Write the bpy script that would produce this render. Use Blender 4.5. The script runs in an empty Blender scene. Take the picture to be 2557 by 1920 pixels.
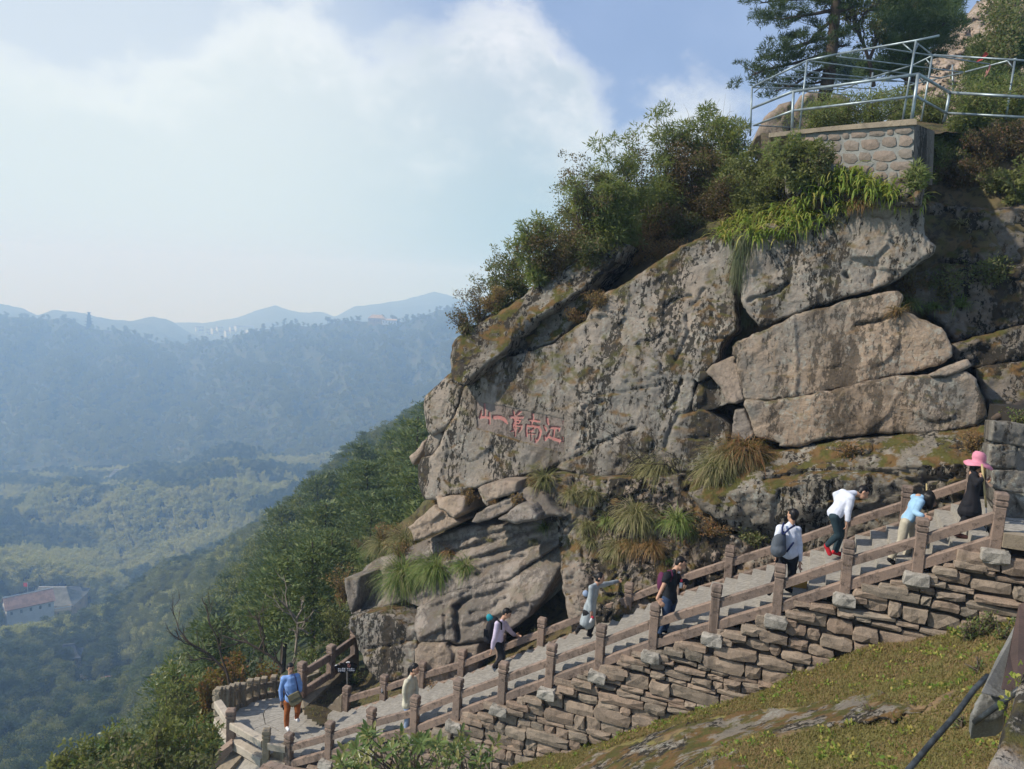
import bpy, math, random
import numpy as np
from mathutils import Vector, Matrix
R_ = random.Random(7)
RS = np.random.RandomState(11)
scene = bpy.context.scene
COL = scene.collection

# ------------------------------------------------------------------ camera
FP = 1896.0                       # focal length in photograph pixels (2557 wide)
PITCH, ROLL = math.radians(7.5), math.radians(3.0)
_f = np.array([0, math.cos(PITCH), -math.sin(PITCH)])
_r0 = np.array([1.0, 0, 0]); _u0 = np.array([0, math.sin(PITCH), math.cos(PITCH)])
_r = math.cos(ROLL)*_r0 + math.sin(ROLL)*_u0
_u = -math.sin(ROLL)*_r0 + math.cos(ROLL)*_u0
cam_d = bpy.data.cameras.new("camera"); cam = bpy.data.objects.new("camera", cam_d); COL.objects.link(cam)
cam.matrix_world = Matrix(((_r[0], _u[0], -_f[0], 0), (_r[1], _u[1], -_f[1], 0), (_r[2], _u[2], -_f[2], 0), (0, 0, 0, 1)))
cam_d.sensor_width = 36.0; cam_d.lens = 36.0*FP/2557; cam_d.clip_start = 0.1; cam_d.clip_end = 40000
scene.camera = cam

# ------------------------------------------------------------------ sky and sun
SUN_AZ, SUN_EL = math.radians(-99), math.radians(40)     # azimuth from +Y towards +X
sdir = Vector((math.sin(SUN_AZ)*math.cos(SUN_EL), math.cos(SUN_AZ)*math.cos(SUN_EL), math.sin(SUN_EL)))
sun_d = bpy.data.lights.new("sun", 'SUN'); sun_d.energy = 4.4; sun_d.angle = math.radians(1.2); sun_d.color = (1.0, 0.93, 0.83)
sun = bpy.data.objects.new("sun", sun_d); COL.objects.link(sun)
sun.rotation_euler = sdir.to_track_quat('Z', 'Y').to_euler()
scene.view_settings.view_transform = 'Standard'; scene.view_settings.look = 'None'
scene.view_settings.exposure = 0.25; scene.view_settings.gamma = 1.0; scene.view_settings.use_curve_mapping = False
try:
    scene.cycles.volume_bounces = 2; scene.cycles.max_bounces = 8; scene.cycles.transparent_max_bounces = 12
    scene.cycles.use_denoising = True; scene.cycles.diffuse_bounces = 3
except Exception: pass

class NT:
    """small helper round a node tree"""
    def __init__(s, tree): s.t = tree; s.n = tree.nodes; s.l = tree.links
    def new(s, typ, **kw):
        nd = s.n.new(typ)
        for k, v in kw.items():
            if k.startswith('i_'):
                key = k[2:]; key = int(key) if key.isdigit() else key.replace('_', ' ')
                s.put(nd.inputs[key], v)
            else: setattr(nd, k, v)
        return nd
    def put(s, sock, v):
        if isinstance(v, bpy.types.NodeSocket): s.l.new(v, sock)
        elif isinstance(v, bpy.types.Node): s.l.new(v.outputs[0], sock)
        else:
            if isinstance(v, (tuple, list)) and len(v) == 3 and sock.type == 'RGBA': v = (*v, 1)
            sock.default_value = v
    def math(s, op, a, b=None, c=None, clamp=False):
        nd = s.n.new('ShaderNodeMath'); nd.operation = op; nd.use_clamp = clamp
        s.put(nd.inputs[0], a)
        if b is not None: s.put(nd.inputs[1], b)
        if c is not None: s.put(nd.inputs[2], c)
        return nd.outputs[0]
    def mix(s, f, a, b, mode='MIX'):
        nd = s.n.new('ShaderNodeMix'); nd.data_type = 'RGBA'; nd.blend_type = mode; nd.clamp_factor = True
        s.put(nd.inputs[0], f); s.put(nd.inputs[6], a); s.put(nd.inputs[7], b)
        return nd.outputs[2]
    def ramp(s, f, a, b, interp='SMOOTHSTEP'):
        nd = s.n.new('ShaderNodeMapRange'); nd.interpolation_type = interp
        s.put(nd.inputs[0], f); nd.inputs[1].default_value = a; nd.inputs[2].default_value = b
        return nd.outputs[0]
    def pos(s, scale=(1, 1, 1), rot=(0, 0, 0), src=None):
        g = src if src is not None else s.n.new('ShaderNodeNewGeometry').outputs['Position']
        m = s.n.new('ShaderNodeMapping'); m.inputs['Scale'].default_value = scale; m.inputs['Rotation'].default_value = rot
        s.l.new(g, m.inputs['Vector']); return m.outputs[0]
    def noise(s, vec, scale, detail=4, rough=.55, dist=0.0, out=0):
        nd = s.n.new('ShaderNodeTexNoise'); nd.inputs['Scale'].default_value = scale
        nd.inputs['Detail'].default_value = detail; nd.inputs['Roughness'].default_value = rough
        nd.inputs['Distortion'].default_value = dist
        if vec is not None: s.l.new(vec, nd.inputs['Vector'])
        return nd.outputs[out]
    def vor(s, vec, scale, feat='F1', out='Distance'):
        nd = s.n.new('ShaderNodeTexVoronoi'); nd.feature = feat; nd.inputs['Scale'].default_value = scale
        s.l.new(vec, nd.inputs['Vector']); return nd.outputs[out]

world = bpy.data.worlds.new("World"); scene.world = world; world.use_nodes = True
w = NT(world.node_tree); w.n.clear()
sky = w.new('ShaderNodeTexSky'); sky.sky_type = 'NISHITA'; sky.sun_disc = False
sky.sun_elevation = SUN_EL; sky.sun_rotation = SUN_AZ; sky.altitude = 800; sky.air_density = 1.0; sky.dust_density = 2.5; sky.ozone_density = 1.5
tc = w.new('ShaderNodeTexCoord').outputs['Generated']
sep = w.new('ShaderNodeSeparateXYZ', i_0=tc)
az = w.math('ARCTAN2', sep.outputs[0], sep.outputs[1])                 # 0 straight ahead, + to the right
el = w.math('ARCSINE', sep.outputs[2])
fc = w.new('ShaderNodeFloatCurve')                                      # height of the cloud bank along the horizon
azn = w.math('MULTIPLY_ADD', az, 1/6.2832, .5)
w.put(fc.inputs['Value'], azn)
def A(X): return math.atan2((X-1278.5)/FP, math.cos(PITCH))/6.2832+.5
def E(Y): return (960-Y)/FP-PITCH
cpts = [(0, .22), (.25, .24), (A(-400), .22), (A(150), E(270)), (A(330), E(215)), (A(450), E(195)), (A(560), E(120)), (A(650), E(85)), (A(720), E(60)), (A(830), E(130)),
        (A(920), E(185)), (A(1000), E(180)), (A(1080), E(120)), (A(1150), E(40)), (A(1230), E(10)), (A(1310), E(70)), (A(1400), E(170)), (A(1520), E(250)), (A(1600), E(195)), (A(1720), E(205)),
        (A(1900), E(330)), (A(2200), E(230)), (A(2800), E(100)), (.75, .3), (1, .22)]
cpts = [(a, e*1.0) for a, e in cpts]
cm = fc.mapping.curves[0]
while len(cm.points) < len(cpts): cm.points.new(.5, .5)
for p, (a, e) in zip(cm.points, cpts): p.location = (a, max(0, e)); p.handle_type = 'AUTO'
fc.mapping.update()
cn = w.noise(w.pos((1, 1, 1.5), src=tc), 5.5, 9, .62, .15)
cn2 = w.noise(w.pos((1, 1, 1.2), src=tc), 2.6, 5, .6)
edge = w.math('SUBTRACT', fc.outputs[0], el)
edge = w.math('MULTIPLY_ADD', w.math('SUBTRACT', cn, .5), .30, edge)
mask = w.ramp(edge, -.022, .055)
thin = w.ramp(cn2, .38, .72)                                            # thin veils higher up
shade = w.ramp(w.math('MULTIPLY_ADD', w.math('SUBTRACT', cn, .5), .55, edge), -.03, .16)
low = w.ramp(el, .32, -.02)
glow_d = w.new('ShaderNodeVectorMath', operation='DOT_PRODUCT'); w.put(glow_d.inputs[0], tc); glow_d.inputs[1].default_value = Vector((-.52, .84, .10)).normalized()
glow = w.ramp(glow_d.outputs['Value'], .84, 1.0)
skyc = w.mix(1.0, sky.outputs[0], (.075, .075, .075), 'MULTIPLY')
skyc = w.mix(w.math('MULTIPLY', thin, .28), skyc, (.58, .66, .80))
skyc = w.mix(.6, skyc, (.34, .47, .76))
cloud = w.mix(shade, (.76, .79, .84), (.50, .58, .66))
cloud = w.mix(w.math('MULTIPLY', low, .8), cloud, (.34, .535, .60))
full = w.mix(w.math('MULTIPLY', mask, .93), skyc, cloud)
full = w.mix(w.math('MULTIPLY', glow, .6), full, (.76, .83, .83))
bg = w.new('ShaderNodeBackground', i_Color=full, i_Strength=1.0)
wo = w.new('ShaderNodeOutputWorld', i_Surface=bg)

# ------------------------------------------------------------------ helpers
def P(X, Y, d):
    """photograph pixel (2557x1920) and distance along the view axis -> world"""
    X = np.asarray(X, float); Y = np.asarray(Y, float); d = np.asarray(d, float)
    return (_f*d[..., None] + _r*((X-1278.5)/FP*d)[..., None] + _u*((960-Y)/FP*d)[..., None])
def PX(p):
    p = np.asarray(p, float); d = p@_f
    return 1278.5+FP*(p@_r)/d, 960-FP*(p@_u)/d, d
def mesh_np(name, V, F, mat=None, smooth=False, F2=None):
    me = bpy.data.meshes.new(name)
    V = np.asarray(V, np.float32)
    Fs = [np.asarray(F, np.int32)] if not isinstance(F, list) or len(F) == 0 or np.isscalar(F[0][0]) and len({len(f) for f in F}) == 1 else None
    if Fs is None:
        me.from_pydata([tuple(v) for v in V.tolist()], [], [tuple(f) for f in F])
    else:
        Fa = Fs[0].reshape(len(F), -1) if len(F) else np.zeros((0, 3), np.int32)
        parts = [Fa] + ([np.asarray(F2, np.int32)] if F2 is not None and len(F2) else [])
        me.vertices.add(len(V)); me.vertices.foreach_set('co', V.ravel())
        tot = np.concatenate([np.full(len(a), a.shape[1], np.int32) for a in parts])
        idx = np.concatenate([a.ravel() for a in parts])
        me.loops.add(len(idx)); me.loops.foreach_set('vertex_index', idx)
        me.polygons.add(len(tot)); st = np.concatenate([[0], np.cumsum(tot)[:-1]]).astype(np.int32)
        me.polygons.foreach_set('loop_start', st)
        me.update(calc_edges=True)
    if smooth: me.polygons.foreach_set('use_smooth', np.ones(len(me.polygons), bool))
    else: me.shade_flat()
    if mat is not None: me.materials.append(mat)
    return me
def props(o, label=None, cat=None, group=None, kind=None):
    if label: o['label'] = label
    if cat: o['category'] = cat
    if group: o['group'] = group
    if kind: o['kind'] = kind
    return o
def thing(name, label, cat, loc=(0, 0, 0), group=None):
    o = bpy.data.objects.new(name, None); COL.objects.link(o); o.location = Vector([float(a) for a in loc]); o.empty_display_size = .2
    return props(o, label, cat, group)
def root_loc(o):
    while o.parent is not None: o = o.parent
    return np.array(o.location)
def part(name, V, F, mat, parent=None, smooth=False, F2=None, me=None, kind=None, label=None):
    """a mesh given in world coordinates, linked as a child (or at top level)"""
    if me is None:
        V = np.asarray(V, float)
        if parent is not None: V = V-root_loc(parent)
        me = mesh_np(name, V, F, mat, smooth, F2)
    o = bpy.data.objects.new(name, me); COL.objects.link(o)
    if parent is not None: o.parent = parent
    if kind: o['kind'] = kind
    if label: o['label'] = label
    return o
def copy_tree(o, parent=None):
    c = o.copy(); COL.objects.link(c)
    if parent is not None: c.parent = parent
    for ch in o.children: copy_tree(ch, c)
    return c
class MB:
    def __init__(s): s.V = []; s.Q = []; s.T = []; s.n = 0
    def add(s, V, F):
        V = np.asarray(V, float).reshape(-1, 3); F = np.asarray(F, int)
        (s.Q if F.shape[1] == 4 else s.T).append(F+s.n); s.V.append(V); s.n += len(V)
    def box(s, c, sx, sy, sz, yaw=0, jit=0, rs=None, tilt=0):
        v = np.array([(x, y, z) for z in (-.5, .5) for y in (-.5, .5) for x in (-.5, .5)], float)*(sx, sy, sz)
        if jit: v = v+(rs or RS).uniform(-jit, jit, v.shape)
        if tilt:
            ct, st = math.cos(tilt), math.sin(tilt); v = np.stack([v[:, 0]*ct-v[:, 2]*st, v[:, 1], v[:, 0]*st+v[:, 2]*ct], 1)
        ca, sa = math.cos(yaw), math.sin(yaw)
        v = np.stack([v[:, 0]*ca-v[:, 1]*sa, v[:, 0]*sa+v[:, 1]*ca, v[:, 2]], 1)+np.asarray(c)
        s.add(v, [(0, 2, 3, 1), (4, 5, 7, 6), (0, 1, 5, 4), (2, 6, 7, 3), (0, 4, 6, 2), (1, 3, 7, 5)])
    def hexa(s, v8): s.add(v8, [(0, 3, 2, 1), (4, 5, 6, 7), (0, 1, 5, 4), (1, 2, 6, 5), (2, 3, 7, 6), (3, 0, 4, 7)])
    def tube(s, pts, rad, n=6, cap=True):
        pts = np.asarray(pts, float); rad = np.broadcast_to(np.asarray(rad, float), (len(pts),))
        t = np.gradient(pts, axis=0); t /= np.linalg.norm(t, axis=1)[:, None]+1e-9
        ref = np.array([0, 0, 1.0]) if abs(t[:, 2]).mean() < .9 else np.array([0, 1.0, 0])
        a = np.cross(t, ref); a /= np.linalg.norm(a, axis=1)[:, None]+1e-9; b = np.cross(t, a)
        th = np.arange(n)*2*math.pi/n
        V = pts[:, None]+rad[:, None, None]*(a[:, None]*np.cos(th)[None, :, None]+b[:, None]*np.sin(th)[None, :, None])
        F = [(i*n+j, i*n+(j+1) % n, (i+1)*n+(j+1) % n, (i+1)*n+j) for i in range(len(pts)-1) for j in range(n)]
        V = V.reshape(-1, 3)
        if cap:
            T = []
            V = np.vstack([V, pts[0], pts[-1]]); k = len(V)
            for j in range(n): T += [(k-2, (j+1) % n, j), (k-1, (len(pts)-1)*n+j, (len(pts)-1)*n+(j+1) % n)]
            F = np.array(F)+s.n; T = np.array(T)+s.n; s.Q.append(F); s.T.append(T); s.V.append(V); s.n += len(V)
        else: s.add(V, F)
    def ell(s, c, rx, ry, rz, M=None, nu=14, nv=10):
        V, F, T = [], [], []
        for i in range(1, nv):
            ph = math.pi*i/nv
            for j in range(nu):
                th = 2*math.pi*j/nu; V.append((math.sin(ph)*math.cos(th)*rx, math.sin(ph)*math.sin(th)*ry, math.cos(ph)*rz))
        V += [(0, 0, rz), (0, 0, -rz)]; V = np.array(V)
        for i in range(nv-2):
            for j in range(nu): F.append((i*nu+j, (i+1)*nu+j, (i+1)*nu+(j+1) % nu, i*nu+(j+1) % nu))
        k = (nv-1)*nu
        for j in range(nu): T += [(k, j, (j+1) % nu), (k+1, (nv-2)*nu+(j+1) % nu, (nv-2)*nu+j)]
        if M is not None: V = V@np.asarray(M).T
        V = V+np.asarray(c)
        s.Q.append(np.array(F)+s.n); s.T.append(np.array(T)+s.n); s.V.append(V); s.n += len(V)
    def data(s):
        V = np.vstack(s.V)
        Q = np.vstack(s.Q) if s.Q else np.zeros((0, 4), int); T = np.vstack(s.T) if s.T else np.zeros((0, 3), int)
        return V, Q, T
    def build(s, name, mat, parent=None, smooth=False, kind=None, label=None):
        V, Q, T = s.data()
        if len(Q) == 0: Q, T = T, None
        return part(name, V, Q, mat, parent, smooth, T, kind=kind, label=label)
    def mesh(s, name, mat, smooth=False):
        V, Q, T = s.data()
        if len(Q) == 0: Q, T = T, None
        return mesh_np(name, V, Q, mat, smooth, T)

def _hash(i, j, k, seed):
    h = (i.astype(np.int64)*374761393+j.astype(np.int64)*668265263+k.astype(np.int64)*2147483647+seed*974634777) & 0xffffffff
    h = ((h ^ (h >> 13))*1274126177) & 0xffffffff
    return ((h ^ (h >> 16)) & 0xffff)/65535.0*2-1
def vnoise(p, seed=0):
    p = np.asarray(p, float); i = np.floor(p); f = p-i; f = f*f*(3-2*f); i = i.astype(np.int64)
    out = 0
    for dx in (0, 1):
        for dy in (0, 1):
            for dz in (0, 1):
                wgt = (f[..., 0] if dx else 1-f[..., 0])*(f[..., 1] if dy else 1-f[..., 1])*(f[..., 2] if dz else 1-f[..., 2])
                out = out+wgt*_hash(i[..., 0]+dx, i[..., 1]+dy, i[..., 2]+dz, seed)
    return out
def fbm(p, octv=4, seed=0, gain=.5):
    a, s, o = 1.0, 0, 0
    for k in range(octv):
        o = o+a*vnoise(p*2**k+17.3*k, seed+k); s += a; a *= gain
    return o/s
def worley(p, seed=0):
    """nearest random cell: (random value, offset vector from its centre)"""
    p = np.asarray(p, float); i = np.floor(p).astype(np.int64); best = np.full(p.shape[:-1], 1e9); val = np.zeros(p.shape[:-1]); off = np.zeros(p.shape)
    for dx in (-1, 0, 1):
        for dy in (-1, 0, 1):
            for dz in (-1, 0, 1):
                a, b, c = i[..., 0]+dx, i[..., 1]+dy, i[..., 2]+dz
                q = np.stack([a+.5+.45*_hash(a, b, c, seed+1), b+.5+.45*_hash(a, b, c, seed+2), c+.5+.45*_hash(a, b, c, seed+3)], -1); dd = ((p-q)**2).sum(-1); m = dd < best
                best = np.where(m, dd, best); val = np.where(m, _hash(a, b, c, seed+4), val); off = np.where(m[..., None], p-q, off)
    return val, off
def inside(px, py, poly):
    c = np.zeros(px.shape, bool); n = len(poly)
    for a in range(n):
        x0, y0 = poly[a]; x1, y1 = poly[(a+1) % n]
        if y0 == y1: continue
        cond = ((y0 > py) != (y1 > py)) & (px < (x1-x0)*(py-y0)/(y1-y0)+x0)
        c ^= cond
    return c
def near_poly(px, py, poly):
    best = np.full(px.shape, 1e18); bx = px.copy(); by = py.copy(); n = len(poly)
    for a in range(n):
        x0, y0 = poly[a]; x1, y1 = poly[(a+1) % n]; dx, dy = x1-x0, y1-y0
        t = np.clip(((px-x0)*dx+(py-y0)*dy)/(dx*dx+dy*dy+1e-9), 0, 1)
        qx, qy = x0+t*dx, y0+t*dy; d2 = (px-qx)**2+(py-qy)**2; m = d2 < best
        best = np.where(m, d2, best); bx = np.where(m, qx, bx); by = np.where(m, qy, by)
    return np.sqrt(best), bx, by
def tps(ctrl, lam=1e-3):
    c = np.asarray(ctrl, float); x = c[:, :2]; y = c[:, 2]; n = len(c)
    def U(r2): return np.where(r2 > 0, r2*np.log(np.maximum(r2, 1e-12)), 0)
    K = U(((x[:, None]-x[None])**2).sum(-1))+lam*np.eye(n); Pm = np.hstack([np.ones((n, 1)), x])
    A_ = np.zeros((n+3, n+3)); A_[:n, :n] = K; A_[:n, n:] = Pm; A_[n:, :n] = Pm.T
    wv = np.linalg.solve(A_, np.concatenate([y, [0, 0, 0]]))
    def f(q):
        q = np.asarray(q, float).reshape(-1, 2); out = np.empty(len(q))
        for s in range(0, len(q), 20000):
            b = q[s:s+20000]; out[s:s+20000] = U(((b[:, None]-x[None])**2).sum(-1))@wv[:n]+wv[n]+b@wv[n+1:]
        return out
    return f
# ------------------------------------------------------------------ materials
def new_mat(name):
    m = bpy.data.materials.new(name); m.use_nodes = True; t = NT(m.node_tree); t.n.clear()
    out = t.new('ShaderNodeOutputMaterial'); b = t.new('ShaderNodeBsdfPrincipled'); t.l.new(b.outputs[0], out.inputs[0])
    b.inputs['Roughness'].default_value = .85
    try: b.inputs['Specular IOR Level'].default_value = .25
    except KeyError: pass
    return m, t, b, out
def bump(t, b, h, strength=.5, dist=.02):
    nd = t.new('ShaderNodeBump', i_Strength=strength, i_Distance=dist, i_Height=h); t.l.new(nd.outputs[0], b.inputs['Normal'])
def plain(name, col, rough=.7, var=.12, scale=6, metal=0, bmp=0.0):
    m, t, b, o = new_mat(name); n = t.noise(t.pos(), scale, 4)
    c2 = tuple(max(0, x*(1-var*2)) for x in col)
    b.inputs['Base Color'].default_value = (*col, 1)
    t.put(b.inputs['Base Color'], t.mix(t.ramp(n, .35, .65), c2, col)); b.inputs['Roughness'].default_value = rough; b.inputs['Metallic'].default_value = metal
    if bmp: bump(t, b, t.noise(t.pos(), scale*6, 3), bmp, .01)
    return m
def rock_mat(name, c1=(.285, .238, .19), c2=(.195, .182, .158), dark=.5, lichen=.5, moss=.3, ochre=.25, streak=.5, fine=1.0, darkcol=(.022, .02, .015)):
    m, t, b, o = new_mat(name)
    p = t.pos()
    big = t.noise(p, .35, 4, .6); med = t.noise(p, 2.2, 6, .65); fin = t.noise(p, 16*fine, 5, .7); grain = t.noise(p, 70, 2, .6)
    col = t.mix(t.ramp(big, .38, .62), c1, c2)
    col = t.mix(t.math('MULTIPLY', t.ramp(med, .42, .62), .45), col, tuple(x*1.25 for x in c1))
    col = t.mix(t.math('MULTIPLY', t.ramp(grain, .35, .7), .35), col, (.10, .09, .075))
    # vertical run-off streaks: grey-white, ochre and near-black
    pv = t.pos((1, 1, .09)); s1 = t.noise(pv, 1.5, 5, .6); s2 = t.noise(pv, 2.6, 5, .65, 0.2); s3 = t.noise(pv, .9, 4, .6)
    col = t.mix(t.math('MULTIPLY', t.ramp(s2, .60, .70), ochre), col, (.36, .235, .11))
    # pale lichen crust, speckled
    lv = t.noise(p, 9*fine, 6, .75, .3); lm = t.math('MULTIPLY', t.ramp(lv, .50, .58), t.ramp(t.noise(p, .8, 4, .6), .40, .60))
    col = t.mix(t.math('MULTIPLY', lm, lichen), col, (.31, .32, .28))
    # black lichen speckles, elongated downwards
    pe = t.pos((1, 1, .45)); dv = t.noise(pe, 11*fine, 6, .72, .2)
    zone = t.math('ADD', t.ramp(s3, .42, .58), t.math('MULTIPLY', t.ramp(s1, .48, .62), .8))
    thr = t.math('MULTIPLY_ADD', zone, .15, t.math('SUBTRACT', dv, .635))
    dm = t.ramp(thr, 0, .035)
    col = t.mix(t.math('MULTIPLY', dm, dark*1.5, clamp=True), col, darkcol)
    col = t.mix(t.math('MULTIPLY', t.math('MULTIPLY', t.ramp(s1, .52, .64), t.ramp(med, .35, .6)), streak*.95, clamp=True), col, (.05, .038, .026))
    bz = t.math('MULTIPLY', t.ramp(t.noise(t.pos((1, 1, .5)), .33, 4, .55), .50, .62), t.ramp(t.noise(t.pos((1, 1, .16)), 3.2, 6, .7), .40, .56))
    col = t.mix(t.math('MULTIPLY', bz, min(.85, streak*1.3)), col, (.062, .047, .032))
    # moss where the surface looks up
    nz = t.new('ShaderNodeSeparateXYZ', i_0=t.new('ShaderNodeNewGeometry').outputs['Normal']).outputs[2]
    mm = t.math('MULTIPLY', t.ramp(nz, .12, .62), t.ramp(t.noise(p, 1.7, 5, .65), .44, .58))
    mcol = t.mix(t.ramp(t.noise(p, 3.1, 4), .42, .6), (.075, .072, .018), (.13, .078, .03))
    col = t.mix(t.math('MULTIPLY', mm, moss*2, clamp=True), col, mcol)
    t.put(b.inputs['Base Color'], col); b.inputs['Roughness'].default_value = .93
    h = t.math('ADD', t.math('MULTIPLY', med, 1.6), t.math('MULTIPLY', fin, .8)); h = t.math('ADD', h, t.math('MULTIPLY', grain, .12)); h = t.math('ADD', h, t.math('MULTIPLY', dm, -.25))
    bump(t, b, h, .85, .055)
    return m
M = {}
M['rock'] = rock_mat('granite_face', dark=.62, lichen=.5, moss=.45, streak=.6)
M['rock_right'] = rock_mat('granite_right', c1=(.315, .235, .165), c2=(.195, .18, .155), dark=.42, lichen=.55, moss=.3, ochre=.35, streak=.55)
M['rock_slab'] = rock_mat('granite_slab', c1=(.27, .23, .195), c2=(.20, .175, .15), dark=.25, lichen=.35, moss=.15, ochre=.1, streak=.3)
M['rock_pink'] = rock_mat('granite_pink', c1=(.34, .265, .20), c2=(.25, .205, .165), dark=.12, lichen=.25, moss=.1, ochre=.2, streak=.2)
M['rock_moss'] = rock_mat('granite_mossy', c1=(.22, .19, .15), c2=(.14, .125, .1), dark=.9, lichen=.6, moss=1.0, ochre=.1, streak=.4)
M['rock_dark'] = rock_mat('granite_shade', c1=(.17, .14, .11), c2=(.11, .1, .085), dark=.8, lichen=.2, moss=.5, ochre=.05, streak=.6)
M['rock_far'] = rock_mat('granite_far', c1=(.42, .32, .24), c2=(.30, .245, .2), dark=.1, lichen=.1, moss=.25, ochre=.1, streak=.7, fine=.25)

def stone_mat(name, c1, c2, stain=(.05, .045, .035), stain_amt=.5, chisel=0.0, rough=.9, yaw=0.0, randomize=.0):
    m, t, b, o = new_mat(name); p = t.pos()
    n1 = t.noise(p, 1.6, 4, .6); n2 = t.noise(p, 9, 5, .7); n3 = t.noise(p, 60, 3, .6)
    col = t.mix(t.ramp(n1, .38, .62), c1, c2)
    if randomize:
        rnd = t.new('ShaderNodeObjectInfo').outputs['Random']
        col = t.mix(t.math('MULTIPLY', rnd, randomize), col, tuple(x*.42 for x in c2))
        r2 = t.math('FRACT', t.math('MULTIPLY', rnd, 37.7)); col = t.mix(t.math('MULTIPLY', r2, randomize*.6), col, (.30, .17, .11))
    col = t.mix(t.math('MULTIPLY', t.ramp(n2, .50, .66), stain_amt), col, stain)
    col = t.mix(t.math('MULTIPLY', t.ramp(n3, .45, .7), .35), col, tuple(min(1, x*1.5) for x in c1))
    sp = t.noise(t.pos((1, 1, .12)), 5, 4, .6); col = t.mix(t.math('MULTIPLY', t.ramp(sp, .55, .7), stain_amt*.8), col, stain)
    t.put(b.inputs['Base Color'], col); b.inputs['Roughness'].default_value = rough
    h = t.math('ADD', t.math('MULTIPLY', n2, 1.0), t.math('MULTIPLY', n3, .35))
    if chisel:
        pc = t.pos((1, 1, 1), (0, 0, yaw)); pc2 = t.pos((9, 60, 9), src=pc)
        h = t.math('ADD', h, t.math('MULTIPLY', t.noise(pc2, 1.0, 2, .5), chisel))
        col2 = t.mix(t.math('MULTIPLY', t.ramp(t.noise(pc2, 1.0, 2, .5), .35, .6), .55), tuple(x*.5 for x in c1), col); t.put(b.inputs['Base Color'], col2)
    bump(t, b, h, .7, .02)
    return m
STAIR_YAW = math.atan2(.42, -.91)
M['rail'] = stone_mat('brown_stone', (.245, .18, .14), (.17, .132, .108), stain=(.055, .042, .034), stain_amt=.8)
M['rail_dark'] = stone_mat('dark_brown_stone', (.085, .055, .045), (.06, .042, .036), stain=(.03, .025, .02), stain_amt=.3)
M['rail_grey'] = stone_mat('tan_stone', (.27, .225, .16), (.21, .175, .13), stain=(.06, .055, .04), stain_amt=.4)
M['rail_pale'] = stone_mat('pale_stone', (.42, .37, .30), (.34, .30, .24), stain=(.16, .13, .1), stain_amt=.3)
M['step'] = stone_mat('chiselled_step_granite', (.47, .44, .38), (.36, .34, .30), stain=(.16, .145, .12), stain_amt=.3, chisel=1.3, yaw=STAIR_YAW)
M['wallstone'] = stone_mat('rubble_stone', (.31, .255, .195), (.22, .19, .15), stain=(.045, .04, .032), stain_amt=.5, randomize=.55)
M['basestone'] = stone_mat('rough_granite', (.34, .32, .28), (.24, .225, .195), stain=(.04, .038, .03), stain_amt=.6)
M['darkfill'] = plain('dark_earth', (.03, .026, .02), .95)
M['mortar'] = stone_mat('mortar', (.24, .245, .225), (.18, .18, .165), stain=(.1, .1, .08), stain_amt=.3)
M['masonry'] = stone_mat('masonry_stone', (.235, .205, .17), (.175, .155, .13), stain=(.07, .06, .045), stain_amt=.4, randomize=.4)
M['concrete'] = stone_mat('grey_concrete', (.2, .2, .185), (.13, .13, .12), stain=(.05, .05, .04), stain_amt=.5)

def leaf_mat(name, c1, c2, c3=None, rnd=.5, trans=.35, scale=3.0, rough=.6):
    m, t, b, out = new_mat(name)
    r = t.new('ShaderNodeObjectInfo').outputs['Random']; isl = t.new('ShaderNodeNewGeometry').outputs['Random Per Island']
    n = t.noise(t.pos(), scale, 3, .6)
    col = t.mix(t.ramp(n, .38, .62), c1, c2); col = t.mix(t.math('MULTIPLY', isl, .6), col, tuple(x*.6 for x in c1))
    if c3: col = t.mix(t.ramp(isl, .5, .85), col, c3)
    col = t.mix(t.math('MULTIPLY', r, rnd), col, c2)
    t.put(b.inputs['Base Color'], col); b.inputs['Roughness'].default_value = rough
    tr = t.new('ShaderNodeBsdfTranslucent', i_Color=t.mix(.35, col, (.35, .4, .05)))
    mx = t.new('ShaderNodeMixShader', i_0=trans); t.l.new(b.outputs[0], mx.inputs[1]); t.l.new(tr.outputs[0], mx.inputs[2]); t.l.new(mx.outputs[0], out.inputs[0])
    return m
M['pine_leaf'] = leaf_mat('pine_needles', (.135, .18, .055), (.05, .085, .032), (.19, .21, .07), rnd=.65, trans=.2, scale=.9)
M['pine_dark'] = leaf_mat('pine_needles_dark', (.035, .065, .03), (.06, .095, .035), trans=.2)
M['broad_leaf'] = leaf_mat('broadleaf', (.13, .155, .05), (.21, .215, .075), trans=.35)
M['bamboo_far'] = leaf_mat('bamboo_far', (.36, .38, .10), (.48, .46, .17), trans=.35, scale=.02)
M['bamboo_leaf'] = leaf_mat('bamboo_leaf', (.11, .165, .05), (.18, .22, .07), (.25, .23, .1), trans=.45)
M['shrub_leaf'] = leaf_mat('shrub_leaf', (.08, .11, .04), (.13, .15, .055), (.19, .15, .08), trans=.35)
M['shrub_brown'] = leaf_mat('shrub_brown_leaf', (.085, .075, .035), (.12, .09, .045), (.16, .08, .05), trans=.3)
M['laurel_leaf'] = leaf_mat('glossy_leaf', (.07, .12, .04), (.13, .18, .055), (.24, .20, .07), trans=.3, rough=.35)
M['maple_leaf'] = leaf_mat('autumn_leaf', (.27, .095, .045), (.20, .12, .04), (.15, .13, .04), trans=.4)
M['dry_leaf'] = leaf_mat('dry_grass', (.20, .13, .06), (.26, .185, .08), (.30, .14, .06), trans=.3)
M['tuft_leaf'] = leaf_mat('tuft_grass', (.15, .17, .06), (.26, .24, .11), (.36, .30, .17), trans=.35, scale=1.2)
M['tuft_green'] = leaf_mat('tuft_grass_green', (.09, .165, .035), (.17, .24, .06), (.30, .28, .13), trans=.35)
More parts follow.
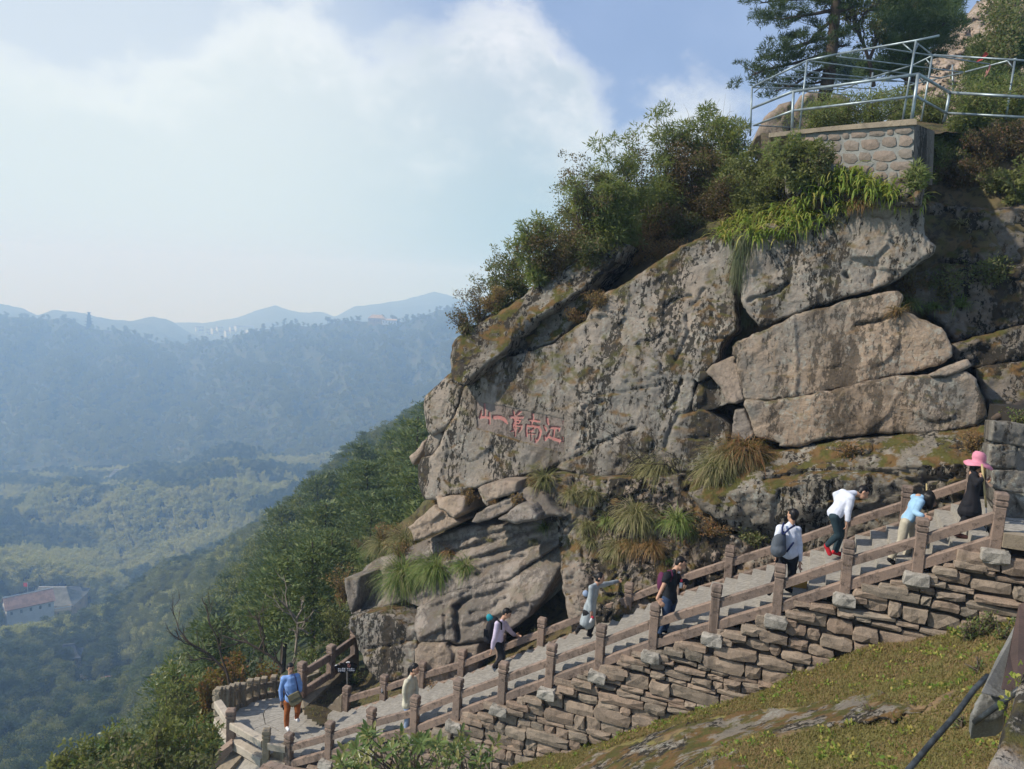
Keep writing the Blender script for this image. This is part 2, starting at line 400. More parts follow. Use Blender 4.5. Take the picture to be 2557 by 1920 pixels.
M['lily_leaf'] = leaf_mat('strap_leaf', (.13, .23, .035), (.26, .33, .06), (.45, .38, .11), trans=.45)
M['moss'] = leaf_mat('moss_grass', (.17, .175, .045), (.27, .18, .085), (.13, .17, .04), trans=.3, scale=.8)
M['bark'] = stone_mat('bark', (.085, .062, .045), (.05, .04, .03), stain_amt=.4)
M['bark_pale'] = stone_mat('pale_bark', (.26, .22, .17), (.17, .14, .11), stain_amt=.3)
M['twig'] = plain('twig', (.10, .078, .058), .9)
M['pipe'] = plain('galvanised_pipe', (.30, .36, .38), .45, .2, 4, .55)
M['black_pipe'] = plain('dark_plastic_pipe', (.06, .07, .075), .4, .3, 9)
M['sign'] = plain('black_sign', (.012, .012, .013), .35)
M['white'] = plain('white_paint', (.75, .75, .74), .5, .05)
M['red'] = plain('red_paint', (.45, .06, .05), .6)
def ground_mat(name, cols, scale=.8, sc2=6, bmp=.6):
    m, t, b, o = new_mat(name); p = t.pos()
    c = t.mix(t.ramp(t.noise(p, scale, 5, .6), .42, .6), cols[0], cols[1])
    c = t.mix(t.ramp(t.noise(p, sc2, 5, .65), .48, .62), c, cols[2]); c = t.mix(t.math('MULTIPLY', t.ramp(t.noise(p, scale*2.3, 4, .6), .5, .62), .8), c, cols[3])
    t.put(b.inputs['Base Color'], c); b.inputs['Roughness'].default_value = .95
    bump(t, b, t.math('ADD', t.noise(p, sc2*2, 5, .7), t.noise(p, sc2*12, 3, .6)), bmp, .05); return m
M['bank'] = ground_mat('mossy_bank', ((.21, .14, .075), (.17, .155, .05), (.10, .078, .045), (.20, .18, .06)))
M['soil'] = ground_mat('leaf_litter', ((.11, .08, .045), (.09, .085, .035), (.055, .045, .03), (.13, .1, .05)))
M['forest_floor'] = ground_mat('forest_floor', ((.035, .05, .018), (.06, .07, .03), (.03, .04, .02), (.08, .07, .035)), .05, .4)
# ------------------------------------------------------------------ terrain: valley, near slope, far ridges
HAZE_COL = (.38, .62, 1.0, 1); HAZE_DENS = .00058; HAZE_G = .0
CT = []
def ct(X, lst):
    for d, Y in lst: CT.append((X, Y, d))
ct(-900, [(40, 3200), (150, 2300), (300, 1800), (500, 1550), (800, 1330), (1100, 1180), (1500, 1130)])
ct(0, [(16, 2500), (30, 2650), (60, 2600), (150, 2200), (240, 1900), (330, 1690), (380, 1640), (430, 1560), (480, 1520), (560, 1455), (650, 1360), (800, 1290), (1000, 1195), (1150, 1165), (1500, 1130)])
ct(200, [(16, 2150), (30, 2350), (60, 2400), (150, 2080), (240, 1880), (310, 1730), (380, 1650), (480, 1555), (560, 1455), (650, 1365), (800, 1275), (900, 1262), (1000, 1200), (1150, 1165)])
ct(300, [(200, 1930), (300, 1740), (380, 1600), (430, 1545), (480, 1555)])
ct(400, [(15, 2050), (24, 2050), (40, 2150), (90, 2080), (200, 1860), (300, 1650), (380, 1510), (425, 1470), (500, 1520), (620, 1430), (700, 1340), (820, 1265), (900, 1240), (1000, 1195), (1150, 1165)])
ct(600, [(19, 1960), (25, 1800), (40, 1740), (60, 1690), (95, 1620), (150, 1540), (220, 1490), (300, 1420), (345, 1385), (420, 1440), (520, 1440), (650, 1350), (760, 1300), (900, 1215), (1000, 1190), (1150, 1165)])
ct(800, [(26, 1690), (40, 1600), (60, 1520), (100, 1455), (160, 1385), (250, 1310), (340, 1255), (420, 1370), (600, 1360), (800, 1270), (1000, 1185), (1150, 1160)])
ct(1000, [(26, 1650), (36, 1480), (60, 1350), (100, 1290), (160, 1225), (240, 1165), (330, 1125), (420, 1270), (700, 1290), (1000, 1185), (1150, 1160)])
ct(1300, [(30, 1500), (50, 1280), (100, 1120), (200, 1020), (330, 980), (500, 1100), (1000, 1180), (1150, 1155)])
ct(2000, [(40, 1300), (100, 1100), (330, 1000), (1000, 1150), (1150, 1150)])
ct(3300, [(40, 1300), (330, 1000), (1000, 1150)])
ct(173, [(340, 1700), (362, 1668)]); ct(272, [(325, 1750), (338, 1728)]); ct(72, [(470, 1534)]); ct(133, [(505, 1520)])
CT = np.array(CT, float); Wc = P(CT[:, 0], CT[:, 1], CT[:, 2])
rr = np.hypot(Wc[:, 0], Wc[:, 1]); aa = np.arctan2(Wc[:, 0], Wc[:, 1])
_tf = tps(np.c_[aa*2.2, np.log(rr), Wc[:, 2]/rr], 2e-3)
def ground_z(x, y):
    x = np.asarray(x, float).ravel(); y = np.asarray(y, float).ravel(); r = np.hypot(x, y); a = np.arctan2(x, y)
    z = _tf(np.c_[a*2.2, np.log(r)])*r
    p = np.c_[x, y, np.zeros_like(x)]
    far = np.clip((r-60)/200, 0, 1)
    z = z+far*(vnoise(p/55, 3)*5+vnoise(p/22, 4)*2.2)+np.clip((r-400)/120, 0, 1)*np.clip((1150-r)/100, 0, 1)*(vnoise(p/130, 6)*34+np.abs(vnoise(p/75, 7))*30-8)+vnoise(p/6, 5)*.25
    return z
def fan(name, a0, a1, na, r0, r1, nr, mat):
    a = np.linspace(a0, a1, na); r = np.exp(np.linspace(math.log(r0), math.log(r1), nr)); Ag, Rg = np.meshgrid(a, r)
    x = (np.sin(Ag)*Rg).ravel(); y = (np.cos(Ag)*Rg).ravel(); V = np.c_[x, y, ground_z(x, y)]
    i = np.arange(nr-1)[:, None]*na+np.arange(na-1)[None]; F = np.stack([i, i+1, i+1+na, i+na], -1).reshape(-1, 4)
    return part(name, V, F, mat, None, True, kind='structure')
# the near fan stops left of the staircase rock mass; the rest goes on behind it
fan('valley_terrain', math.radians(-62), math.radians(60), 260, 19, 1500, 210, M['forest_floor'])

def skyline(pts, n=260):
    pts = np.array(pts, float); X = np.linspace(pts[0, 0], pts[-1, 0], n); return X, np.interp(X, pts[:, 0], pts[:, 1])
def ridge(name, pts, dc, df, Yf, mat, jit=3, seed=0, nrow=26, back=600, curve=1.25):
    X, Y = skyline(pts, 420); Y = Y+jit*np.abs(vnoise(np.c_[X/9, X*0, X*0], seed))*-1+2*vnoise(np.c_[X/40, X*0, X*0], seed+5)
    top = P(X, Y, np.full_like(X, dc)); rows = []
    foot = P(X, np.full_like(X, Yf)+12*vnoise(np.c_[X/150, X*0, X*0], seed+9), np.full_like(X, df))
    for k in range(nrow):
        s = k/(nrow-1); p = top*(1-s)+foot*s
        p[:, 2] += (top[:, 2]-foot[:, 2])*(.10*math.sin(math.pi*s)) + math.sin(math.pi*s)*(vnoise(np.c_[X/80, X*0+s*5, X*0], seed+3)*26+vnoise(np.c_[X/30, X*0+s*9, X*0], seed+4)*11)
        rows.append(p)
    bk = top.copy(); bk[:, 1] += back; bk[:, 2] -= back*.45; rows.insert(0, bk)
    V = np.vstack(rows); n = len(X); i = np.arange(len(rows)-1)[:, None]*n+np.arange(n-1)[None]
    F = np.stack([i, i+n, i+n+1, i+1], -1).reshape(-1, 4)
    return part(name, V, F, mat, None, True, kind='structure'), np.array(rows[1:])
z4 = lambda L: [(x/1.9235, 650+y/1.9235) for x, y in L]
r1, R1rows = ridge('mountain_ridge', [(-900, 830), (-300, 780)]+z4([(0, 268), (200, 284), (330, 278), (430, 332), (480, 335), (600, 345), (740, 390), (860, 410), (960, 385), (1060, 395), (1200, 350), (1370, 315), (1500, 325), (1650, 290), (1800, 295), (1940, 300), (2030, 270), (2100, 240), (2200, 235)])+[(1400, 740), (2000, 700), (3300, 720)], 1900, 1080, 1168, M['forest_floor'], 4, 1)
ridge('distant_ridge', [(-900, 760), (-300, 745)]+z4([(0, 212), (90, 230), (180, 268), (260, 243), (350, 248), (450, 268), (550, 288), (640, 292), (740, 270), (800, 283), (860, 312), (900, 345), (960, 378), (1100, 400)])+[(900, 880), (3300, 900)], 3000, 2300, 900, M['forest_floor'], 4, 11, back=900)
ridge('farther_ridge', z4([(-600, 330), (600, 330), (850, 303), (960, 303), (1100, 288), (1230, 243), (1320, 217), (1450, 252), (1540, 249), (1610, 270), (1700, 222), (1850, 205), (1950, 186), (2090, 154), (2200, 185)])+[(1300, 780), (3300, 830)], 3900, 3100, 850, M['forest_floor'], 2, 21, back=900)
# plain beyond everything
part('distant_plain', np.array([(-3500, -10, -517), (3500, -10, -517), (3500, 5000, -517), (-3500, 5000, -517)]), [(0, 1, 2, 3)], M['forest_floor'], None, kind='structure')

# ------------------------------------------------------------------ trees
def tree_mesh_pine(seed, lv=9, leaf=M['pine_leaf'], dens=1.0, flat=.5, lean=0.0, start=.3, pad_r=.11, wide=.30):
    rs = np.random.RandomState(seed); tr = MB(); cr = []
    h = 1.0; bend = rs.uniform(-.03, .03, 2)+np.array([lean, 0])
    def tp(z): return np.array([bend[0]*z*z, bend[1]*z*z, z])
    tr.tube([tp(z) for z in np.linspace(-.03, .98, 7)], np.linspace(.018, .004, 7), 6)
    pads = []
    for i in range(lv):
        z = start+(1-start)*(i+.3*rs.rand())/lv; R = wide*(1-(z-start)/(1-start)*.75)*rs.uniform(.75, 1.15)
        nb = rs.randint(4, 7); a0 = rs.rand()*6.28
        for b in range(nb):
            a = a0+b*6.283/nb+rs.uniform(-.4, .4); L = R*rs.uniform(.55, 1.1); e = rs.uniform(.02, .2)
            p0 = tp(z); p1 = p0+np.array([math.cos(a)*L, math.sin(a)*L, L*e])
            tr.tube([p0, (p0+p1)/2+[0, 0, -.01], p1], [.006, .004, .002], 3, False)
            for q in np.linspace(.4, 1.02, 4 if L > .12 else 2):
                pads.append((p0+(p1-p0)*q+rs.uniform(-.02, .02, 3), pad_r*(.55+.5*q)*rs.uniform(.6, 1.1)))
    pads.append((tp(1.0), pad_r*.6)); pads.append((tp(.93), pad_r*.8))
    V = []; per = int(34*dens)
    for c, r in pads:
        k = per; a = rs.rand(k)*6.283; q = np.sqrt(rs.rand(k))*r; base = c+np.c_[np.cos(a)*q, np.sin(a)*q, rs.uniform(-.1, .2, k)*r*flat*1.4]
        dirv = np.c_[np.cos(a)*.7, np.sin(a)*.7, rs.uniform(.1, .9, k)]+rs.uniform(-.35, .35, (k, 3)); dirv /= np.linalg.norm(dirv, axis=1)[:, None]
        sd = np.cross(dirv, rs.uniform(-1, 1, (k, 3))); sd /= np.linalg.norm(sd, axis=1)[:, None]
        L = r*rs.uniform(.28, .5, k)[:, None]; wd = L*.18
        V.append(np.stack([base-sd*wd, base+sd*wd, base+dirv*L], 1))
    V = np.vstack(V).reshape(-1, 3); T = np.arange(len(V)).reshape(-1, 3)
    return tr.mesh('pine_trunk', M['bark']), mesh_np('pine_crown', V, T, leaf)
def leaf_cloud(rs, centers, radii, n, size, aspect=.5, droop=.0, updir=.3, shell=.55):
    """n small pointed leaves spread in ellipsoidal clumps -> V (n,4,3) diamonds"""
    centers = np.asarray(centers, float); radii = np.asarray(radii, float)
    if radii.ndim == 1: radii = np.repeat(radii[:, None], 3, 1)
    wgt = radii.prod(1)**(2/3); ci = rs.choice(len(centers), n, p=wgt/wgt.sum())
    d = rs.normal(size=(n, 3)); d /= np.linalg.norm(d, axis=1)[:, None]
    rad = (shell+(1-shell)*rs.rand(n))[:, None]**.7*rs.uniform(.75, 1.12, (n, 1))
    base = centers[ci]+d*rad*radii[ci]
    dirv = d*.6+rs.normal(size=(n, 3))*.55+np.array([0, 0, updir-droop]); dirv /= np.linalg.norm(dirv, axis=1)[:, None]
    sd = np.cross(dirv, rs.normal(size=(n, 3))); sd /= np.linalg.norm(sd, axis=1)[:, None]+1e-9
    L = (size*rs.uniform(.6, 1.3, n))[:, None]; wd = L*aspect*.5
    return np.stack([base, base+dirv*L*.45+sd*wd, base+dirv*L, base+dirv*L*.45-sd*wd], 1)
def quads(V): V = V.reshape(-1, 3); return V, np.arange(len(V)).reshape(-1, 4)
def tree_mesh_broad(seed, leaf, n=3000, size=.036, clumps=14, bare=0, aspect=.6):
    rs = np.random.RandomState(seed); tr = MB(); C = []; Rr = []
    tr.tube([(0, 0, -.03), (.01, .01, .2), (.0, .02, .45)], [.022, .018, .012], 6)
    for k in range(clumps):
        a = rs.rand()*6.283; q = rs.uniform(.05, .3); z = rs.uniform(.38, .86); c = np.array([math.cos(a)*q, math.sin(a)*q, z]); C.append(c); Rr.append([rs.uniform(.1, .18), rs.uniform(.1, .18), rs.uniform(.08, .13)])
        tr.tube([(0, .02, .3+.1*rs.rand()), c*[.5, .5, .85], c], [.01, .006, .003], 4, False)
    V, Q = quads(leaf_cloud(rs, C, Rr, n, size, aspect))
    return tr.mesh('tree_trunk', M['bark']), mesh_np('tree_crown', V, Q, leaf)
def tree_mesh_bamboo(seed, leaf, n=900):
    rs = np.random.RandomState(seed); tr = MB(); C = []; Rr = []
    for k in range(7):
        a = rs.rand()*6.283; b = rs.uniform(.0, .12); h = rs.uniform(.75, 1); ln = rs.uniform(.08, .2)
        ps = [np.array([math.cos(a)*(b+ln*s**2.5), math.sin(a)*(b+ln*s**2.5), h*(s-.12*s**4)]) for s in np.linspace(0, 1, 6)]
        tr.tube(ps, np.linspace(.008, .002, 6), 3, False)
        for s in (2, 3, 4, 5): C.append(ps[s]); Rr.append([.06+.05*rs.rand(), .06+.05*rs.rand(), .07])
    V, Q = quads(leaf_cloud(rs, C, Rr, n, .07, .4, .5, 0, .3))
    return tr.mesh('bamboo_stems', M['bark']), mesh_np('bamboo_crown', V, Q, leaf)
def joined(tm, cm, name):
    me = bpy.data.meshes.new(name); import bmesh
    bm = bmesh.new(); bm.from_mesh(cm); nf = len(bm.faces); bm.from_mesh(tm); bm.faces.ensure_lookup_table()
    for f in bm.faces[nf:]: f.material_index = 1
    bm.to_mesh(me); bm.free(); me.materials.append(cm.materials[0]); me.materials.append(tm.materials[0]); return me
def scatter_stuff(name, pts, scl, meshes, label, cat, zsq=None):
    """one object: a tree mesh set out on many points through geometry nodes"""
    n = len(pts); me = bpy.data.meshes.new(name+'_points'); me.vertices.add(n); me.vertices.foreach_set('co', np.asarray(pts, np.float32).ravel())
    a = me.attributes.new('sc', 'FLOAT_VECTOR', 'POINT'); s = np.asarray(scl, np.float32); zz = RS.uniform(.85, 1.2, n).astype(np.float32)
    a.data.foreach_set('vector', np.stack([s, s, s*zz], 1).astype(np.float32).ravel())
    r = me.attributes.new('rt', 'FLOAT_VECTOR', 'POINT'); r.data.foreach_set('vector', np.stack([RS.uniform(-.06, .06, n), RS.uniform(-.06, .06, n), RS.uniform(0, 6.28, n)], 1).astype(np.float32).ravel())
    ix = me.attributes.new('pick', 'INT', 'POINT'); ix.data.foreach_set('value', RS.randint(0, len(meshes), n).astype(np.int32))
    o = bpy.data.objects.new(name, me); COL.objects.link(o)
    g = bpy.data.node_groups.new(name+'_scatter', 'GeometryNodeTree'); g.interface.new_socket('Geometry', in_out='INPUT', socket_type='NodeSocketGeometry'); g.interface.new_socket('Geometry', in_out='OUTPUT', socket_type='NodeSocketGeometry')
    gi = g.nodes.new('NodeGroupInput'); go = g.nodes.new('NodeGroupOutput'); jn = g.nodes.new('GeometryNodeJoinGeometry')
    def attr(nm, ty):
        nd = g.nodes.new('GeometryNodeInputNamedAttribute'); nd.data_type = ty; nd.inputs[0].default_value = nm; return nd.outputs[0]
    for k, m_ in enumerate(meshes):
        src = bpy.data.objects.new(name+'_source', m_)
        oi = g.nodes.new('GeometryNodeObjectInfo'); oi.inputs[0].default_value = src; oi.inputs['As Instance'].default_value = True
        ip = g.nodes.new('GeometryNodeInstanceOnPoints'); cmp = g.nodes.new('FunctionNodeCompare'); cmp.data_type = 'INT'; cmp.operation = 'EQUAL'
        ins = [i for i in cmp.inputs if i.enabled]; g.links.new(attr('pick', 'INT'), ins[0]); ins[1].default_value = k
        g.links.new(gi.outputs[0], ip.inputs['Points']); g.links.new(cmp.outputs[0], ip.inputs['Selection']); g.links.new(oi.outputs['Geometry'], ip.inputs['Instance'])
        g.links.new(attr('rt', 'FLOAT_VECTOR'), ip.inputs['Rotation']); g.links.new(attr('sc', 'FLOAT_VECTOR'), ip.inputs['Scale']); g.links.new(ip.outputs[0], jn.inputs[0])
    g.links.new(jn.outputs[0], go.inputs[0]); md = o.modifiers.new('scatter', 'NODES'); md.node_group = g
    return props(o, label, cat, None, 'stuff')

pine_sets = [tree_mesh_pine(s, lv=8+s % 3, start=.22+.05*(s % 4), wide=.26+.03*(s % 3)) for s in range(5)]
pine_dark_sets = [tree_mesh_pine(s+20, lv=9, start=.35, leaf=M['pine_dark']) for s in range(2)]
broad_sets = [tree_mesh_broad(40+s, M['broad_leaf']) for s in range(3)]
bamboo_sets = [tree_mesh_bamboo(50+s, M['bamboo_far']) for s in range(2)]

# sample tree positions over the visible fan
def sample_fan(n, a0, a1, r0, r1, pw=2.0):
    a = RS.uniform(a0, a1, n); r = (r0**pw+(r1**pw-r0**pw)*RS.rand(n))**(1/pw); return np.sin(a)*r, np.cos(a)*r
bld_spots = [(float(PX_[0]), float(PX_[1]), r) for PX_, r in [(P(X, Y, d), r) for X, Y, d, r in [(72, 1530, 470, 17), (85, 1560, 450, 13), (133, 1505, 510, 20), (120, 1530, 480, 14), (185, 1490, 525, 12), (5, 1500, 490, 10), (50, 1550, 455, 10), (173, 1660, 360, 9), (180, 1690, 343, 9), (176, 1720, 330, 8), (207, 1700, 345, 5), (274, 1722, 330, 9), (262, 1745, 318, 9), (268, 1775, 305, 9), (205, 1760, 312, 6), (204, 1732, 326, 6), (156, 1520, 480, 12), (150, 1560, 460, 9), (95, 1590, 432, 14), (60, 1580, 437, 14), (30, 1570, 440, 10), (298, 1200, 985, 14)]]]
def clear_of(x, y):
    ok = np.ones(len(x), bool)
    for bx, by, br in bld_spots: ok &= (x-bx)**2+(y-by)**2 > br*br
    return ok
RS = np.random.RandomState(5)
# individual trees of the near slope
x, y = sample_fan(5200, math.radians(-27), math.radians(2), 27, 360, 1.35)
z = ground_z(x, y); pp = np.c_[x, y, z]; Xp, Yp, dp = PX(pp)
_, Yt, _ = PX(pp+[0, 0, 9])
zone = vnoise(np.c_[x/40, y/40, x*0], 8)
keepable = (Xp > -40) & (Xp < 1130) & (Yt < 1900) & clear_of(x, y)
# slope in view: right of the line of the dark wood
order = np.argsort(dp); chosen = []; cell = {}
for i in order:
    if not keepable[i]: continue
    sp = 2.6+dp[i]*.012; key = (int(x[i]//sp), int(y[i]//sp))
    if any((key[0]+a, key[1]+b) in cell and (x[i]-cell[(key[0]+a, key[1]+b)][0])**2+(y[i]-cell[(key[0]+a, key[1]+b)][1])**2 < sp*sp for a in (-1, 0, 1) for b in (-1, 0, 1)): continue
    cell[key] = (x[i], y[i]); chosen.append(i)
# nearer trees crowd the brush above the landing: keep them low there
tree_pts = []
for i in chosen:
    h = 6.5+3.2*RS.rand()
    if dp[i] < 60: h = 3.5+dp[i]/60*3
    tree_pts.append((x[i], y[i], z[i], h, dp[i], zone[i], Xp[i]))
near_t = tree_pts[:290]; rest = tree_pts[290:]
protos = {}
def tree_thing(kind, k):
    tm, cm = (pine_sets[k % 5] if kind == 'pine_tree' else broad_sets[k % 3])
    o = thing(kind, '', '', (0, 0, 0)); part('trunk', None, None, None, o, me=tm); part('crown', None, None, None, o, me=cm); return o
n_p = n_b = 0
for k, (tx, ty, tz, h, d, zn, X) in enumerate(near_t):
    kind = 'broadleaf_tree' if k % 5 == 4 else 'pine_tree'
    key = (kind, k % 5)
    if key not in protos: protos[key] = o = tree_thing(kind, k)
    else: o = copy_tree(protos[key])
    o.location = (tx, ty, tz); hs = h*(.62 if kind == 'broadleaf_tree' else 1.0); wd = hs*RS.uniform(.9, 1.25)
    o.scale = (wd, wd, hs); o.rotation_euler = (RS.uniform(-.05, .05), RS.uniform(-.05, .05), RS.rand()*6.28)
    col_ = 'beside the big rock' if X > 930 else ('left of the slanting boulder' if X > 800 else ('above the upper stone railing' if X > 690 else ('above the curved railing' if X > 560 else ('behind the maple bushes' if X > 430 else 'at the slope foot'))))
    dep_ = 'near row,' if d < 42 else ('second row,' if d < 60 else ('middle of the slope,' if d < 85 else 'farther up the slope,'))
    lb_ = ('broad ' if wd > hs*1.12 else '')+('green pine tree, ' if kind == 'pine_tree' else 'round leafy tree, ')+dep_+' '+col_
    if kind == 'pine_tree': props(o, lb_, 'pine tree', 'pines on the slope beyond the rock')
    else: props(o, lb_, 'tree', 'leafy trees on the slope beyond the rock')
rest = np.array(rest); 
bx_, by_ = sample_fan(9500, math.radians(-40), math.radians(4), 110, 440, 1.6)
bz_ = ground_z(bx_, by_); Xq, Yq, dq = PX(np.c_[bx_, by_, bz_]); zn = vnoise(np.c_[bx_/40, by_/40, bx_*0], 8)
m = (Xq > -120) & (Xq < 1450) & (Yq < 2120) & clear_of(bx_, by_)
far_slope = np.c_[bx_, by_, bz_][m]; fz = zn[m]; fX = Xq[m]; fd = dq[m]
extra = rest[:, :3] if len(rest) else np.zeros((0, 3))
pj = [joined(*pine_sets[k], 'pine_joined') for k in range(3)]; bj = [joined(*broad_sets[k], 'broad_joined') for k in range(3)]; mj = [joined(*bamboo_sets[k], 'bamboo_joined') for k in range(2)]
dj = [joined(*pine_dark_sets[k], 'dark_pine_joined') for k in range(2)]
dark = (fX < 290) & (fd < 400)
isb = fz > .12
A_ = np.vstack([extra, far_slope[~dark & ~isb]]); A_ = A_[::2]; scatter_stuff('pine_forest', A_, RS.uniform(8, 13, len(A_)), pj+bj[:1], 'green pine forest covering the slope below the rock, too dense to count', 'forest')
A_ = far_slope[~dark & isb]; scatter_stuff('broadleaf_forest', A_, RS.uniform(6, 10, len(A_)), bj+mj[:1], 'paler broadleaf wood with bamboo on the slope, too dense to count', 'forest')
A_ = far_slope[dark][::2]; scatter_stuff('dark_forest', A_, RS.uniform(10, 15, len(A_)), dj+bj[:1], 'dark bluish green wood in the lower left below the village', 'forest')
# valley hills
vx, vy = sample_fan(26000, math.radians(-40), math.radians(2), 420, 1160, 1.7); vz = ground_z(vx, vy); Xv, Yv, dv = PX(np.c_[vx, vy, vz])
zb = vnoise(np.c_[vx/90, vy/60, vx*0+2], 31)+.5*vnoise(np.c_[vx/35, vy/25, vx*0+2], 32)
m = (Xv > -150) & (Xv < 1100) & clear_of(vx, vy)
band = np.exp(-((dv-690)/75)**2)*.5*((Xv > 250) & (Xv < 850))+np.exp(-((dv-540)/50)**2)*.35
bam = m & (zb+band > .24); oth = m & ~bam
A_ = np.c_[vx, vy, vz][bam]; scatter_stuff('bamboo_grove', A_, RS.uniform(10, 14, len(A_)), mj, 'pale yellow-green bamboo woods on the valley hills', 'bamboo')
A_ = np.c_[vx, vy, vz][oth]; scatter_stuff('valley_forest', A_, RS.uniform(8, 13, len(A_)), dj+bj[:1], 'hazy green wood covering the valley hills', 'forest')
# the far mountain: clumps over its whole face and along the skyline
rows = R1rows; nr, nc, _ = rows.shape
q = RS.rand(15000, 2); qi = np.clip((q[:, 0]**.8)*(nr-1.001), 0, nr-1.001); qj = q[:, 1]*(nc-1.001)
i0 = qi.astype(int); j0 = qj.astype(int); fi = (qi-i0)[:, None]; fj = (qj-j0)[:, None]
pt = (rows[i0, j0]*(1-fi)+rows[i0+1, j0]*fi)*(1-fj)+(rows[i0, j0+1]*(1-fi)+rows[i0+1, j0+1]*fi)*fj
Xm, Ym, dm_ = PX(pt); pt = pt[(Xm > -80) & (Xm < 1250)]
scatter_stuff('mountain_forest', pt, RS.uniform(9, 19, len(pt)), [bj[0], bj[1]], 'blue hazy forest on the far mountain', 'forest')
# ------------------------------------------------------------------ rock blocks
NX, NY = .418, .908                                    # plan normal of the stair line and of the rock face
def plane_d(X, Y, C, tilt=.25, nx=NX, ny=NY, y0=960.0):
    k = (np.asarray(X, float)-1278.5)/FP; m = (y0-np.asarray(Y, float))/FP
    return C/(ny+nx*k-tilt*m)
def Zm(x0, y0, sc, pts): return [(x0+x/sc, y0+y/sc) for x, y in pts]
z1 = lambda p: Zm(1000, 700, 3.02, p)
z2 = lambda p: Zm(1450, 700, 3.02, p)
z3 = lambda p: Zm(1950, 450, 2.372, p)
zj = lambda p: Zm(800, 1100, 2.5557, p)
def seg_dist(px, py, line):
    best = np.full(px.shape, 1e18)
    for (x0, y0), (x1, y1) in zip(line[:-1], line[1:]):
        dx, dy = x1-x0, y1-y0; t = np.clip(((px-x0)*dx+(py-y0)*dy)/(dx*dx+dy*dy+1e-9), 0, 1)
        best = np.minimum(best, (px-x0-t*dx)**2+(py-y0-t*dy)**2)
    return np.sqrt(best)
def rock_disp(W, amp, seed, strata=None, facet=.5, pushv=None, grow=3.2):
    d = fbm(W*.55, 3, seed)*amp*1.6+fbm(W*2.1, 3, seed+7)*amp*.55+fbm(W*7.5, 3, seed+13)*amp*.2
    rg = np.abs(vnoise(W*.9+fbm(W*1.5, 2, seed+3)[..., None]*.8, seed+21)); d = d+np.exp(-(rg/.035)**2)*amp*.35
    fl = vnoise(W*np.array([1.3, 1.3, .8])+3, seed+31); d = d+np.round(fl*3)/3*amp*.45
    if facet:
        Wd = W+.12*np.stack([vnoise(W*2.3, seed+71), vnoise(W*2.3, seed+72), vnoise(W*2.3, seed+73)], -1)
        for sc, am in ((np.array([1.1, 1.1, 1.5]), 1.0), (np.array([3.2, 3.2, 4.5]), .38)):
            v_, o_ = worley(Wd*sc, seed+75); d = d+amp*facet*am*(v_*.8+(o_@np.array([.9, 0, -.7]))*v_*1.3)
    if strata is not None:                              # tilted beds: (direction normal in world, spacing, depth)
        nrm, sp, dep = strata; q = (W@np.asarray(nrm))/sp+fbm(W*.8, 2, seed+41)*.6
        fr = q-np.floor(q); d = d+(np.minimum(fr*1.0, 1)-.5)*dep*(.6+.8*np.abs(vnoise(W*1.3, seed+43)))
        d = d+(np.exp(-((fr-.02)/.06)**2)*dep*.7)
    return d
BANKD = None
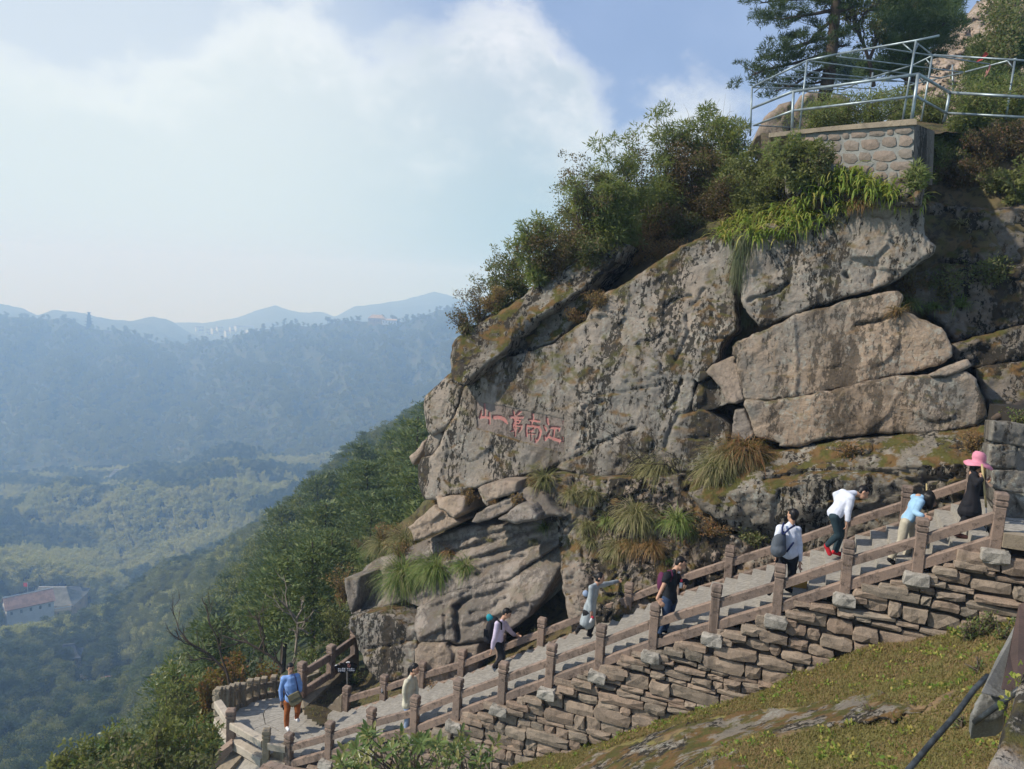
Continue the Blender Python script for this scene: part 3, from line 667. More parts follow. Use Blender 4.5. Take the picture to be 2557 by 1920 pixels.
def rock_block(name, poly, C, mat, parent=None, step=5, r=.3, amp=.09, tilt=.25, back=2.2, seed=0, nx=NX, ny=NY, y0=960, dfun=None, strata=None, cracks=(), jit=2.0, label=None, kind=None, post=None, squash=.96, facet=.5, pushv=None, grow=3.2):
    r = r*.38; amp = amp*1.15
    poly = np.array(poly, float); Q = []
    for i in range(len(poly)):
        a, b = poly[i], poly[(i+1) % len(poly)]; n = max(1, int(np.hypot(*(b-a))/7))
        for k in range(n): Q.append(a+(b-a)*k/n)
    Q = np.array(Q); Q3 = np.c_[Q, np.zeros(len(Q))]
    Q = Q+jit*np.c_[vnoise(Q3/23, seed+50)*1.4+vnoise(Q3/9, seed+51), vnoise(Q3/23, seed+52)*1.4+vnoise(Q3/9, seed+53)]
    if parent is not None and grow:
        T_ = np.roll(Q, -1, 0)-np.roll(Q, 1, 0); T_ /= np.linalg.norm(T_, axis=1)[:, None]+1e-9; ar_ = np.sum(Q[:, 0]*np.roll(Q[:, 1], -1)-np.roll(Q[:, 0], -1)*Q[:, 1]); Q = Q+np.c_[T_[:, 1], -T_[:, 0]]*(grow if ar_ > 0 else -grow)
    x0, yb = Q.min(0)-step; x1, y1 = Q.max(0)+step
    gx = np.arange(x0, x1, step); gy = np.arange(yb, y1, step); nxg = len(gx); Gx, Gy = np.meshgrid(gx, gy)
    cin = inside((Gx[:-1, :-1]+step/2), (Gy[:-1, :-1]+step/2), Q)
    ii, jj = np.nonzero(cin); a = ii*nxg+jj; F = np.stack([a, a+nxg, a+nxg+1, a+1], -1)      # faces the viewer (counter-clockwise seen from the camera)
    used, inv = np.unique(F, return_inverse=True); F = inv.reshape(-1, 4)
    X = Gx.ravel()[used]; Y = Gy.ravel()[used]
    Ed = np.concatenate([F[:, [0, 1]], F[:, [1, 2]], F[:, [2, 3]], F[:, [3, 0]]]); key = np.sort(Ed, 1); kk = key[:, 0]*len(X)+key[:, 1]
    u, idx, cnt = np.unique(kk, return_index=True, return_counts=True); BE = Ed[idx[cnt == 1]]; bv = np.unique(BE)
    e, nxp, nyp = near_poly(X, Y, Q); ins = inside(X, Y, Q)
    X[bv] = nxp[bv]; Y[bv] = nyp[bv]; e[bv] = 0; e = np.where(ins, e, 0)
    D = dfun(X, Y) if dfun else plane_d(X, Y, C, tilt, nx, ny, y0)
    em = e*D/FP; q = np.clip(em/r, 0, 1); off = r*(1-np.sqrt(np.maximum(0, 1-(1-q)**2)))
    W = P(X, Y, D); dd = rock_disp(W, amp, seed, strata, facet)*np.clip(em/(r*.7)+.25, 0, 1)
    for line, wpx, dep in cracks:
        jl = [tuple(p) for p in line]; sd = seg_dist(X+3*vnoise(np.c_[X/14, Y/14, X*0], seed+61), Y+3*vnoise(np.c_[X/14, Y/14, X*0], seed+62), jl); dd = dd+dep*np.exp(-(sd/wpx)**2)
    D2 = D+off+dd
    if post is not None: D2 = post(X, Y, D2)
    V = P(X, Y, D2)
    # sides: the boundary is carried back into the hill
    order = {a_: b_ for a_, b_ in BE.tolist()}; mp = -np.ones(len(X), int); mp[bv] = np.arange(len(bv)); n0 = len(V); cen = V[bv].mean(0)
    rings = [V]; Fs = [F]; prev = bv; base = V[bv]; push = np.array([nx, ny, 0])/math.hypot(nx, ny) if pushv is None else np.array(pushv)
    for s, sh in ((.33, 1.0), (1.0, squash)):
        ring = (base-cen)*sh+cen+push*back*s+[0, 0, -.1*s]; rings.append(ring)
        st = n0+(len(rings)-2)*len(bv); cur = lambda k: st+mp[k]
        pr = (lambda k: k) if len(rings) == 2 else (lambda k, st=st: st-len(bv)+mp[k])
        Fs.append(np.stack([pr(BE[:, 1]), pr(BE[:, 0]), cur(BE[:, 0]), cur(BE[:, 1])], -1))
    return part(name, np.vstack(rings), np.vstack(Fs), mat, parent, True, kind=kind, label=label)

face_poly = (z1([(482, 815), (570, 738), (700, 643), (790, 585), (870, 578), (950, 552), (1150, 490), (1260, 410), (1400, 305)])
    + z2([(60, 270), (160, 120), (330, 40), (420, -20), (520, -90)]) + [(1670, 640), (1700, 615), (1765, 592), (1815, 590), (1835, 640)]
    + z2([(1165, 0), (1168, 380), (1095, 430), (1045, 520), (1038, 590), (960, 668), (870, 735), (850, 800), (838, 900), (800, 985), (960, 983), (1040, 1040), (1110, 1100), (1110, 1230), (1030, 1330), (900, 1435), (760, 1445), (640, 1430), (450, 1445), (330, 1462), (200, 1482), (50, 1482), (-60, 1462)])
    + z1([(1330, 1462), (1230, 1432), (1180, 1408), (1260, 1366), (1400, 1305), (1500, 1246)]) + z2([(250, 1190), (425, 1110), (250, 1160)])
    + z1([(1500, 1222), (1400, 1280), (1250, 1345), (1150, 1395), (1060, 1430), (900, 1475), (700, 1515), (600, 1550), (400, 1610), (300, 1640), (180, 1640), (155, 1560), (140, 1400), (165, 1340), (240, 1330), (300, 1250), (342, 1140), (382, 1085), (432, 995), (465, 865)]))
PAN = [(1188, 999), (1411, 1046), (1409, 1132), (1192, 1070)]
def face_plane(X, Y):
    X = np.asarray(X, float); Y = np.asarray(Y, float)
    C = 18.35+.55*np.clip((1130-X)/130, 0, 1)**2*1.0                    # turns away at its left end
    t = np.where(Y < 960, .30, .12)
    return plane_d(X, Y, C, t)
def face_post(X, Y, D):
    e, _, _ = near_poly(X, Y, PAN); ins = inside(X, Y, PAN); w = np.where(ins, 0, e); calm = np.exp(-(w/22)**2)
    D = D*(1-calm)+(plane_d(X, Y, 18.35, .12))*calm
    return D+np.where(ins, .10*np.clip(e/5, 0, 1), 0)
M['rock_base'] = rock_mat('granite_base', c1=(.25, .195, .15), c2=(.19, .16, .13), dark=.7, lichen=.6, moss=.5, ochre=.2, streak=.5)
rk = thing('rock_outcrop', 'huge cracked granite outcrop with a red carved inscription rising behind the stone staircase', 'rock', P(1500, 1100, 19))
cr_main = [(z2([(90, 870), (220, 850), (350, 835), (500, 810), (610, 785)]), 3, .07), (z2([(640, 200), (740, 130), (840, 120)]), 4, .12), (z2([(800, 290), (815, 380), (780, 480), (720, 600)]), 5, .1), (z2([(30, 960), (90, 935), (160, 915)]), 4, .12),
    (z2([(830, 200), (890, 150), (930, 60)]), 5, .08), (z2([(1000, 260), (1030, 400), (1000, 540)]), 4, .08), (z2([(650, 960), (720, 900), (760, 760)]), 5, .1), (z2([(790, 1190), (960, 1185), (990, 1080)]), 3, .06), (z2([(640, 1250), (650, 1180), (740, 1010), (850, 990)]), 5, .1),
    (z1([(1400, 970), (1405, 1200), (1330, 1270)]), 4, .08), (z1([(590, 1240), (700, 1290), (740, 1350)]), 3, .05), (z1([(1000, 1290), (1060, 1250), (1070, 1330), (1000, 1390)]), 3, .05), (z1([(860, 600), (820, 620), (720, 700)]), 5, .08)]
rock_block('rock_face', face_poly, 18.35, M['rock'], rk, 4, .22, .085, .25, 2.4, 1, dfun=face_plane, cracks=cr_main, post=face_post, label='broad lichen-streaked face carrying the red inscription')
rock_block('rock_cap', z1([(392, 690), (385, 600), (390, 500), (430, 440), (520, 370), (640, 305), (740, 255), (850, 185), (960, 95), (1050, 15), (1200, -70), (1400, -190), (1500, -270), (1640, -330), (1720, -260), (1600, -120), (1480, -30), (1390, 50), (1200, 185), (1040, 285), (940, 375), (835, 460), (760, 545), (690, 597), (560, 697), (468, 785), (400, 760)]),
    18.0, M['rock_moss'], rk, 4, .38, .1, .55, 2.6, 2, y0=900, label='mossy capping slab above the long slanting crack')
rock_block('rock_wedge', z1([(700, 632), (770, 565), (845, 475), (950, 385), (1050, 295), (1210, 195), (1395, 62), (1440, 100), (1425, 200), (1420, 262), (1340, 290), (1250, 385), (1150, 465), (940, 535), (860, 560), (790, 565)]), 18.55, M['rock_moss'], rk, 4, .25, .08, .4, 2, 3, label='dark mossy wedge between two slanting cracks')
rock_block('rock_nose', z1([(388, 700), (340, 740), (250, 830), (190, 890), (175, 940), (190, 1050), (215, 1140), (240, 1163), (300, 1138), (350, 1098), (400, 1030), (438, 940), (455, 845), (468, 800), (398, 772)]), 18.55, M['rock'], rk, 4, .5, .07, .2, 2, 4, label='rounded nose sticking out at the left end')
rock_block('rock_chip', z1([(320, 1150), (325, 1180), (270, 1290), (230, 1325), (180, 1325), (190, 1240), (215, 1172), (260, 1152)]), 18.8, M['rock'], rk, 4, .25, .05, .2, 1.5, 5)
rock_block('rock_chip', z2([(1000, 745), (1045, 800), (1095, 920), (1010, 960), (905, 975), (850, 970), (850, 900), (890, 790)]), 18.35, M['rock'], rk, 4, .14, .08, .2, 1.5, 6)
rock_block('rock_chip', z2([(1000, 640), (1100, 600), (1190, 565), (1140, 620), (1185, 650), (1185, 700), (1218, 830), (1230, 900), (1180, 912), (1112, 922), (1062, 800), (1008, 735), (960, 692)]), 18.1, M['rock_pink'], rk, 4, .1, .06, .2, 1.5, 7)
rock_block('rock_chip', z2([(1170, 980), (1230, 968), (1310, 1180), (1160, 1212), (1140, 1180), (1160, 1090)]), 18.1, M['rock_slab'], rk, 4, .12, .05, .1, 1.5, 8)
rock_block('rock_chip', z2([(850, 735), (900, 700), (990, 685), (1000, 700), (940, 740), (880, 765)]), 18.2, M['rock'], rk, 4, .08, .03, .1, 1, 9)
fb = z3([(0, 822), (150, 762), (350, 692), (520, 650), (700, 572), (765, 520), (900, 430), (915, 400), (845, 330), (840, 140), (780, 90), (560, 118), (400, 130), (250, 200), (0, 250), (-150, 285), (-232, 340), (-232, 560), (-228, 700), (-200, 780), (-110, 870)])
rock_block('rock_slab', fb, 18.15, M['rock'], rk, 4, .2, .08, .12, 2.4, 10, cracks=[(z2([(1268, 150), (1400, 110), (1510, 75)])+z3([(40, 610)]), 4, .16), (z3([(500, 500), (570, 490), (540, 620)]), 4, .06), (z3([(385, 560), (395, 580)]), 6, .2), (z3([(230, 740), (200, 560)]), 4, .05)], label='topmost of three long right-hand slabs, under the strap-leaved plants')
gb = z3([(0, 852), (100, 802), (250, 762), (400, 717), (560, 682), (690, 667), (720, 692), (690, 770), (950, 880), (1000, 950), (1010, 1040), (940, 1088), (700, 1148), (500, 1188), (280, 1238), (100, 1278), (0, 1290)])+z2([(1510, 880), (1400, 903), (1240, 885), (1215, 800), (1192, 690), (1190, 580), (1150, 560), (1150, 500), (1200, 460), (1300, 420), (1400, 374)])
rock_block('rock_slab', gb, 18.0, M['rock_right'], rk, 4, .12, .05, .06, 2.4, 11, cracks=[(z3([(450, 852), (560, 840), (690, 790)]), 4, .16), (z3([(70, 800), (90, 1000), (85, 1270)]), 6, -.05)], label='middle right-hand slab with a warm buff patch')
hb_ = z3([(0, 1306), (100, 1290), (300, 1250), (500, 1203), (700, 1163), (870, 1160), (980, 1165), (1100, 1130), (1150, 1180), (1200, 1300), (1210, 1400), (1150, 1450), (950, 1485), (780, 1500), (700, 1490), (600, 1495), (400, 1510), (200, 1540), (100, 1570), (0, 1570)])+z2([(1510, 1215), (1400, 1190), (1335, 1175), (1300, 1090), (1250, 960), (1240, 905), (1400, 922), (1510, 905)])
rock_block('rock_slab', hb_, 17.75, M['rock_right'], rk, 4, .15, .05, -.02, 2.4, 12, label='lowest right-hand slab, overhanging a black crevice')
rock_block('rock_chip', z3([(880, 1150), (1010, 1100), (1105, 1070), (1120, 1098), (1000, 1153)]), 17.6, M['rock_pink'], rk, 4, .12, .03, .3, 1, 13)
for k, (pl, c) in enumerate([(z3([(870, 130), (1000, 150), (1250, 180), (1520, 130), (1520, 480), (1150, 500), (960, 480), (900, 420), (865, 330)]), 19.4), (z3([(740, 560), (960, 500), (1150, 510), (1520, 490), (1520, 830), (1350, 870), (1030, 960), (960, 860), (720, 680)]), 19.3), (z3([(1020, 980), (1370, 880), (1520, 850), (1520, 1050), (1160, 1110), (1020, 1060)]), 18.9), (z3([(1165, 1120), (1520, 1060), (1520, 1330), (1260, 1410), (1210, 1300)]), 18.6)]):
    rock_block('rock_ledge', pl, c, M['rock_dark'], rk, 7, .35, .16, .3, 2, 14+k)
def under_d(X, Y):
    X = np.asarray(X, float); Y = np.asarray(Y, float); C = 17.75-1.25*np.clip((Y-1200)/330, 0, 1); return plane_d(X, Y, C, 0)
rock_block('rock_base', [(1196, 1224), (1300, 1200), (1400, 1186), (1500, 1196), (1640, 1194), (1700, 1188), (1730, 1200), (1765, 1250), (1760, 1330), (1740, 1400), (1730, 1470), (1700, 1560), (1600, 1590), (1480, 1630), (1440, 1640), (1425, 1560), (1410, 1480), (1402, 1380), (1392, 1300), (1330, 1290), (1260, 1270), (1215, 1262)], 17.3, M['rock_base'], rk, 4, .25, .24, 0, 2.5, 20, dfun=under_d,
    cracks=[(Zm(1400, 1050, 3.687, [(640, 800), (720, 740), (900, 850), (1000, 920)]), 5, .15), (Zm(1400, 1050, 3.687, [(870, 1080), (900, 1240), (1010, 1300)]), 6, .2), (Zm(1400, 1050, 3.687, [(1130, 540), (1280, 510), (1300, 590), (1150, 640)]), 5, .15)], label='broken base rock with hanging grass tufts')
def moss_d(X, Y):
    X = np.asarray(X, float); Y = np.asarray(Y, float); yt = 1240-(X-1750)*.13; up = np.clip((yt-Y)/110, -1, 1)
    return plane_d(X, Y, 16.75+np.where(up > 0, 1.25*up, .25*up*up), 0)
rock_block('rock_base', [(1735, 1195), (1830, 1152), (1880, 1134), (1960, 1125), (2100, 1100), (2300, 1082), (2440, 1062), (2485, 1066), (2487, 1330), (2400, 1350), (2200, 1400), (2050, 1440), (1985, 1400), (1935, 1350), (1870, 1333), (1810, 1312), (1760, 1275), (1722, 1232)], 16.7, M['rock_moss'], rk, 5, .3, .13, 0, 2.2, 21, dfun=moss_d, cracks=[(Zm(1400, 1050, 3.687, [(1870, 540), (2050, 510), (2212, 490)]), 5, .15), (Zm(1700, 1060, 2.517, [(770, 300), (1000, 290), (1250, 290), (1480, 360), (1700, 330)]), 5, .15)], label='long mossy boulder behind the upper steps')
rock_block('rock_base', [(1650, 1340), (1720, 1280), (1800, 1335), (1900, 1360), (1990, 1405), (2080, 1440), (2000, 1500), (1800, 1560), (1690, 1600), (1640, 1560), (1640, 1450)], 16.9, M['rock_base'], rk, 4, .3, .2, 0, 1.8, 22)

# ---- carved inscription panel, cut into the face: five characters
z9 = lambda p: [(1200+x/9.617, 980+y/9.617) for x, y in p]
strokes = [([(100, 235), (102, 420), (105, 590)], (38, 46, 50)), ([(22, 440), (5, 520), (-12, 610)], (34, 42, 46)), ([(-12, 590), (110, 585), (205, 605)], (52, 60, 60)), ([(205, 470), (218, 610), (212, 745)], (30, 46, 42)),
  ([(305, 565), (330, 590), (460, 590), (560, 640), (640, 740)], (50, 90, 84, 84, 34)),
  ([(785, 440), (800, 500), (812, 560)], (36, 44, 30)), ([(960, 445), (900, 505), (835, 560)], (56, 60, 36)), ([(720, 585), (860, 595), (1005, 590)], (62, 60, 56)), ([(795, 650), (880, 655), (950, 665)], (40, 38, 42)), ([(950, 660), (935, 700), (900, 735)], (44, 44, 36)), ([(795, 720), (900, 728)], (34, 36)),
  ([(835, 620), (838, 820), (828, 1045)], (42, 46, 34)), ([(775, 785), (860, 795), (985, 795)], (44, 42, 46)), ([(800, 700), (780, 790)], (36, 44)), ([(985, 795), (960, 880), (915, 945)], (46, 48, 30)), ([(850, 850), (790, 910), (715, 935)], (40, 38, 20)), ([(775, 790), (790, 850), (870, 860)], (36, 34, 30)),
  ([(1255, 505), (1260, 600), (1255, 665)], (46, 50, 46)), ([(1165, 655), (1280, 670), (1400, 690)], (40, 54, 56)), ([(1235, 680), (1215, 780)], (44, 40)), ([(1100, 775), (1098, 900), (1108, 1050)], (38, 42, 42)), ([(1135, 790), (1260, 800), (1390, 820)], (52, 56, 60)), ([(1385, 815), (1440, 930), (1400, 1080), (1325, 1185)], (60, 60, 58, 50)), ([(1300, 1105), (1335, 1180)], (26, 44)),
  ([(1300, 855), (1225, 895)], (34, 34)), ([(1150, 910), (1265, 925)], (28, 30)), ([(1145, 985), (1305, 995)], (28, 30)), ([(1215, 890), (1215, 1010), (1218, 1150)], (32, 32, 26)),
  ([(1595, 610), (1605, 680), (1625, 755)], (44, 62, 50)), ([(1520, 795), (1555, 850), (1575, 915)], (30, 56, 44)), ([(1535, 1050), (1555, 1130), (1600, 1060), (1665, 925)], (36, 60, 58, 30)), ([(1680, 840), (1780, 845), (1890, 850)], (52, 66, 50)), ([(1885, 850), (1875, 920)], (44, 50)), ([(1765, 870), (1760, 960), (1735, 1075)], (48, 46, 50)), ([(1625, 1055), (1760, 1110), (1890, 1150)], (54, 66, 72)), ([(1890, 1110), (1885, 1225)], (40, 26)),
  ([(1960, 690), (2000, 690)], (16, 16)), ([(1980, 690), (1980, 760)], (14, 14)), ([(1955, 1070), (1995, 1075)], (14, 14)), ([(1955, 1120), (1995, 1125)], (14, 14)), ([(1975, 1070), (1975, 1180)], (14, 14)), ([(1930, 1185), (2000, 1190)], (14, 14))]
st = .8; gx = np.arange(1184, 1416, st); gy = np.arange(994, 1138, st); Gx, Gy = np.meshgrid(gx, gy)
cx, cy = (Gx[:-1, :-1]+.5*st), (Gy[:-1, :-1]+.5*st); cin = inside(cx, cy, PAN)
def stroke_mask(X, Y):
    m = np.zeros(X.shape); wob = .45*vnoise(np.c_[X.ravel()/2.2, Y.ravel()/2.2, X.ravel()*0], 77).reshape(X.shape)
    for pts, ws in strokes:
        pp_ = z9(pts)
        for (a, b, wa, wb) in zip(pp_[:-1], pp_[1:], ws[:-1], ws[1:]):
            dx, dy = b[0]-a[0], b[1]-a[1]; t = np.clip(((X-a[0])*dx+(Y-a[1])*dy)/(dx*dx+dy*dy), 0, 1)
            dd = np.hypot(X-a[0]-t*dx, Y-a[1]-t*dy); hw = (wa+(wb-wa)*t)/9.617/2*1.18; m = np.maximum(m, np.clip((hw-dd+wob)/.8+.5, 0, 1))
    return m
mv = stroke_mask(Gx, Gy); mc = stroke_mask(cx, cy) > .5
D = plane_d(Gx, Gy, 18.35, .12)+.03+mv*.035; Wp = P(Gx, Gy, D); D = D+.012*fbm(Wp.reshape(-1, 3)*6, 3, 5).reshape(D.shape)
V = P(Gx, Gy, D).reshape(-1, 3); nxg = len(gx)
def sub(mask):
    ii, jj = np.nonzero(mask); a = ii*nxg+jj; F = np.stack([a, a+nxg, a+nxg+1, a+1], -1); u, inv = np.unique(F, return_inverse=True); return V[u], inv.reshape(-1, 4)
m_, t_, b_, o_ = new_mat('carved_red_paint'); pz = t_.pos(); nn = t_.noise(pz, 14, 5, .7)
t_.put(b_.inputs['Base Color'], t_.mix(t_.ramp(nn, .40, .66), (.39, .155, .135), (.28, .17, .145))); bump(t_, b_, nn, .4, .02)
M['panel'] = rock_mat('dressed_panel', c1=(.235, .185, .155), c2=(.20, .17, .145), dark=.35, lichen=.25, moss=0, ochre=.1, streak=.3)
v_, f_ = sub(cin & ~mc); pan = part('inscription_panel', v_, f_, M['panel'], rk, True, label='dressed sunken panel with a line of five large carved characters')
v_, f_ = sub(cin & mc); part('carved_characters', v_, f_, m_, pan, True, kind='stuff', label='red painted carved characters reading 江南第一山 from right to left')

# ---- fallen boulder group left of the cave
sn = np.array([-.5, -.1, .8]); sn = sn/np.linalg.norm(sn)
def jd(C0, C1, ya, yb, xs=0.0):
    def f(X, Y):
        X = np.asarray(X, float); Y = np.asarray(Y, float); s = np.clip((Y+(X-1150)*xs-ya)/(yb-ya), 0, 1); return plane_d(X, Y, C1+(C0-C1)*(1-s), 0)
    return f
bo = thing('boulder', 'big slanting layered boulder with grass tufts, left of the black cave', 'boulder', P(1150, 1500, 18.5))
rock_block('rock_bed', zj([(245, 870), (300, 800), (420, 750), (660, 650), (900, 560), (1240, 538), (1500, 480), (1570, 502), (1580, 600), (1560, 640), (1335, 788), (1205, 878), (1010, 930), (850, 960), (622, 1058), (520, 1010), (350, 1088), (200, 1103)]), 18, M['rock_slab'], bo, 4, .22, .1, 0, 2.5, 30, dfun=jd(18.7, 17.2, 1290, 1500, .42), strata=(sn, .30, .15), cracks=[(zj([(690, 650), (1000, 605), (1250, 562)]), 4, .12), (zj([(480, 830), (800, 725), (1100, 640), (1420, 555)]), 5, .2), (zj([(840, 800), (1000, 745), (1230, 690), (1570, 612)]), 6, .22), (zj([(1000, 850), (1100, 790), (1300, 735)]), 5, .18), (zj([(250, 880), (420, 860), (560, 800)]), 4, .1), (zj([(640, 900), (900, 830), (1050, 800)]), 4, .14)], label='sloping upper slab')
rock_block('rock_bed', zj([(625, 1066), (860, 968), (1012, 938), (1212, 886), (1342, 797), (1562, 648), (1562, 720), (1500, 850), (1420, 1000), (1330, 1120), (1230, 1190), (1120, 1262), (1000, 1290), (870, 1290), (810, 1278), (640, 1290), (605, 1200)]), 17.2, M['rock_slab'], bo, 4, .3, .11, -.1, 3, 31, dfun=jd(17.7, 16.75, 1400, 1560, .3), strata=(sn, .5, .18), cracks=[(zj([(880, 1060), (870, 1150), (885, 1270)]), 7, .35), (zj([(790, 1060), (800, 1280)]), 3, .12), (zj([(780, 1120), (870, 1125)]), 3, .1), (zj([(870, 1060), (960, 1010), (1100, 980), (1200, 930)]), 7, .25), (zj([(960, 1100), (1080, 1080), (1180, 1000)]), 5, .15)])
rock_block('rock_bed', zj([(200, 1125), (360, 1102), (500, 1150), (612, 1200), (600, 1500), (480, 1540), (380, 1530), (290, 1420), (240, 1290), (188, 1180)]), 17.2, M['rock'], bo, 4, .35, .1, .05, 2.5, 32, cracks=[(zj([(280, 1330), (430, 1310), (580, 1270)]), 3, .1)])
rock_block('rock_bed', zj([(640, 1302), (800, 1297), (850, 1340), (1010, 1300), (1000, 1480), (900, 1560), (650, 1600), (612, 1500), (615, 1330)]), 16.9, M['rock_pink'], bo, 4, .25, .08, .05, 2.5, 33, cracks=[(zj([(820, 1300), (850, 1360), (835, 1500)]), 4, .12)])
rock_block('rock_bed', zj([(160, 890), (245, 875), (205, 1090), (180, 1035)]), 17.9, M['rock_slab'], bo, 4, .2, .05, .1, 1.5, 34)
for k, (pl, c, mm, lb) in enumerate([([(1010, 300), (1080, 270), (1265, 252), (1250, 330), (1060, 392)], 18.0, 'rock_pink', 'pale wedge of rock tucked under the crack of the outcrop'), ([(970, 512), (1000, 460), (1200, 370), (1290, 330), (1265, 400), (1110, 495), (1000, 522)], 18.1, 'rock_slab', 'long low grey rock on the ledge above the slanting boulder'),
     ([(1120, 502), (1260, 410), (1340, 410), (1392, 470), (1380, 512), (1250, 532)], 17.7, 'rock_slab', 'round brown rock on the ledge above the slanting boulder'), ([(728, 365), (930, 345), (922, 460), (860, 505), (760, 432)], 18.9, 'rock_pink', 'upright block under the left end of the outcrop'),
     ([(560, 545), (720, 408), (862, 480), (905, 522), (700, 612), (600, 640)], 19.2, 'rock_pink', 'flaky pale rock at the left foot of the outcrop'), ([(1250, 330), (1330, 300), (1420, 330), (1500, 420), (1560, 480), (1400, 500), (1340, 420)], 18.2, 'rock_slab', 'rubble rock beside the top of the slanting boulder')]):
    o = rock_block('boulder', zj(pl), c, M[mm], None, 4, .25, .08, .35, 1.6, 40+k, strata=(sn, .3, .1) if k in (1, 4) else None); props(o, lb, 'rock', None)
o = rock_block('boulder', z1([(60, 1330), (110, 1290), (215, 1172), (190, 1240), (160, 1330), (100, 1400)]), 21, M['rock_pink'], None, 4, .3, .06, .3, 1.6, 47); props(o, 'smooth pink rock peeping out left of the outcrop above the pines', 'rock')

# ---- the hillside behind and above the blocks
hill_poly = [(1075, 1230), (1120, 1100), (1150, 930), (1160, 860), (1200, 800), (1300, 735), (1430, 650), (1560, 590), (1700, 520), (1850, 440), (1950, 345), (2000, 330), (2310, 318), (2650, 330), (2900, 340), (2900, 1700), (1500, 1680), (1430, 1640), (1200, 1640), (1000, 1690), (930, 1600), (920, 1450), (960, 1340), (1020, 1290)]
def hill_d(X, Y):
    X = np.asarray(X, float); Y = np.asarray(Y, float)
    top = np.interp(X, [1000, 1160, 1430, 1700, 1850, 1950, 2310, 2900], [1100, 860, 650, 520, 440, 345, 318, 330]); up = np.clip(1-(Y-top)/260, 0, 1)
    C = 19.6+2.4*up**1.5; C = np.where(X > 2280, C+.5, C); return plane_d(X, Y, C, .1)
rock_block('hillside', hill_poly, 20, M['soil'], None, 10, .4, .22, .3, 16, 60, dfun=hill_d, kind='structure')
# ------------------------------------------------------------------ staircase
near_px = [(2502.5, 1229), (2306, 1294), (2123, 1350), (1951, 1410), (1790.6, 1459), (1638.5, 1507), (1503.6, 1559.6), (1378, 1607), (1258.5, 1653), (1145, 1695.5), (1038, 1738), (929, 1767.6), (824, 1802), (723, 1830)]
def at_C(X, Y, C): return P(X, Y, C/(NY+NX*(X-1278.5)/FP))
PH = .86
NTOP = np.array([at_C(x, y, 14.1) for x, y in near_px]); NB = NTOP-[0, 0, PH]
# straighten the plan line
lin = np.polyfit(NB[:, 0], NB[:, 1], 1); NB[:, 1] = np.polyval(lin, NB[:, 0])
along = NB[-1]-NB[0]; along[2] = 0; along /= np.linalg.norm(along); perp = np.array([-along[1], along[0], 0]); perp = perp if perp[1] > 0 else -perp
WID = 2.36
FB = NB+perp*WID
YAW = math.atan2(along[1], along[0])
z_at = lambda s: np.interp(s, np.arange(14), NB[:, 2]); 
def near_at(s): return np.array([np.interp(s, np.arange(14), NB[:, k]) for k in range(3)])
def stair_pt(s, w=0.0, dz=0.0): return near_at(s)+perp*w+[0, 0, dz]
stair = thing('staircase', None, None, NB[7]); stair['kind'] = 'structure'
rs = np.random.RandomState(3)
SURF = .13                                            # tread level above the post foot
def step_top(s): return z_at(min(13, (math.floor(s*4+1e-6)+.5)/4))+SURF
for q in range(52):                                   # four treads to a bay
    s0, s1 = q/4, (q+1)/4; a, b = near_at(s0), near_at(s1); zt = z_at((s0+s1)/2)+SURF; mb = MB()
    lo = .11; hi = WID-.1; j = lambda: rs.uniform(-.006, .006); ov = along*.035
    c = [a+perp*lo-ov*0, a+perp*hi, b+perp*hi+ov, b+perp*lo+ov]
    v = [np.array([p[0]+j(), p[1]+j(), zt-.19]) for p in c]+[np.array([p[0]+j(), p[1]+j(), zt+j()*.6]) for p in c]
    v = [v[0], v[3], v[2], v[1], v[4], v[7], v[6], v[5]]
    mb.hexa(v); mb.build('step', M['step'], stair)
# solid body under the treads
mb = MB(); a, b = NB[0]+perp*.14, NB[13]+perp*.14
top = [p+perp*.14+[0, 0, -.12] for p in NB]+[p+perp*(WID-.12)+[0, 0, -.12] for p in NB]
for i in range(13):
    t0, t1 = NB[i]+[0, 0, -.14], NB[i+1]+[0, 0, -.14]; f0, f1 = t0+perp*(WID-.1), t1+perp*(WID-.1); n0, n1 = t0+perp*.16, t1+perp*.16
    dn = np.array([0, 0, -3.2]); mb.hexa([n0+dn, n1+dn, f1+dn, f0+dn, n0, n1, f1, f0])
mb.build('stair_core', M['darkfill'], stair)

# --- stone rail pieces
def square_loft(mb, base, prof, yaw, lean=(0, 0)):
    """prof: list of (z, half width); chamfered square sections"""
    ca, sa = math.cos(yaw), math.sin(yaw); V = []; n = 8
    for z, h in prof:
        c = h*.88
        for x, y in ((h, -c), (h, c), (c, h), (-c, h), (-h, c), (-h, -c), (-c, -h), (c, -h)): V.append((base[0]+x*ca-y*sa+lean[0]*z, base[1]+x*sa+y*ca+lean[1]*z, base[2]+z))
    F = [(i*n+j, i*n+(j+1) % n, (i+1)*n+(j+1) % n, (i+1)*n+j) for i in range(len(prof)-1) for j in range(n)]
    V += [tuple(np.mean(V[:8], 0)), tuple(np.mean(V[-8:], 0))]; k = len(V)
    T = [(k-2, (j+1) % n, j) for j in range(n)]+[(k-1, k-2-8+j, k-2-8+(j+1) % n) for j in range(n)]
    mb.Q.append(np.array(F)+mb.n); mb.T.append(np.array(T)+mb.n); mb.V.append(np.array(V)); mb.n += len(V)
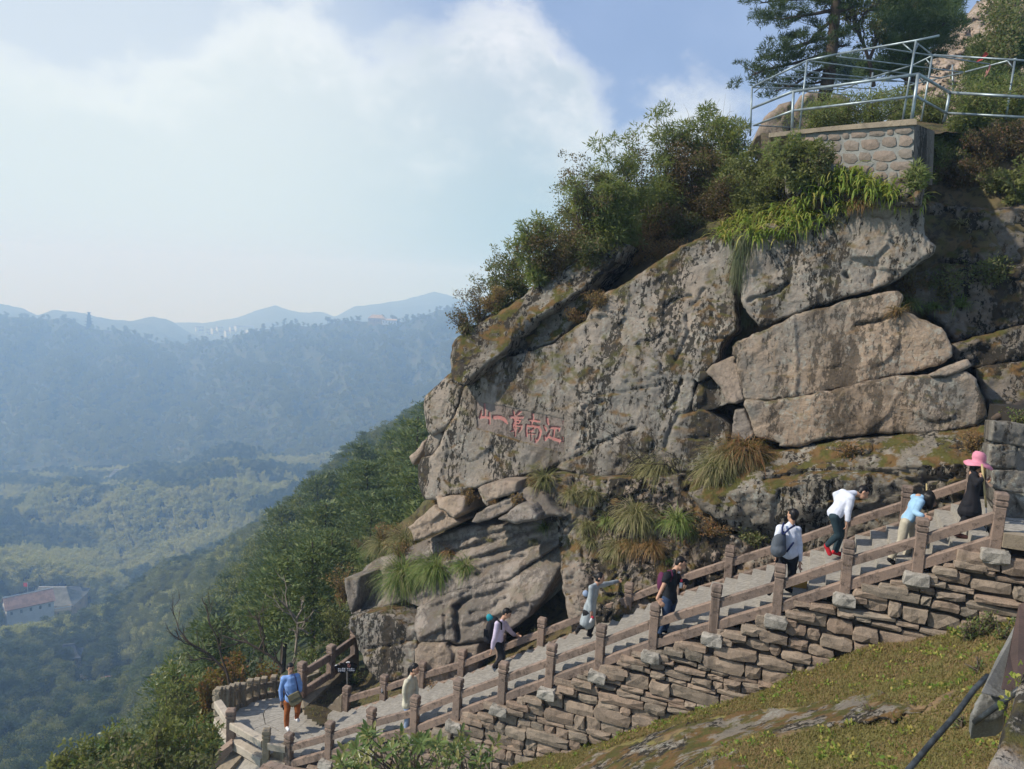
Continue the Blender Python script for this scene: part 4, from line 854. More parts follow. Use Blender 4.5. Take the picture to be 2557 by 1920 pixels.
def rail_post(parent, base, yaw, h=PH, mat='rail', hw=.083, foot=-.04, rs=rs):
    mb = MB(); k = hw/.083; ln = rs.uniform(-.012, .012, 2)
    square_loft(mb, base, [(foot, hw), (h*.70, hw*.97), (h*.715, hw*1.0), (h*.73, hw*.86), (h*.755, hw*.86)], yaw, ln); p = mb.build('post', M[mat], parent)
    mb = MB(); square_loft(mb, base, [(h*.755, hw*1.04), (h*.775, hw*1.12), (h*.83, hw*1.12), (h*.845, hw*.92), (h*.865, hw*.92), (h*.88, hw*1.13), (h*.965, hw*1.13), (h*.985, hw*1.05), (h, hw*.8)], yaw, ln); mb.build('cap', M[mat], p)
    return p
def beam(parent, a, b, yaw, z0, z1, th, mat='rail', nm='rail', inset=.07, sag=0):
    """a beam between two posts, following their slope; vertical end cuts, chamfered top"""
    a = np.array(a, float); b = np.array(b, float); d = b-a; L = np.linalg.norm(d[:2]); u = d/L; a = a+u*inset; b = b-u*inset
    n = np.array([-d[1], d[0], 0])/L; mb = MB(); V = []
    for p in (a, b):
        for o, z in ((-th/2, z0), (th/2, z0), (th/2, z1-.018), (th/2-.02, z1), (-th/2+.02, z1), (-th/2, z1-.018)): V.append(p+n*o+[0, 0, z])
    F = [(i, (i+1) % 6, (i+1) % 6+6, i+6) for i in range(6)]; mb.add(V, F); mb.add(V, [(0, 5, 4, 3), (0, 3, 2, 1), (6, 7, 8, 9), (6, 9, 10, 11)])
    return mb.build(nm, M[mat], parent)
def lump(parent, c, sx, sy, sz, yaw, mat, nm, seed, top=None):
    """a roughly squared stone with worn corners"""
    r_ = np.random.RandomState(seed); g = np.array([(x, y, z) for z in (-1, -.55, .55, 1) for y in (-1, 1) for x in (-1, 1)], float)
    n = 12; V = []; 
    for z, s in ((-.5, .82), (-.32, 1), (.3, 1), (.5, .84)):
        for k in range(n):
            t = 2*math.pi*(k+.5)/n; c_, s_ = math.cos(t), math.sin(t); m = max(abs(c_), abs(s_))**.82; V.append((c_/m*.5*s, s_/m*.5*s, z))
    V = np.array(V)+r_.uniform(-.045, .045, (len(V), 3)); V = V*(sx, sy, sz); ca, sa = math.cos(yaw), math.sin(yaw)
    V = np.stack([V[:, 0]*ca-V[:, 1]*sa, V[:, 0]*sa+V[:, 1]*ca, V[:, 2]], 1)+np.asarray(c)
    Q = [(i*n+j, i*n+(j+1) % n, (i+1)*n+(j+1) % n, (i+1)*n+j) for i in range(3) for j in range(n)]
    V = np.vstack([V, V[:n].mean(0), V[-n:].mean(0)]); k = len(V); T = [(k-2, (j+1) % n, j) for j in range(n)]+[(k-1, 3*n+j, 3*n+(j+1) % n) for j in range(n)]
    return part(nm, V, Q, M[mat], parent, False, T)
rn = thing('stone_railing', 'brown stone railing with carved caps on the valley side, standing on jutting base stones', 'railing', NB[6])
for i in range(14):
    rail_post(rn, NB[i], YAW)
    if i < 13:
        beam(rn, NB[i], NB[i+1], YAW, .40, .575, .10); beam(rn, NB[i], NB[i+1], YAW, -.02, .17, .12, nm='curb')
    lump(rn, NB[i]+[0, 0, -.15]-perp*.05, .36+.06*rs.rand(), .34, .22, YAW, 'basestone', 'base_stone', 100+i)
rf = thing('stone_railing', 'brown stone railing running up against the rock face, on the far side of the steps', 'railing', FB[6])
for i in range(14):
    rail_post(rf, FB[i], YAW)
    if i < 13: beam(rf, FB[i], FB[i+1], YAW, .40, .575, .10); beam(rf, FB[i], FB[i+1], YAW, -.02, .17, .12, nm='curb')
# upper landing paving beyond the first post
up = near_at(0); lz = NB[0][2]+SURF+.06
ex = along*-1.0; pav = thing('upper_landing', None, None, up); pav['kind'] = 'structure'
cnt = 0
for a_ in range(7):
    for b_ in range(5):
        p0 = up+ex*(.12+a_*.52)+perp*(-.1+b_*.55); mb = MB(); c_ = p0+ex*.25+perp*.27; mb.box((c_[0], c_[1], lz-.06), .505, .53, .12, YAW, .006); mb.build('paving_slab', M['step'], pav)
mb = MB(); e0, e1 = up-perp*.14+ex*.08, up-perp*.14+ex*4; mb.hexa([np.array([*q[:2], lz+z]) for z in (-.18, .05) for q in (e0, e1, e1+perp*.2, e0+perp*.2)]); mb.build('kerb', M['rail_grey'], pav)
mb = MB(); mb.hexa([np.array([*q[:2], z]) for z in (lz-3.5, lz-.18) for q in (e0+perp*.2, e1+perp*.2, e1+perp*3.2, e0+perp*3.2)]); mb.build('landing_core', M['darkfill'], pav)

# ------------------------------------------------------------------ rubble retaining wall
gl = np.array([(600, 2200), (800, 2150), (1000, 2060), (1250, 1930), (1500, 1872), (1700, 1787), (1777, 1771), (1894, 1740), (1994, 1694), (2087, 1667), (2153, 1624), (2281, 1608), (2436, 1577), (2525, 1566), (2700, 1560), (3100, 1560)], float)
GL = np.array([at_C(x, y, 14.05) for x, y in gl])
def wall_frame(p): return (p-NB[0])@along
gu = np.array([wall_frame(p) for p in GL]); o_ = np.argsort(gu); gu = gu[o_]; gz = GL[o_, 2]
nu_ = np.array([wall_frame(p) for p in NB])
zrail = lambda u: np.interp(u, np.concatenate([[-5], nu_]), np.concatenate([[NB[0][2]+.12], NB[:, 2]]))
zgr = lambda u: np.interp(u, gu, gz)
wl = thing('retaining_wall', 'dry-laid rubble retaining wall of brownish grey stones carrying the staircase', 'wall', NB[5]+[0, 0, -2])
mb = MB(); us = np.linspace(-4.5, 14, 50)
for a_, b_ in zip(us[:-1], us[1:]):
    q0 = NB[0]+along*a_; q1 = NB[0]+along*b_
    def pt(q, z, off): r_ = q+perp*off; return np.array([r_[0], r_[1], z])
    za, zb = zrail(a_)-.2, zrail(b_)-.2; ga, gb_ = min(zgr(a_), za)-1.2, min(zgr(b_), zb)-1.2
    mb.hexa([pt(q0, ga, .0), pt(q1, gb_, .0), pt(q1, gb_, .6), pt(q0, ga, .6), pt(q0, za, .0), pt(q1, zb, .0), pt(q1, zb, .6), pt(q0, za, .6)])
M['wallfill'] = plain('wall_fill', (.085, .072, .055), .95, .3, 5); mb.build('wall_core', M['wallfill'], wl)
r_ = np.random.RandomState(9); stones = []; z = -14.2
while z < -2.6:
    h = r_.choice([.10, .13, .155, .18, .21, .25]); u = -4.5+r_.rand()*.4
    while u < 13.5:
        L = float(np.clip(r_.lognormal(-.90, .42), .16, .9)); L = max(L, h*.9)
        wob = .09*math.sin(u*.6+z*1.3)+.05*math.sin(u*1.9+z*4); slope = -.02*u
        zc = z+wob+slope+h/2; uc = u+L/2
        if zc < zrail(uc)-.10 and zc > zgr(uc)-.25:
            hh = h*r_.uniform(.93, 1.06); stones.append((uc, zc, L, hh, r_.rand()))
        u += L+.004
    z += h+.002
stones.sort(key=lambda s: -(s[2]*s[3])*(1 if -1 < s[0] < 10 else .3))
def stone_mesh(L, h, t, seed):
    q = np.random.RandomState(seed); mx, mz = L/2, h/2
    rim = [(-mx, -mz), (-mx*.33, -mz), (mx*.33, -mz), (mx, -mz), (mx, 0), (mx, mz), (mx*.33, mz), (-mx*.33, mz), (-mx, mz), (-mx, 0)]; rim = np.array(rim); c = min(.035, h*.18)
    for k in (0, 3, 5, 8): rim[k] *= (1-c/mx*.5, 1-c/mz*.4)
    rim = rim+q.uniform(-1, 1, rim.shape)*min(.018, h*.09)
    sh = np.array([1-.009/mx, 1-.007/mz]); n = len(rim)
    back = np.c_[rim[:, 0], np.full(n, t*.5), rim[:, 1]]; mid = np.c_[rim[:, 0], np.full(n, -t*.42), rim[:, 1]]; fr = np.c_[rim[:, 0]*sh[0], -t*.5+q.uniform(-.018, .018, n), rim[:, 1]*sh[1]]
    ctr = np.array([[-mx*.35, -t*.5-.02+q.uniform(-.015, .015), 0], [mx*.35, -t*.5-.02+q.uniform(-.015, .015), 0]])
    V = np.vstack([back, mid, fr, ctr]); Q = [(k, (k+1) % n, n+(k+1) % n, n+k) for k in range(n)]+[(n+k, n+(k+1) % n, 2*n+(k+1) % n, 2*n+k) for k in range(n)]
    a, b = 3*n, 3*n+1; f = 2*n; T = [(a, f+0, f+1), (b, f+2, f+3), (b, f+3, f+4), (b, f+4, f+5), (b, f+5, f+6), (a, f+7, f+8), (a, f+8, f+9), (a, f+9, f+0)]
    Q2 = [(a, f+1, f+2, b), (b, f+6, f+7, a)]
    return V, np.array(Q+Q2), np.array(T)
wy = math.atan2(along[1], along[0]); ca_, sa_ = along[0], along[1]
rest_mb = MB(); wloc = root_loc(wl)
for k, (u, z, L, h, q) in enumerate(stones):
    V, Q, T = stone_mesh(L, h, .34, 500+k); off = .0+.09*(q-.5)
    tl = r_.uniform(-.035, .035); V = np.stack([V[:, 0]*math.cos(tl)-V[:, 2]*math.sin(tl), V[:, 1], V[:, 0]*math.sin(tl)+V[:, 2]*math.cos(tl)], 1)
    W = V[:, 0:1]*along+V[:, 1:2]*perp+V[:, 2:3]*np.array([0, 0, 1.0]); c = NB[0]+along*u+perp*(off+.06); c[2] = z
    Q, T = Q[:, ::1], T
    if k < 298:
        me = mesh_np('stone', W, Q, M['wallstone'], False, T); o = bpy.data.objects.new('stone', me); COL.objects.link(o); o.parent = wl; o.location = Vector(c-wloc)
    else: rest_mb.add(W+c, Q); rest_mb.T.append(T+rest_mb.n-len(W))
if rest_mb.V: rest_mb.build('small_stones', M['wallstone'], wl, kind='stuff')
# corbel slabs under the kerb, between the posts
for i in range(13):
    for f in (.3, .62, .88):
        p = stair_pt(i+f, -.0, -.13-.05*rs.rand()); lump(wl, p+[0, 0, -.04], .34+.2*rs.rand(), .30, .13, YAW, 'wallstone', 'slab', 300+i*3+int(f*10))
print('stones', len(stones))

# ------------------------------------------------------------------ grassy bank in front of the wall
BC = [(x, y, 14.05/(NY+NX*(x-1278.5)/FP)) for x, y in gl[2:-1]]
BC += [(1000, 2300, 13), (1250, 2100, 13.2), (1500, 1960, 12.5), (1750, 1925, 10.6), (2000, 1935, 9.0), (2250, 1945, 7.9), (2557, 1950, 6.8), (1850, 1830, 11.9), (2050, 1790, 11.1), (2200, 1740, 10.6), (2400, 1690, 9.9), (2300, 1850, 8.9), (2557, 1690, 8.6), (2557, 1600, 11.2), (2650, 1900, 6.6), (2000, 2500, 6.5), (2500, 2500, 5), (1500, 2500, 9), (1150, 2500, 11.5), (3100, 1900, 5.5), (3100, 2500, 4)]
BC = np.array(BC, float); BW = P(BC[:, 0], BC[:, 1], BC[:, 2]); BW[:, 2] += 0
bank_f = tps(np.c_[BW[:, 0], BW[:, 1], BW[:, 2]], .05)
def bank_z(x, y):
    x = np.asarray(x, float).ravel(); y = np.asarray(y, float).ravel(); p = np.c_[x, y, x*0]
    return bank_f(np.c_[x, y])+fbm(p*.9, 3, 70)*.13+fbm(p*4, 3, 71)*.035
g = .07; na, nb = int(16/g), int(10/g); ug = np.linspace(-4.5, 12.5, na); vg = np.linspace(.12, -9.5, nb); U_, V_ = np.meshgrid(ug, vg)
XY = NB[0][:2]+U_.ravel()[:, None]*along[:2]+V_.ravel()[:, None]*perp[:2]; zz = bank_z(XY[:, 0], XY[:, 1]); Vb = np.c_[XY, zz]
i = np.arange(nb-1)[:, None]*na+np.arange(na-1)[None]; Fb_ = np.stack([i, i+na, i+na+1, i+1], -1).reshape(-1, 4)
part('grassy_bank', Vb, Fb_, M['bank'], None, True, kind='structure')
# ------------------------------------------------------------------ plants on and round the rock
bpy.context.view_layer.update(); DG = bpy.context.evaluated_depsgraph_get()
def hit(X, Y, maxd=80):
    d = P(X, Y, 1.0); L = np.linalg.norm(d); ok, loc, nor, idx, ob, mtx = scene.ray_cast(DG, Vector((0, 0, 0)), Vector(d/L), distance=maxd)
    return (np.array(loc), np.array(nor), ob.name) if ok else (None, None, None)
def hit_or(X, Y, d):
    p, n, _ = hit(X, Y); return p if p is not None else P(X, Y, d)
rs = np.random.RandomState(21)
def blades(rs, n, L, wd, up=(.2, 1.2), droop=1.0, spread=.06, seg=4, az=None, azs=6.283, base=None):
    """arching grass blades -> verts (n, seg+1, 2, 3)"""
    a = (rs.uniform(0, 6.283, n) if az is None else rs.normal(az, azs, n)); e = rs.uniform(up[0], up[1], n); ln = L*rs.uniform(.45, 1.05, n)
    b = np.c_[rs.normal(0, spread, n), rs.normal(0, spread, n), rs.normal(0, spread*.3, n)] if base is None else base
    out = np.zeros((n, seg+1, 2, 3)); p = b.copy(); sd = np.c_[-np.sin(a), np.cos(a), np.zeros(n)]
    tw = rs.uniform(-.5, .5, n)
    for k in range(seg+1):
        s = k/seg; w_ = wd*(1-s)**.6*rs.uniform(.8, 1.2)*.5 if k < seg else wd*.03
        sdd = sd+np.c_[np.zeros(n), np.zeros(n), tw]*.6
        out[:, k, 0] = p-sdd*w_; out[:, k, 1] = p+sdd*w_
        ee = e-droop*(s**1.2)*2.2; ee = np.maximum(ee, -1.45)
        p = p+np.c_[np.cos(a)*np.cos(ee), np.sin(a)*np.cos(ee), np.sin(ee)]*(ln/seg)[:, None]
    return out
def blade_mesh(B):
    n, s, _, _ = B.shape; V = B.reshape(-1, 3); i = (np.arange(n)*s*2)[:, None]+(np.arange(s-1)*2)[None]
    return V, np.stack([i, i+1, i+3, i+2], -1).reshape(-1, 4)
def tuft(name, X, Y, lpx, mat='tuft_leaf', n=260, label='', cat='grass tuft', group=None, droop=1.0, up=(.1, 1.1), pos=None, wd=.02, extra=None):
    p, nr, _ = hit(X, Y)
    if pos is not None: p = pos; nr = np.array([0, -.5, .8])
    if p is None: return None
    d = PX(p)[2]; L = lpx/FP*d*1.1; nr = nr if nr is not None else np.array([0, -1, 0]); a = math.atan2(nr[1]-.25, nr[0]-.1)
    n = int(n*max(.5, min(2.2, (L/.7))))
    B = np.concatenate([blades(rs, n//2, L, wd, (up[0]-.3, up[1]+.3), droop*rs.uniform(.7, 1.1), .08*max(.6, L)), blades(rs, n-n//2, L*1.05, wd, up, droop, .06*max(.6, L), az=a, azs=.9)])
    V, F = blade_mesh(B); o = part(name, V+p+nr*.03, F, M[mat], None); o.data.transform(Matrix.Translation(-Vector(p))); o.location = Vector(p)
    if extra:
        B2 = blades(rs, n//3, L*.85, wd, up, droop, .05, az=a, azs=1.2); V2, F2 = blade_mesh(B2); 
    return props(o, label, cat, group)
G1 = 'grass tufts growing out of the rock'
zt = lambda x, y: (1400+x/3.687, 1050+y/3.687); zjj = lambda x, y: (800+x/2.5557, 1100+y/2.5557)
TUFTS = [(zjj(530, 890), 105, 'tuft_green', 620, 'biggest bright green grass tuft hanging over the front edge of the slanting boulder'), (zjj(740, 850), 88, 'tuft_green', 520, 'second green tuft on the slanting boulder, between the biggest one and a small round one'), (zjj(930, 825), 58, 'tuft_green', 340, 'small round green tuft on the middle of the slanting boulder'),
  (zjj(560, 665), 78, 'tuft_leaf', 380, 'pale grass tuft high on the left part of the slanting boulder'), (zjj(400, 680), 66, 'tuft_leaf', 300, 'grass tuft among russet brush at the top left of the slanting boulder'), (zjj(220, 780), 66, 'tuft_green', 360, 'leftmost grass tuft overhanging the left end of the slanting boulder'), (zjj(830, 725), 36, 'dry_leaf', 160, 'small dry tuft in a joint of the slanting boulder'),
  (zjj(1440, 560), 36, 'tuft_green', 160, 'small tuft at the upper right tip of the slanting boulder'), (zjj(1370, 640), 24, 'tuft_leaf', 110, 'very small tuft just below the tip tuft of the slanting boulder'), (zjj(1085, 632), 20, 'tuft_leaf', 90, 'tiny tuft in the upper joint of the slanting boulder'),
  (zjj(1440, 268), 62, 'tuft_leaf', 380, 'rounded tuft right under the long crack of the inscribed face'), (zt(110, 700), 50, 'tuft_leaf', 300, 'left one of a pair of tufts above the black cave'), (zt(290, 700), 54, 'tuft_leaf', 320, 'right one of a pair of tufts above the black cave'),
  (zt(940, 480), 110, 'tuft_leaf', 760, 'large shaggy tuft at the foot of the bare bush, under the outcrop crack'), (zt(1830, 250), 80, 'tuft_green', 520, 'green top tuft of the shaggy grass curtain, at the left end of the mossy boulder'), (zt(1720, 330), 100, 'dry_leaf', 520, 'straw-coloured hanging part of the grass curtain'), (zt(1560, 400), 100, 'tuft_leaf', 560, 'middle of the long grass curtain left of the mossy boulder'),
  (zt(1420, 500), 80, 'tuft_leaf', 480, 'left end of the long grass curtain below the outcrop'), (zt(430, 940), 42, 'tuft_green', 260, 'tuft left of the wide matted grass, above the woman in the grey coat'), (zt(690, 900), 84, 'tuft_leaf', 620, 'wide matted grass tuft in the middle of the broken base rock'), (zt(900, 960), 36, 'tuft_green', 180, 'short bright tuft between two bigger tufts of the base rock'), (zt(1060, 950), 68, 'tuft_green', 460, 'tuft hanging over the pale leaning stone of the base rock'),
  (zt(235, 980), 56, 'tuft_leaf', 240, 'upper tuft on the right wall of the black cave'), (zt(270, 1120), 46, 'tuft_leaf', 200, 'lower tuft on the right wall of the black cave'), (zt(540, 1200), 66, 'tuft_leaf', 420, 'low left tuft just above the railing near the cave'), (zt(830, 1190), 62, 'dry_leaf', 360, 'low dry tuft left of the man in the black shirt'), (zt(680, 1180), 60, 'dry_leaf', 320, 'brown tuft between the two low tufts above the railing'), (zt(985, 1300), 24, 'tuft_green', 140, 'little green tuft behind the head of the man in the black shirt'),
  ((1170, 822), 36, 'tuft_leaf', 220, 'tuft at the upper left corner of the mossy capping slab'), (z2([(1130, 965)])[0], 40, 'dry_leaf', 200, 'dry tuft wedged beside the chipped blocks of the outcrop'), ((2270, 762), 52, 'tuft_green', 330, 'green tuft at the right end of the crack above the middle slab'), ((2245, 785), 46, 'dry_leaf', 220, 'straw tuft under the green one at the right end of the middle slab'), ((2330, 770), 40, 'tuft_green', 220, 'right-hand tuft beside the dark recess of the outcrop'), ((2400, 765), 52, 'tuft_green', 260, 'rightmost tuft in the dark recess'),
  ((2150, 512), 60, 'dry_leaf', 420, 'brown grass tuft hanging below the strap-leaved plants'), ((2400, 560), 34, 'tuft_leaf', 120, 'thin grass tuft in the upper part of the dark recess')]
for (c, l, m_, n_, lb) in TUFTS: tuft('grass_tuft', c[0], c[1], l, m_, n_, lb, 'grass tuft', G1, droop=.95)
# long hanging curtain between the blocks
def hang(X, Y, l, lb):
    p = hit_or(X, Y, 17.3); d = PX(p)[2]; n = 420; L = l/FP*d; b = np.c_[rs.normal(0, .10, n), rs.normal(0, .05, n), rs.uniform(-.5, .1, n)*L*.7]
    B = blades(rs, n, L*.55, .012, (-1.3, -.7), .5, 0, 4, az=-1.6, azs=1.3, base=b); V, F = blade_mesh(B); o = part('grass_tuft', V+[0, -.12, 0], F, M['hang_leaf'], None); o.location = Vector(p); props(o, lb, 'hanging grass', G1)
M['hang_leaf'] = leaf_mat('hanging_grass', (.07, .10, .045), (.12, .14, .07), (.22, .2, .12), trans=.3)
for (X, Y, l, lb) in ((1850, 592, 190, 'long dark green grass hanging like a beard down the upright joint of the outcrop'), (1862, 775, 60, 'short grass beard below the long hanging one')):
    hang(X, Y, l, lb)

# ---- strap-leaved plants on the ledge
lil = [(1800, 580), (1822, 566), (1845, 578), (1868, 560), (1880, 585), (1905, 562), (1925, 583), (1945, 560), (1960, 540), (1975, 580), (1992, 560), (2010, 545), (2022, 572), (2040, 530), (2052, 555), (2068, 505), (2080, 530), (2095, 480), (2108, 500), (2125, 470), (2140, 492), (2130, 515), (2160, 470), (2172, 500), (2190, 512), (2205, 492), (2222, 505), (2240, 515), (2250, 490), (2268, 500), (2285, 512), (2296, 498), (2180, 450), (2010, 520), (1985, 528), (1900, 545), (1835, 555), (1860, 540), (1940, 535), (2075, 480), (2150, 448), (2210, 470), (2235, 485), (2105, 520), (2030, 500), (1815, 595), (1890, 600), (1950, 598)]
for k, (X, Y) in enumerate(lil):
    p, nr, _ = hit(X, Y)
    if p is None: continue
    d = PX(p)[2]; L = .6*rs.uniform(.8, 1.2); B = np.concatenate([blades(rs, 22, L, .052, (.3, 1.3), .9, .07, 5), blades(rs, 20, L, .046, (.0, 1.0), 1.1, .1, 5, az=-1.6, azs=.8)]); V, F = blade_mesh(B)
    o = part('strap_leaved_plant', V, F, M['lily_leaf'], None); o.location = Vector(p+nr*.02)
    props(o, 'strap-leaved yellow-green plant in the row along the rock ledge under the stone wall', 'plant', 'strap-leaved plants on the ledge')

for k, (X, Y) in enumerate([(2030, 480), (2050, 462), (2072, 452), (2090, 440), (2108, 450), (2125, 436), (2145, 452), (2162, 462), (2182, 474), (2200, 486), (2222, 492), (2060, 490), (2120, 478), (2090, 470), (2015, 500), (2000, 515)]):
    p = P(X, Y, 16.2+(2285-X)*.0055-.3); L = .6*rs.uniform(.8, 1.2); B = np.concatenate([blades(rs, 22, L, .052, (.3, 1.3), .9, .07, 5), blades(rs, 20, L, .046, (.0, 1.0), 1.1, .1, 5, az=-1.6, azs=.8)]); V, F = blade_mesh(B)
    o = part('strap_leaved_plant', V, F, M['lily_leaf'], None); o.location = Vector(p); props(o, 'strap-leaved plant at the foot of the mortared stone wall, above the row on the ledge', 'plant', 'strap-leaved plants under the wall')
# ---- shrubs
def shrub(name, root, H, W, kind, label, cat='shrub', group=None, n=2400, leafs=.1, lean=(0, 0), stems=12, twigs=0, asp=None):
    mat, aspect, dr = {'bamboo': ('bamboo_leaf', .2, .25), 'leafy': ('shrub_leaf', .45, 0), 'brown': ('shrub_brown', .45, 0), 'laurel': ('laurel_leaf', .36, 0), 'maple': ('maple_leaf', .8, .1), 'dry': ('dry_leaf', .4, 0), 'olive': ('broad_leaf', .5, 0)}[kind]
    if asp: aspect = asp
    t = MB(); C = []; Rr = []
    for k in range(stems):
        a = rs.rand()*6.283; q = W*rs.uniform(.1, .95); h = H*rs.uniform(.6, 1.0)*(1-.35*(q/W)**2); tip = np.array([math.cos(a)*q+lean[0]*h, math.sin(a)*q*.8+lean[1]*h, h])
        ps = [np.array([rs.normal(0, .04), rs.normal(0, .04), -.1]), tip*[.35, .35, .45]+rs.normal(0, .04, 3), tip*[.75, .75, .8]+rs.normal(0, .05, 3), tip]
        t.tube(ps, [.016, .012, .007, .003], 4, False)
        for s in (.35, .7, 1, 2, 3):
            c = ps[int(s)] if s >= 1 else ps[1]*s*np.array([1.3, 1.3, .8]); C.append(c+rs.normal(0, .05, 3)*H); rr_ = W*rs.uniform(.18, .36); Rr.append([rr_, rr_, rr_*rs.uniform(.6, .9)])
        for w_ in range(3+twigs):
            b = ps[1]+(ps[3]-ps[1])*rs.uniform(.1, 1); e = b+np.array([rs.normal(0, .3), rs.normal(0, .3), abs(rs.normal(.25, .25))])*H*.35; t.tube([b, (b+e)/2+rs.normal(0, .03, 3), e], [.005, .004, .0015], 3, False)
    V, Q = quads(leaf_cloud(rs, C, Rr, n, leafs, aspect, dr, .25, .2))
    o = thing(name, label, cat, root, group)
    me = t.mesh('stems', M['twig']); part('stems', None, None, None, o, me=me); part('foliage', None, None, None, o, me=mesh_np('foliage', V, Q, M[mat])); return o
zq = lambda x, y: (1100+x/2.555, 200+y/2.555)
SH = [((200, 1400), (190, 1120), 110, 'brown', 900, 3), ((120, 1480), (60, 1330), 70, 'brown', 400, 5), ((330, 1380), (300, 1060), 110, 'leafy', 1700, 2), ((470, 1300), (430, 940), 130, 'leafy', 2300, 2), ((620, 1230), (570, 740), 110, 'bamboo', 2200, 2), ((700, 1200), (680, 880), 150, 'brown', 2300, 3),
  ((820, 1120), (760, 640), 150, 'leafy', 2800, 3), ((900, 1080), (850, 470), 140, 'brown', 2300, 6), ((1040, 1040), (960, 560), 160, 'bamboo', 3200, 1), ((1180, 1000), (1050, 330), 140, 'bamboo', 2800, 2), ((1250, 960), (1180, 380), 180, 'brown', 3400, 5), ((1340, 990), (1320, 600), 170, 'bamboo', 3600, 0), ((1450, 900), (1390, 170), 150, 'bamboo', 3000, 2),
  ((1540, 880), (1500, 330), 190, 'brown', 3400, 8), ((1650, 840), (1620, 420), 180, 'brown', 3400, 9), ((1700, 760), (1690, 110), 140, 'bamboo', 3400, 1), ((1850, 760), (1800, 170), 150, 'bamboo', 3600, 1), ((1960, 820), (1960, 450), 150, 'olive', 3600, 3), ((1860, 860), (1830, 600), 140, 'brown', 2800, 6), ((2060, 850), (2050, 520), 140, 'olive', 3200, 3), ((1120, 1020), (1110, 680), 120, 'bamboo', 2400, 0),
  ((1420, 1010), (1440, 780), 150, 'brown', 2400, 5), ((1290, 1060), (1280, 900), 150, 'dry', 2200, 2), ((1240, 1140), (1240, 1010), 130, 'dry', 2000, 2), ((1400, 1140), (1400, 1000), 130, 'dry', 2000, 2), ((960, 1150), (940, 950), 120, 'leafy', 1700, 2), ((800, 1190), (780, 1010), 100, 'leafy', 1400, 2), ((1500, 990), (1520, 840), 120, 'leafy', 1800, 3), ((1750, 870), (1760, 690), 120, 'brown', 2400, 6), ((1940, 120), (1940, 0), 10, 'bamboo', 10, 0)][:-1]
nm = {'bamboo': 'narrow-leaved dwarf bamboo', 'leafy': 'dark green leafy bush', 'brown': 'brownish twiggy bush', 'olive': 'olive green dense bush', 'dry': 'dry russet weeds'}
where = ['at the far left end of the ridge above the capping slab', 'hanging over the left end of the ridge', 'second from the left on the ridge', 'third from the left on the ridge', 'standing tall at the left third of the ridge', 'low on the left half of the ridge', 'just left of the middle of the ridge', 'with bare twigs against the sky left of the middle of the ridge', 'in the middle of the ridge, low', 'leaning left against the sky in the middle of the ridge', 'reddish, at the top of the ridge right of the middle', 'bright, low in the middle of the thicket', 'tallest on the ridge, reaching into the sky', 'dark tangle under the tallest bamboo', 'dark tangle right of the middle of the thicket', 'bright, high at the right part of the ridge', 'beside the left posts of the pipe railing', 'covering the left end of the stone wall', 'in the dark hollow below the bamboo', 'in front of the stone wall, left part', 'in the middle slope of the thicket', 'at the lower edge of the thicket above a bare slab', 'at the upper edge of the mossy slope', 'in the middle of the mossy slope over the crack', 'on the right of the mossy slope', 'small, on the middle of the ridge edge', 'small, at the left edge of the ridge', 'small, above the sloping bare slab', 'above the strap-leaved plants, left part']
for k, (r0, t0, wz, kind, n, tw) in enumerate(SH):
    X, Y = zq(*r0); Xt, Yt = zq(*t0)
    p = None; yy = Y
    while p is None and yy < Y+160: p = hit(X+(yy-Y)*.35, yy, 40)[0]; yy += 8
    p = np.array(p if p is not None else P(X, Y, 21)); d = PX(p)[2]; H = abs(Y-Yt)/FP*d; W = wz/2.555/FP*d*1.5; H = H*.98; lean = (np.clip((Xt-X)/max(20, abs(Y-Yt)), -.5, .5), 0)
    shrub({'bamboo': 'bamboo_shrub', 'dry': 'weed_clump'}.get(kind, 'shrub'), p-[0, 0, .05], H, W, kind, f'{nm[kind]} {where[k]}', 'bush' if kind != 'bamboo' else 'bamboo', 'bushes along the ridge of the outcrop', int(n*2.7), {'bamboo': .15, 'leafy': .085, 'brown': .07, 'olive': .075, 'dry': .06}[kind], lean, 12+tw, tw)
za = lambda x, y: (1750+x/2.595, y/2.595)
SH2 = [((1480, 1180), (1470, 900), 120, 'bamboo', 2600, 'green bamboo clump spilling down the right corner of the stone wall'), ((1650, 1000), (1640, 760), 140, 'bamboo', 2400, 'bamboo under the pipe railing right of the stone wall'), ((1800, 820), (1800, 560), 150, 'bamboo', 2800, 'tall bamboo behind the right part of the pipe railing'), ((1850, 1100), (1850, 820), 180, 'brown', 3000, 'brown tangled bush above the dark recess'), ((2040, 1050), (2050, 760), 150, 'brown', 2600, 'brown bush at the right edge above the dark recess'), ((1980, 870), (1990, 680), 130, 'olive', 1800, 'olive bush at the right end of the pipe railing'),
  ((1640, 1150), (1600, 980), 120, 'leafy', 2000, 'dark leafy bush in the shade right of the stone wall'), ((2050, 1320), (2050, 1080), 130, 'olive', 1300, 'overhanging yellow-green leafy branch at the right edge'), ((1500, 1000), (1480, 850), 90, 'bamboo', 1600, 'small bamboo beside the dark side of the stone wall'), ((640, 1200), (640, 900), 130, 'olive', 3200, 'olive bush in front of the left part of the mortared wall'), ((780, 1180), (770, 960), 110, 'leafy', 2400, 'leafy bush in front of the mortared wall, beside its visible stones'), ((540, 1130), (520, 860), 120, 'bamboo', 2600, 'bamboo hiding the left end of the mortared wall'), ((1400, 1200), (1400, 1080), 80, 'bamboo', 1200, 'small bamboo at the foot of the mortared wall corner'), ((1700, 1200), (1700, 1050), 150, 'brown', 2400, 'dark tangled undergrowth over the shaded recess'), ((1900, 1240), (1900, 1120), 160, 'leafy', 2400, 'dark leaves hanging above the shaded recess')]
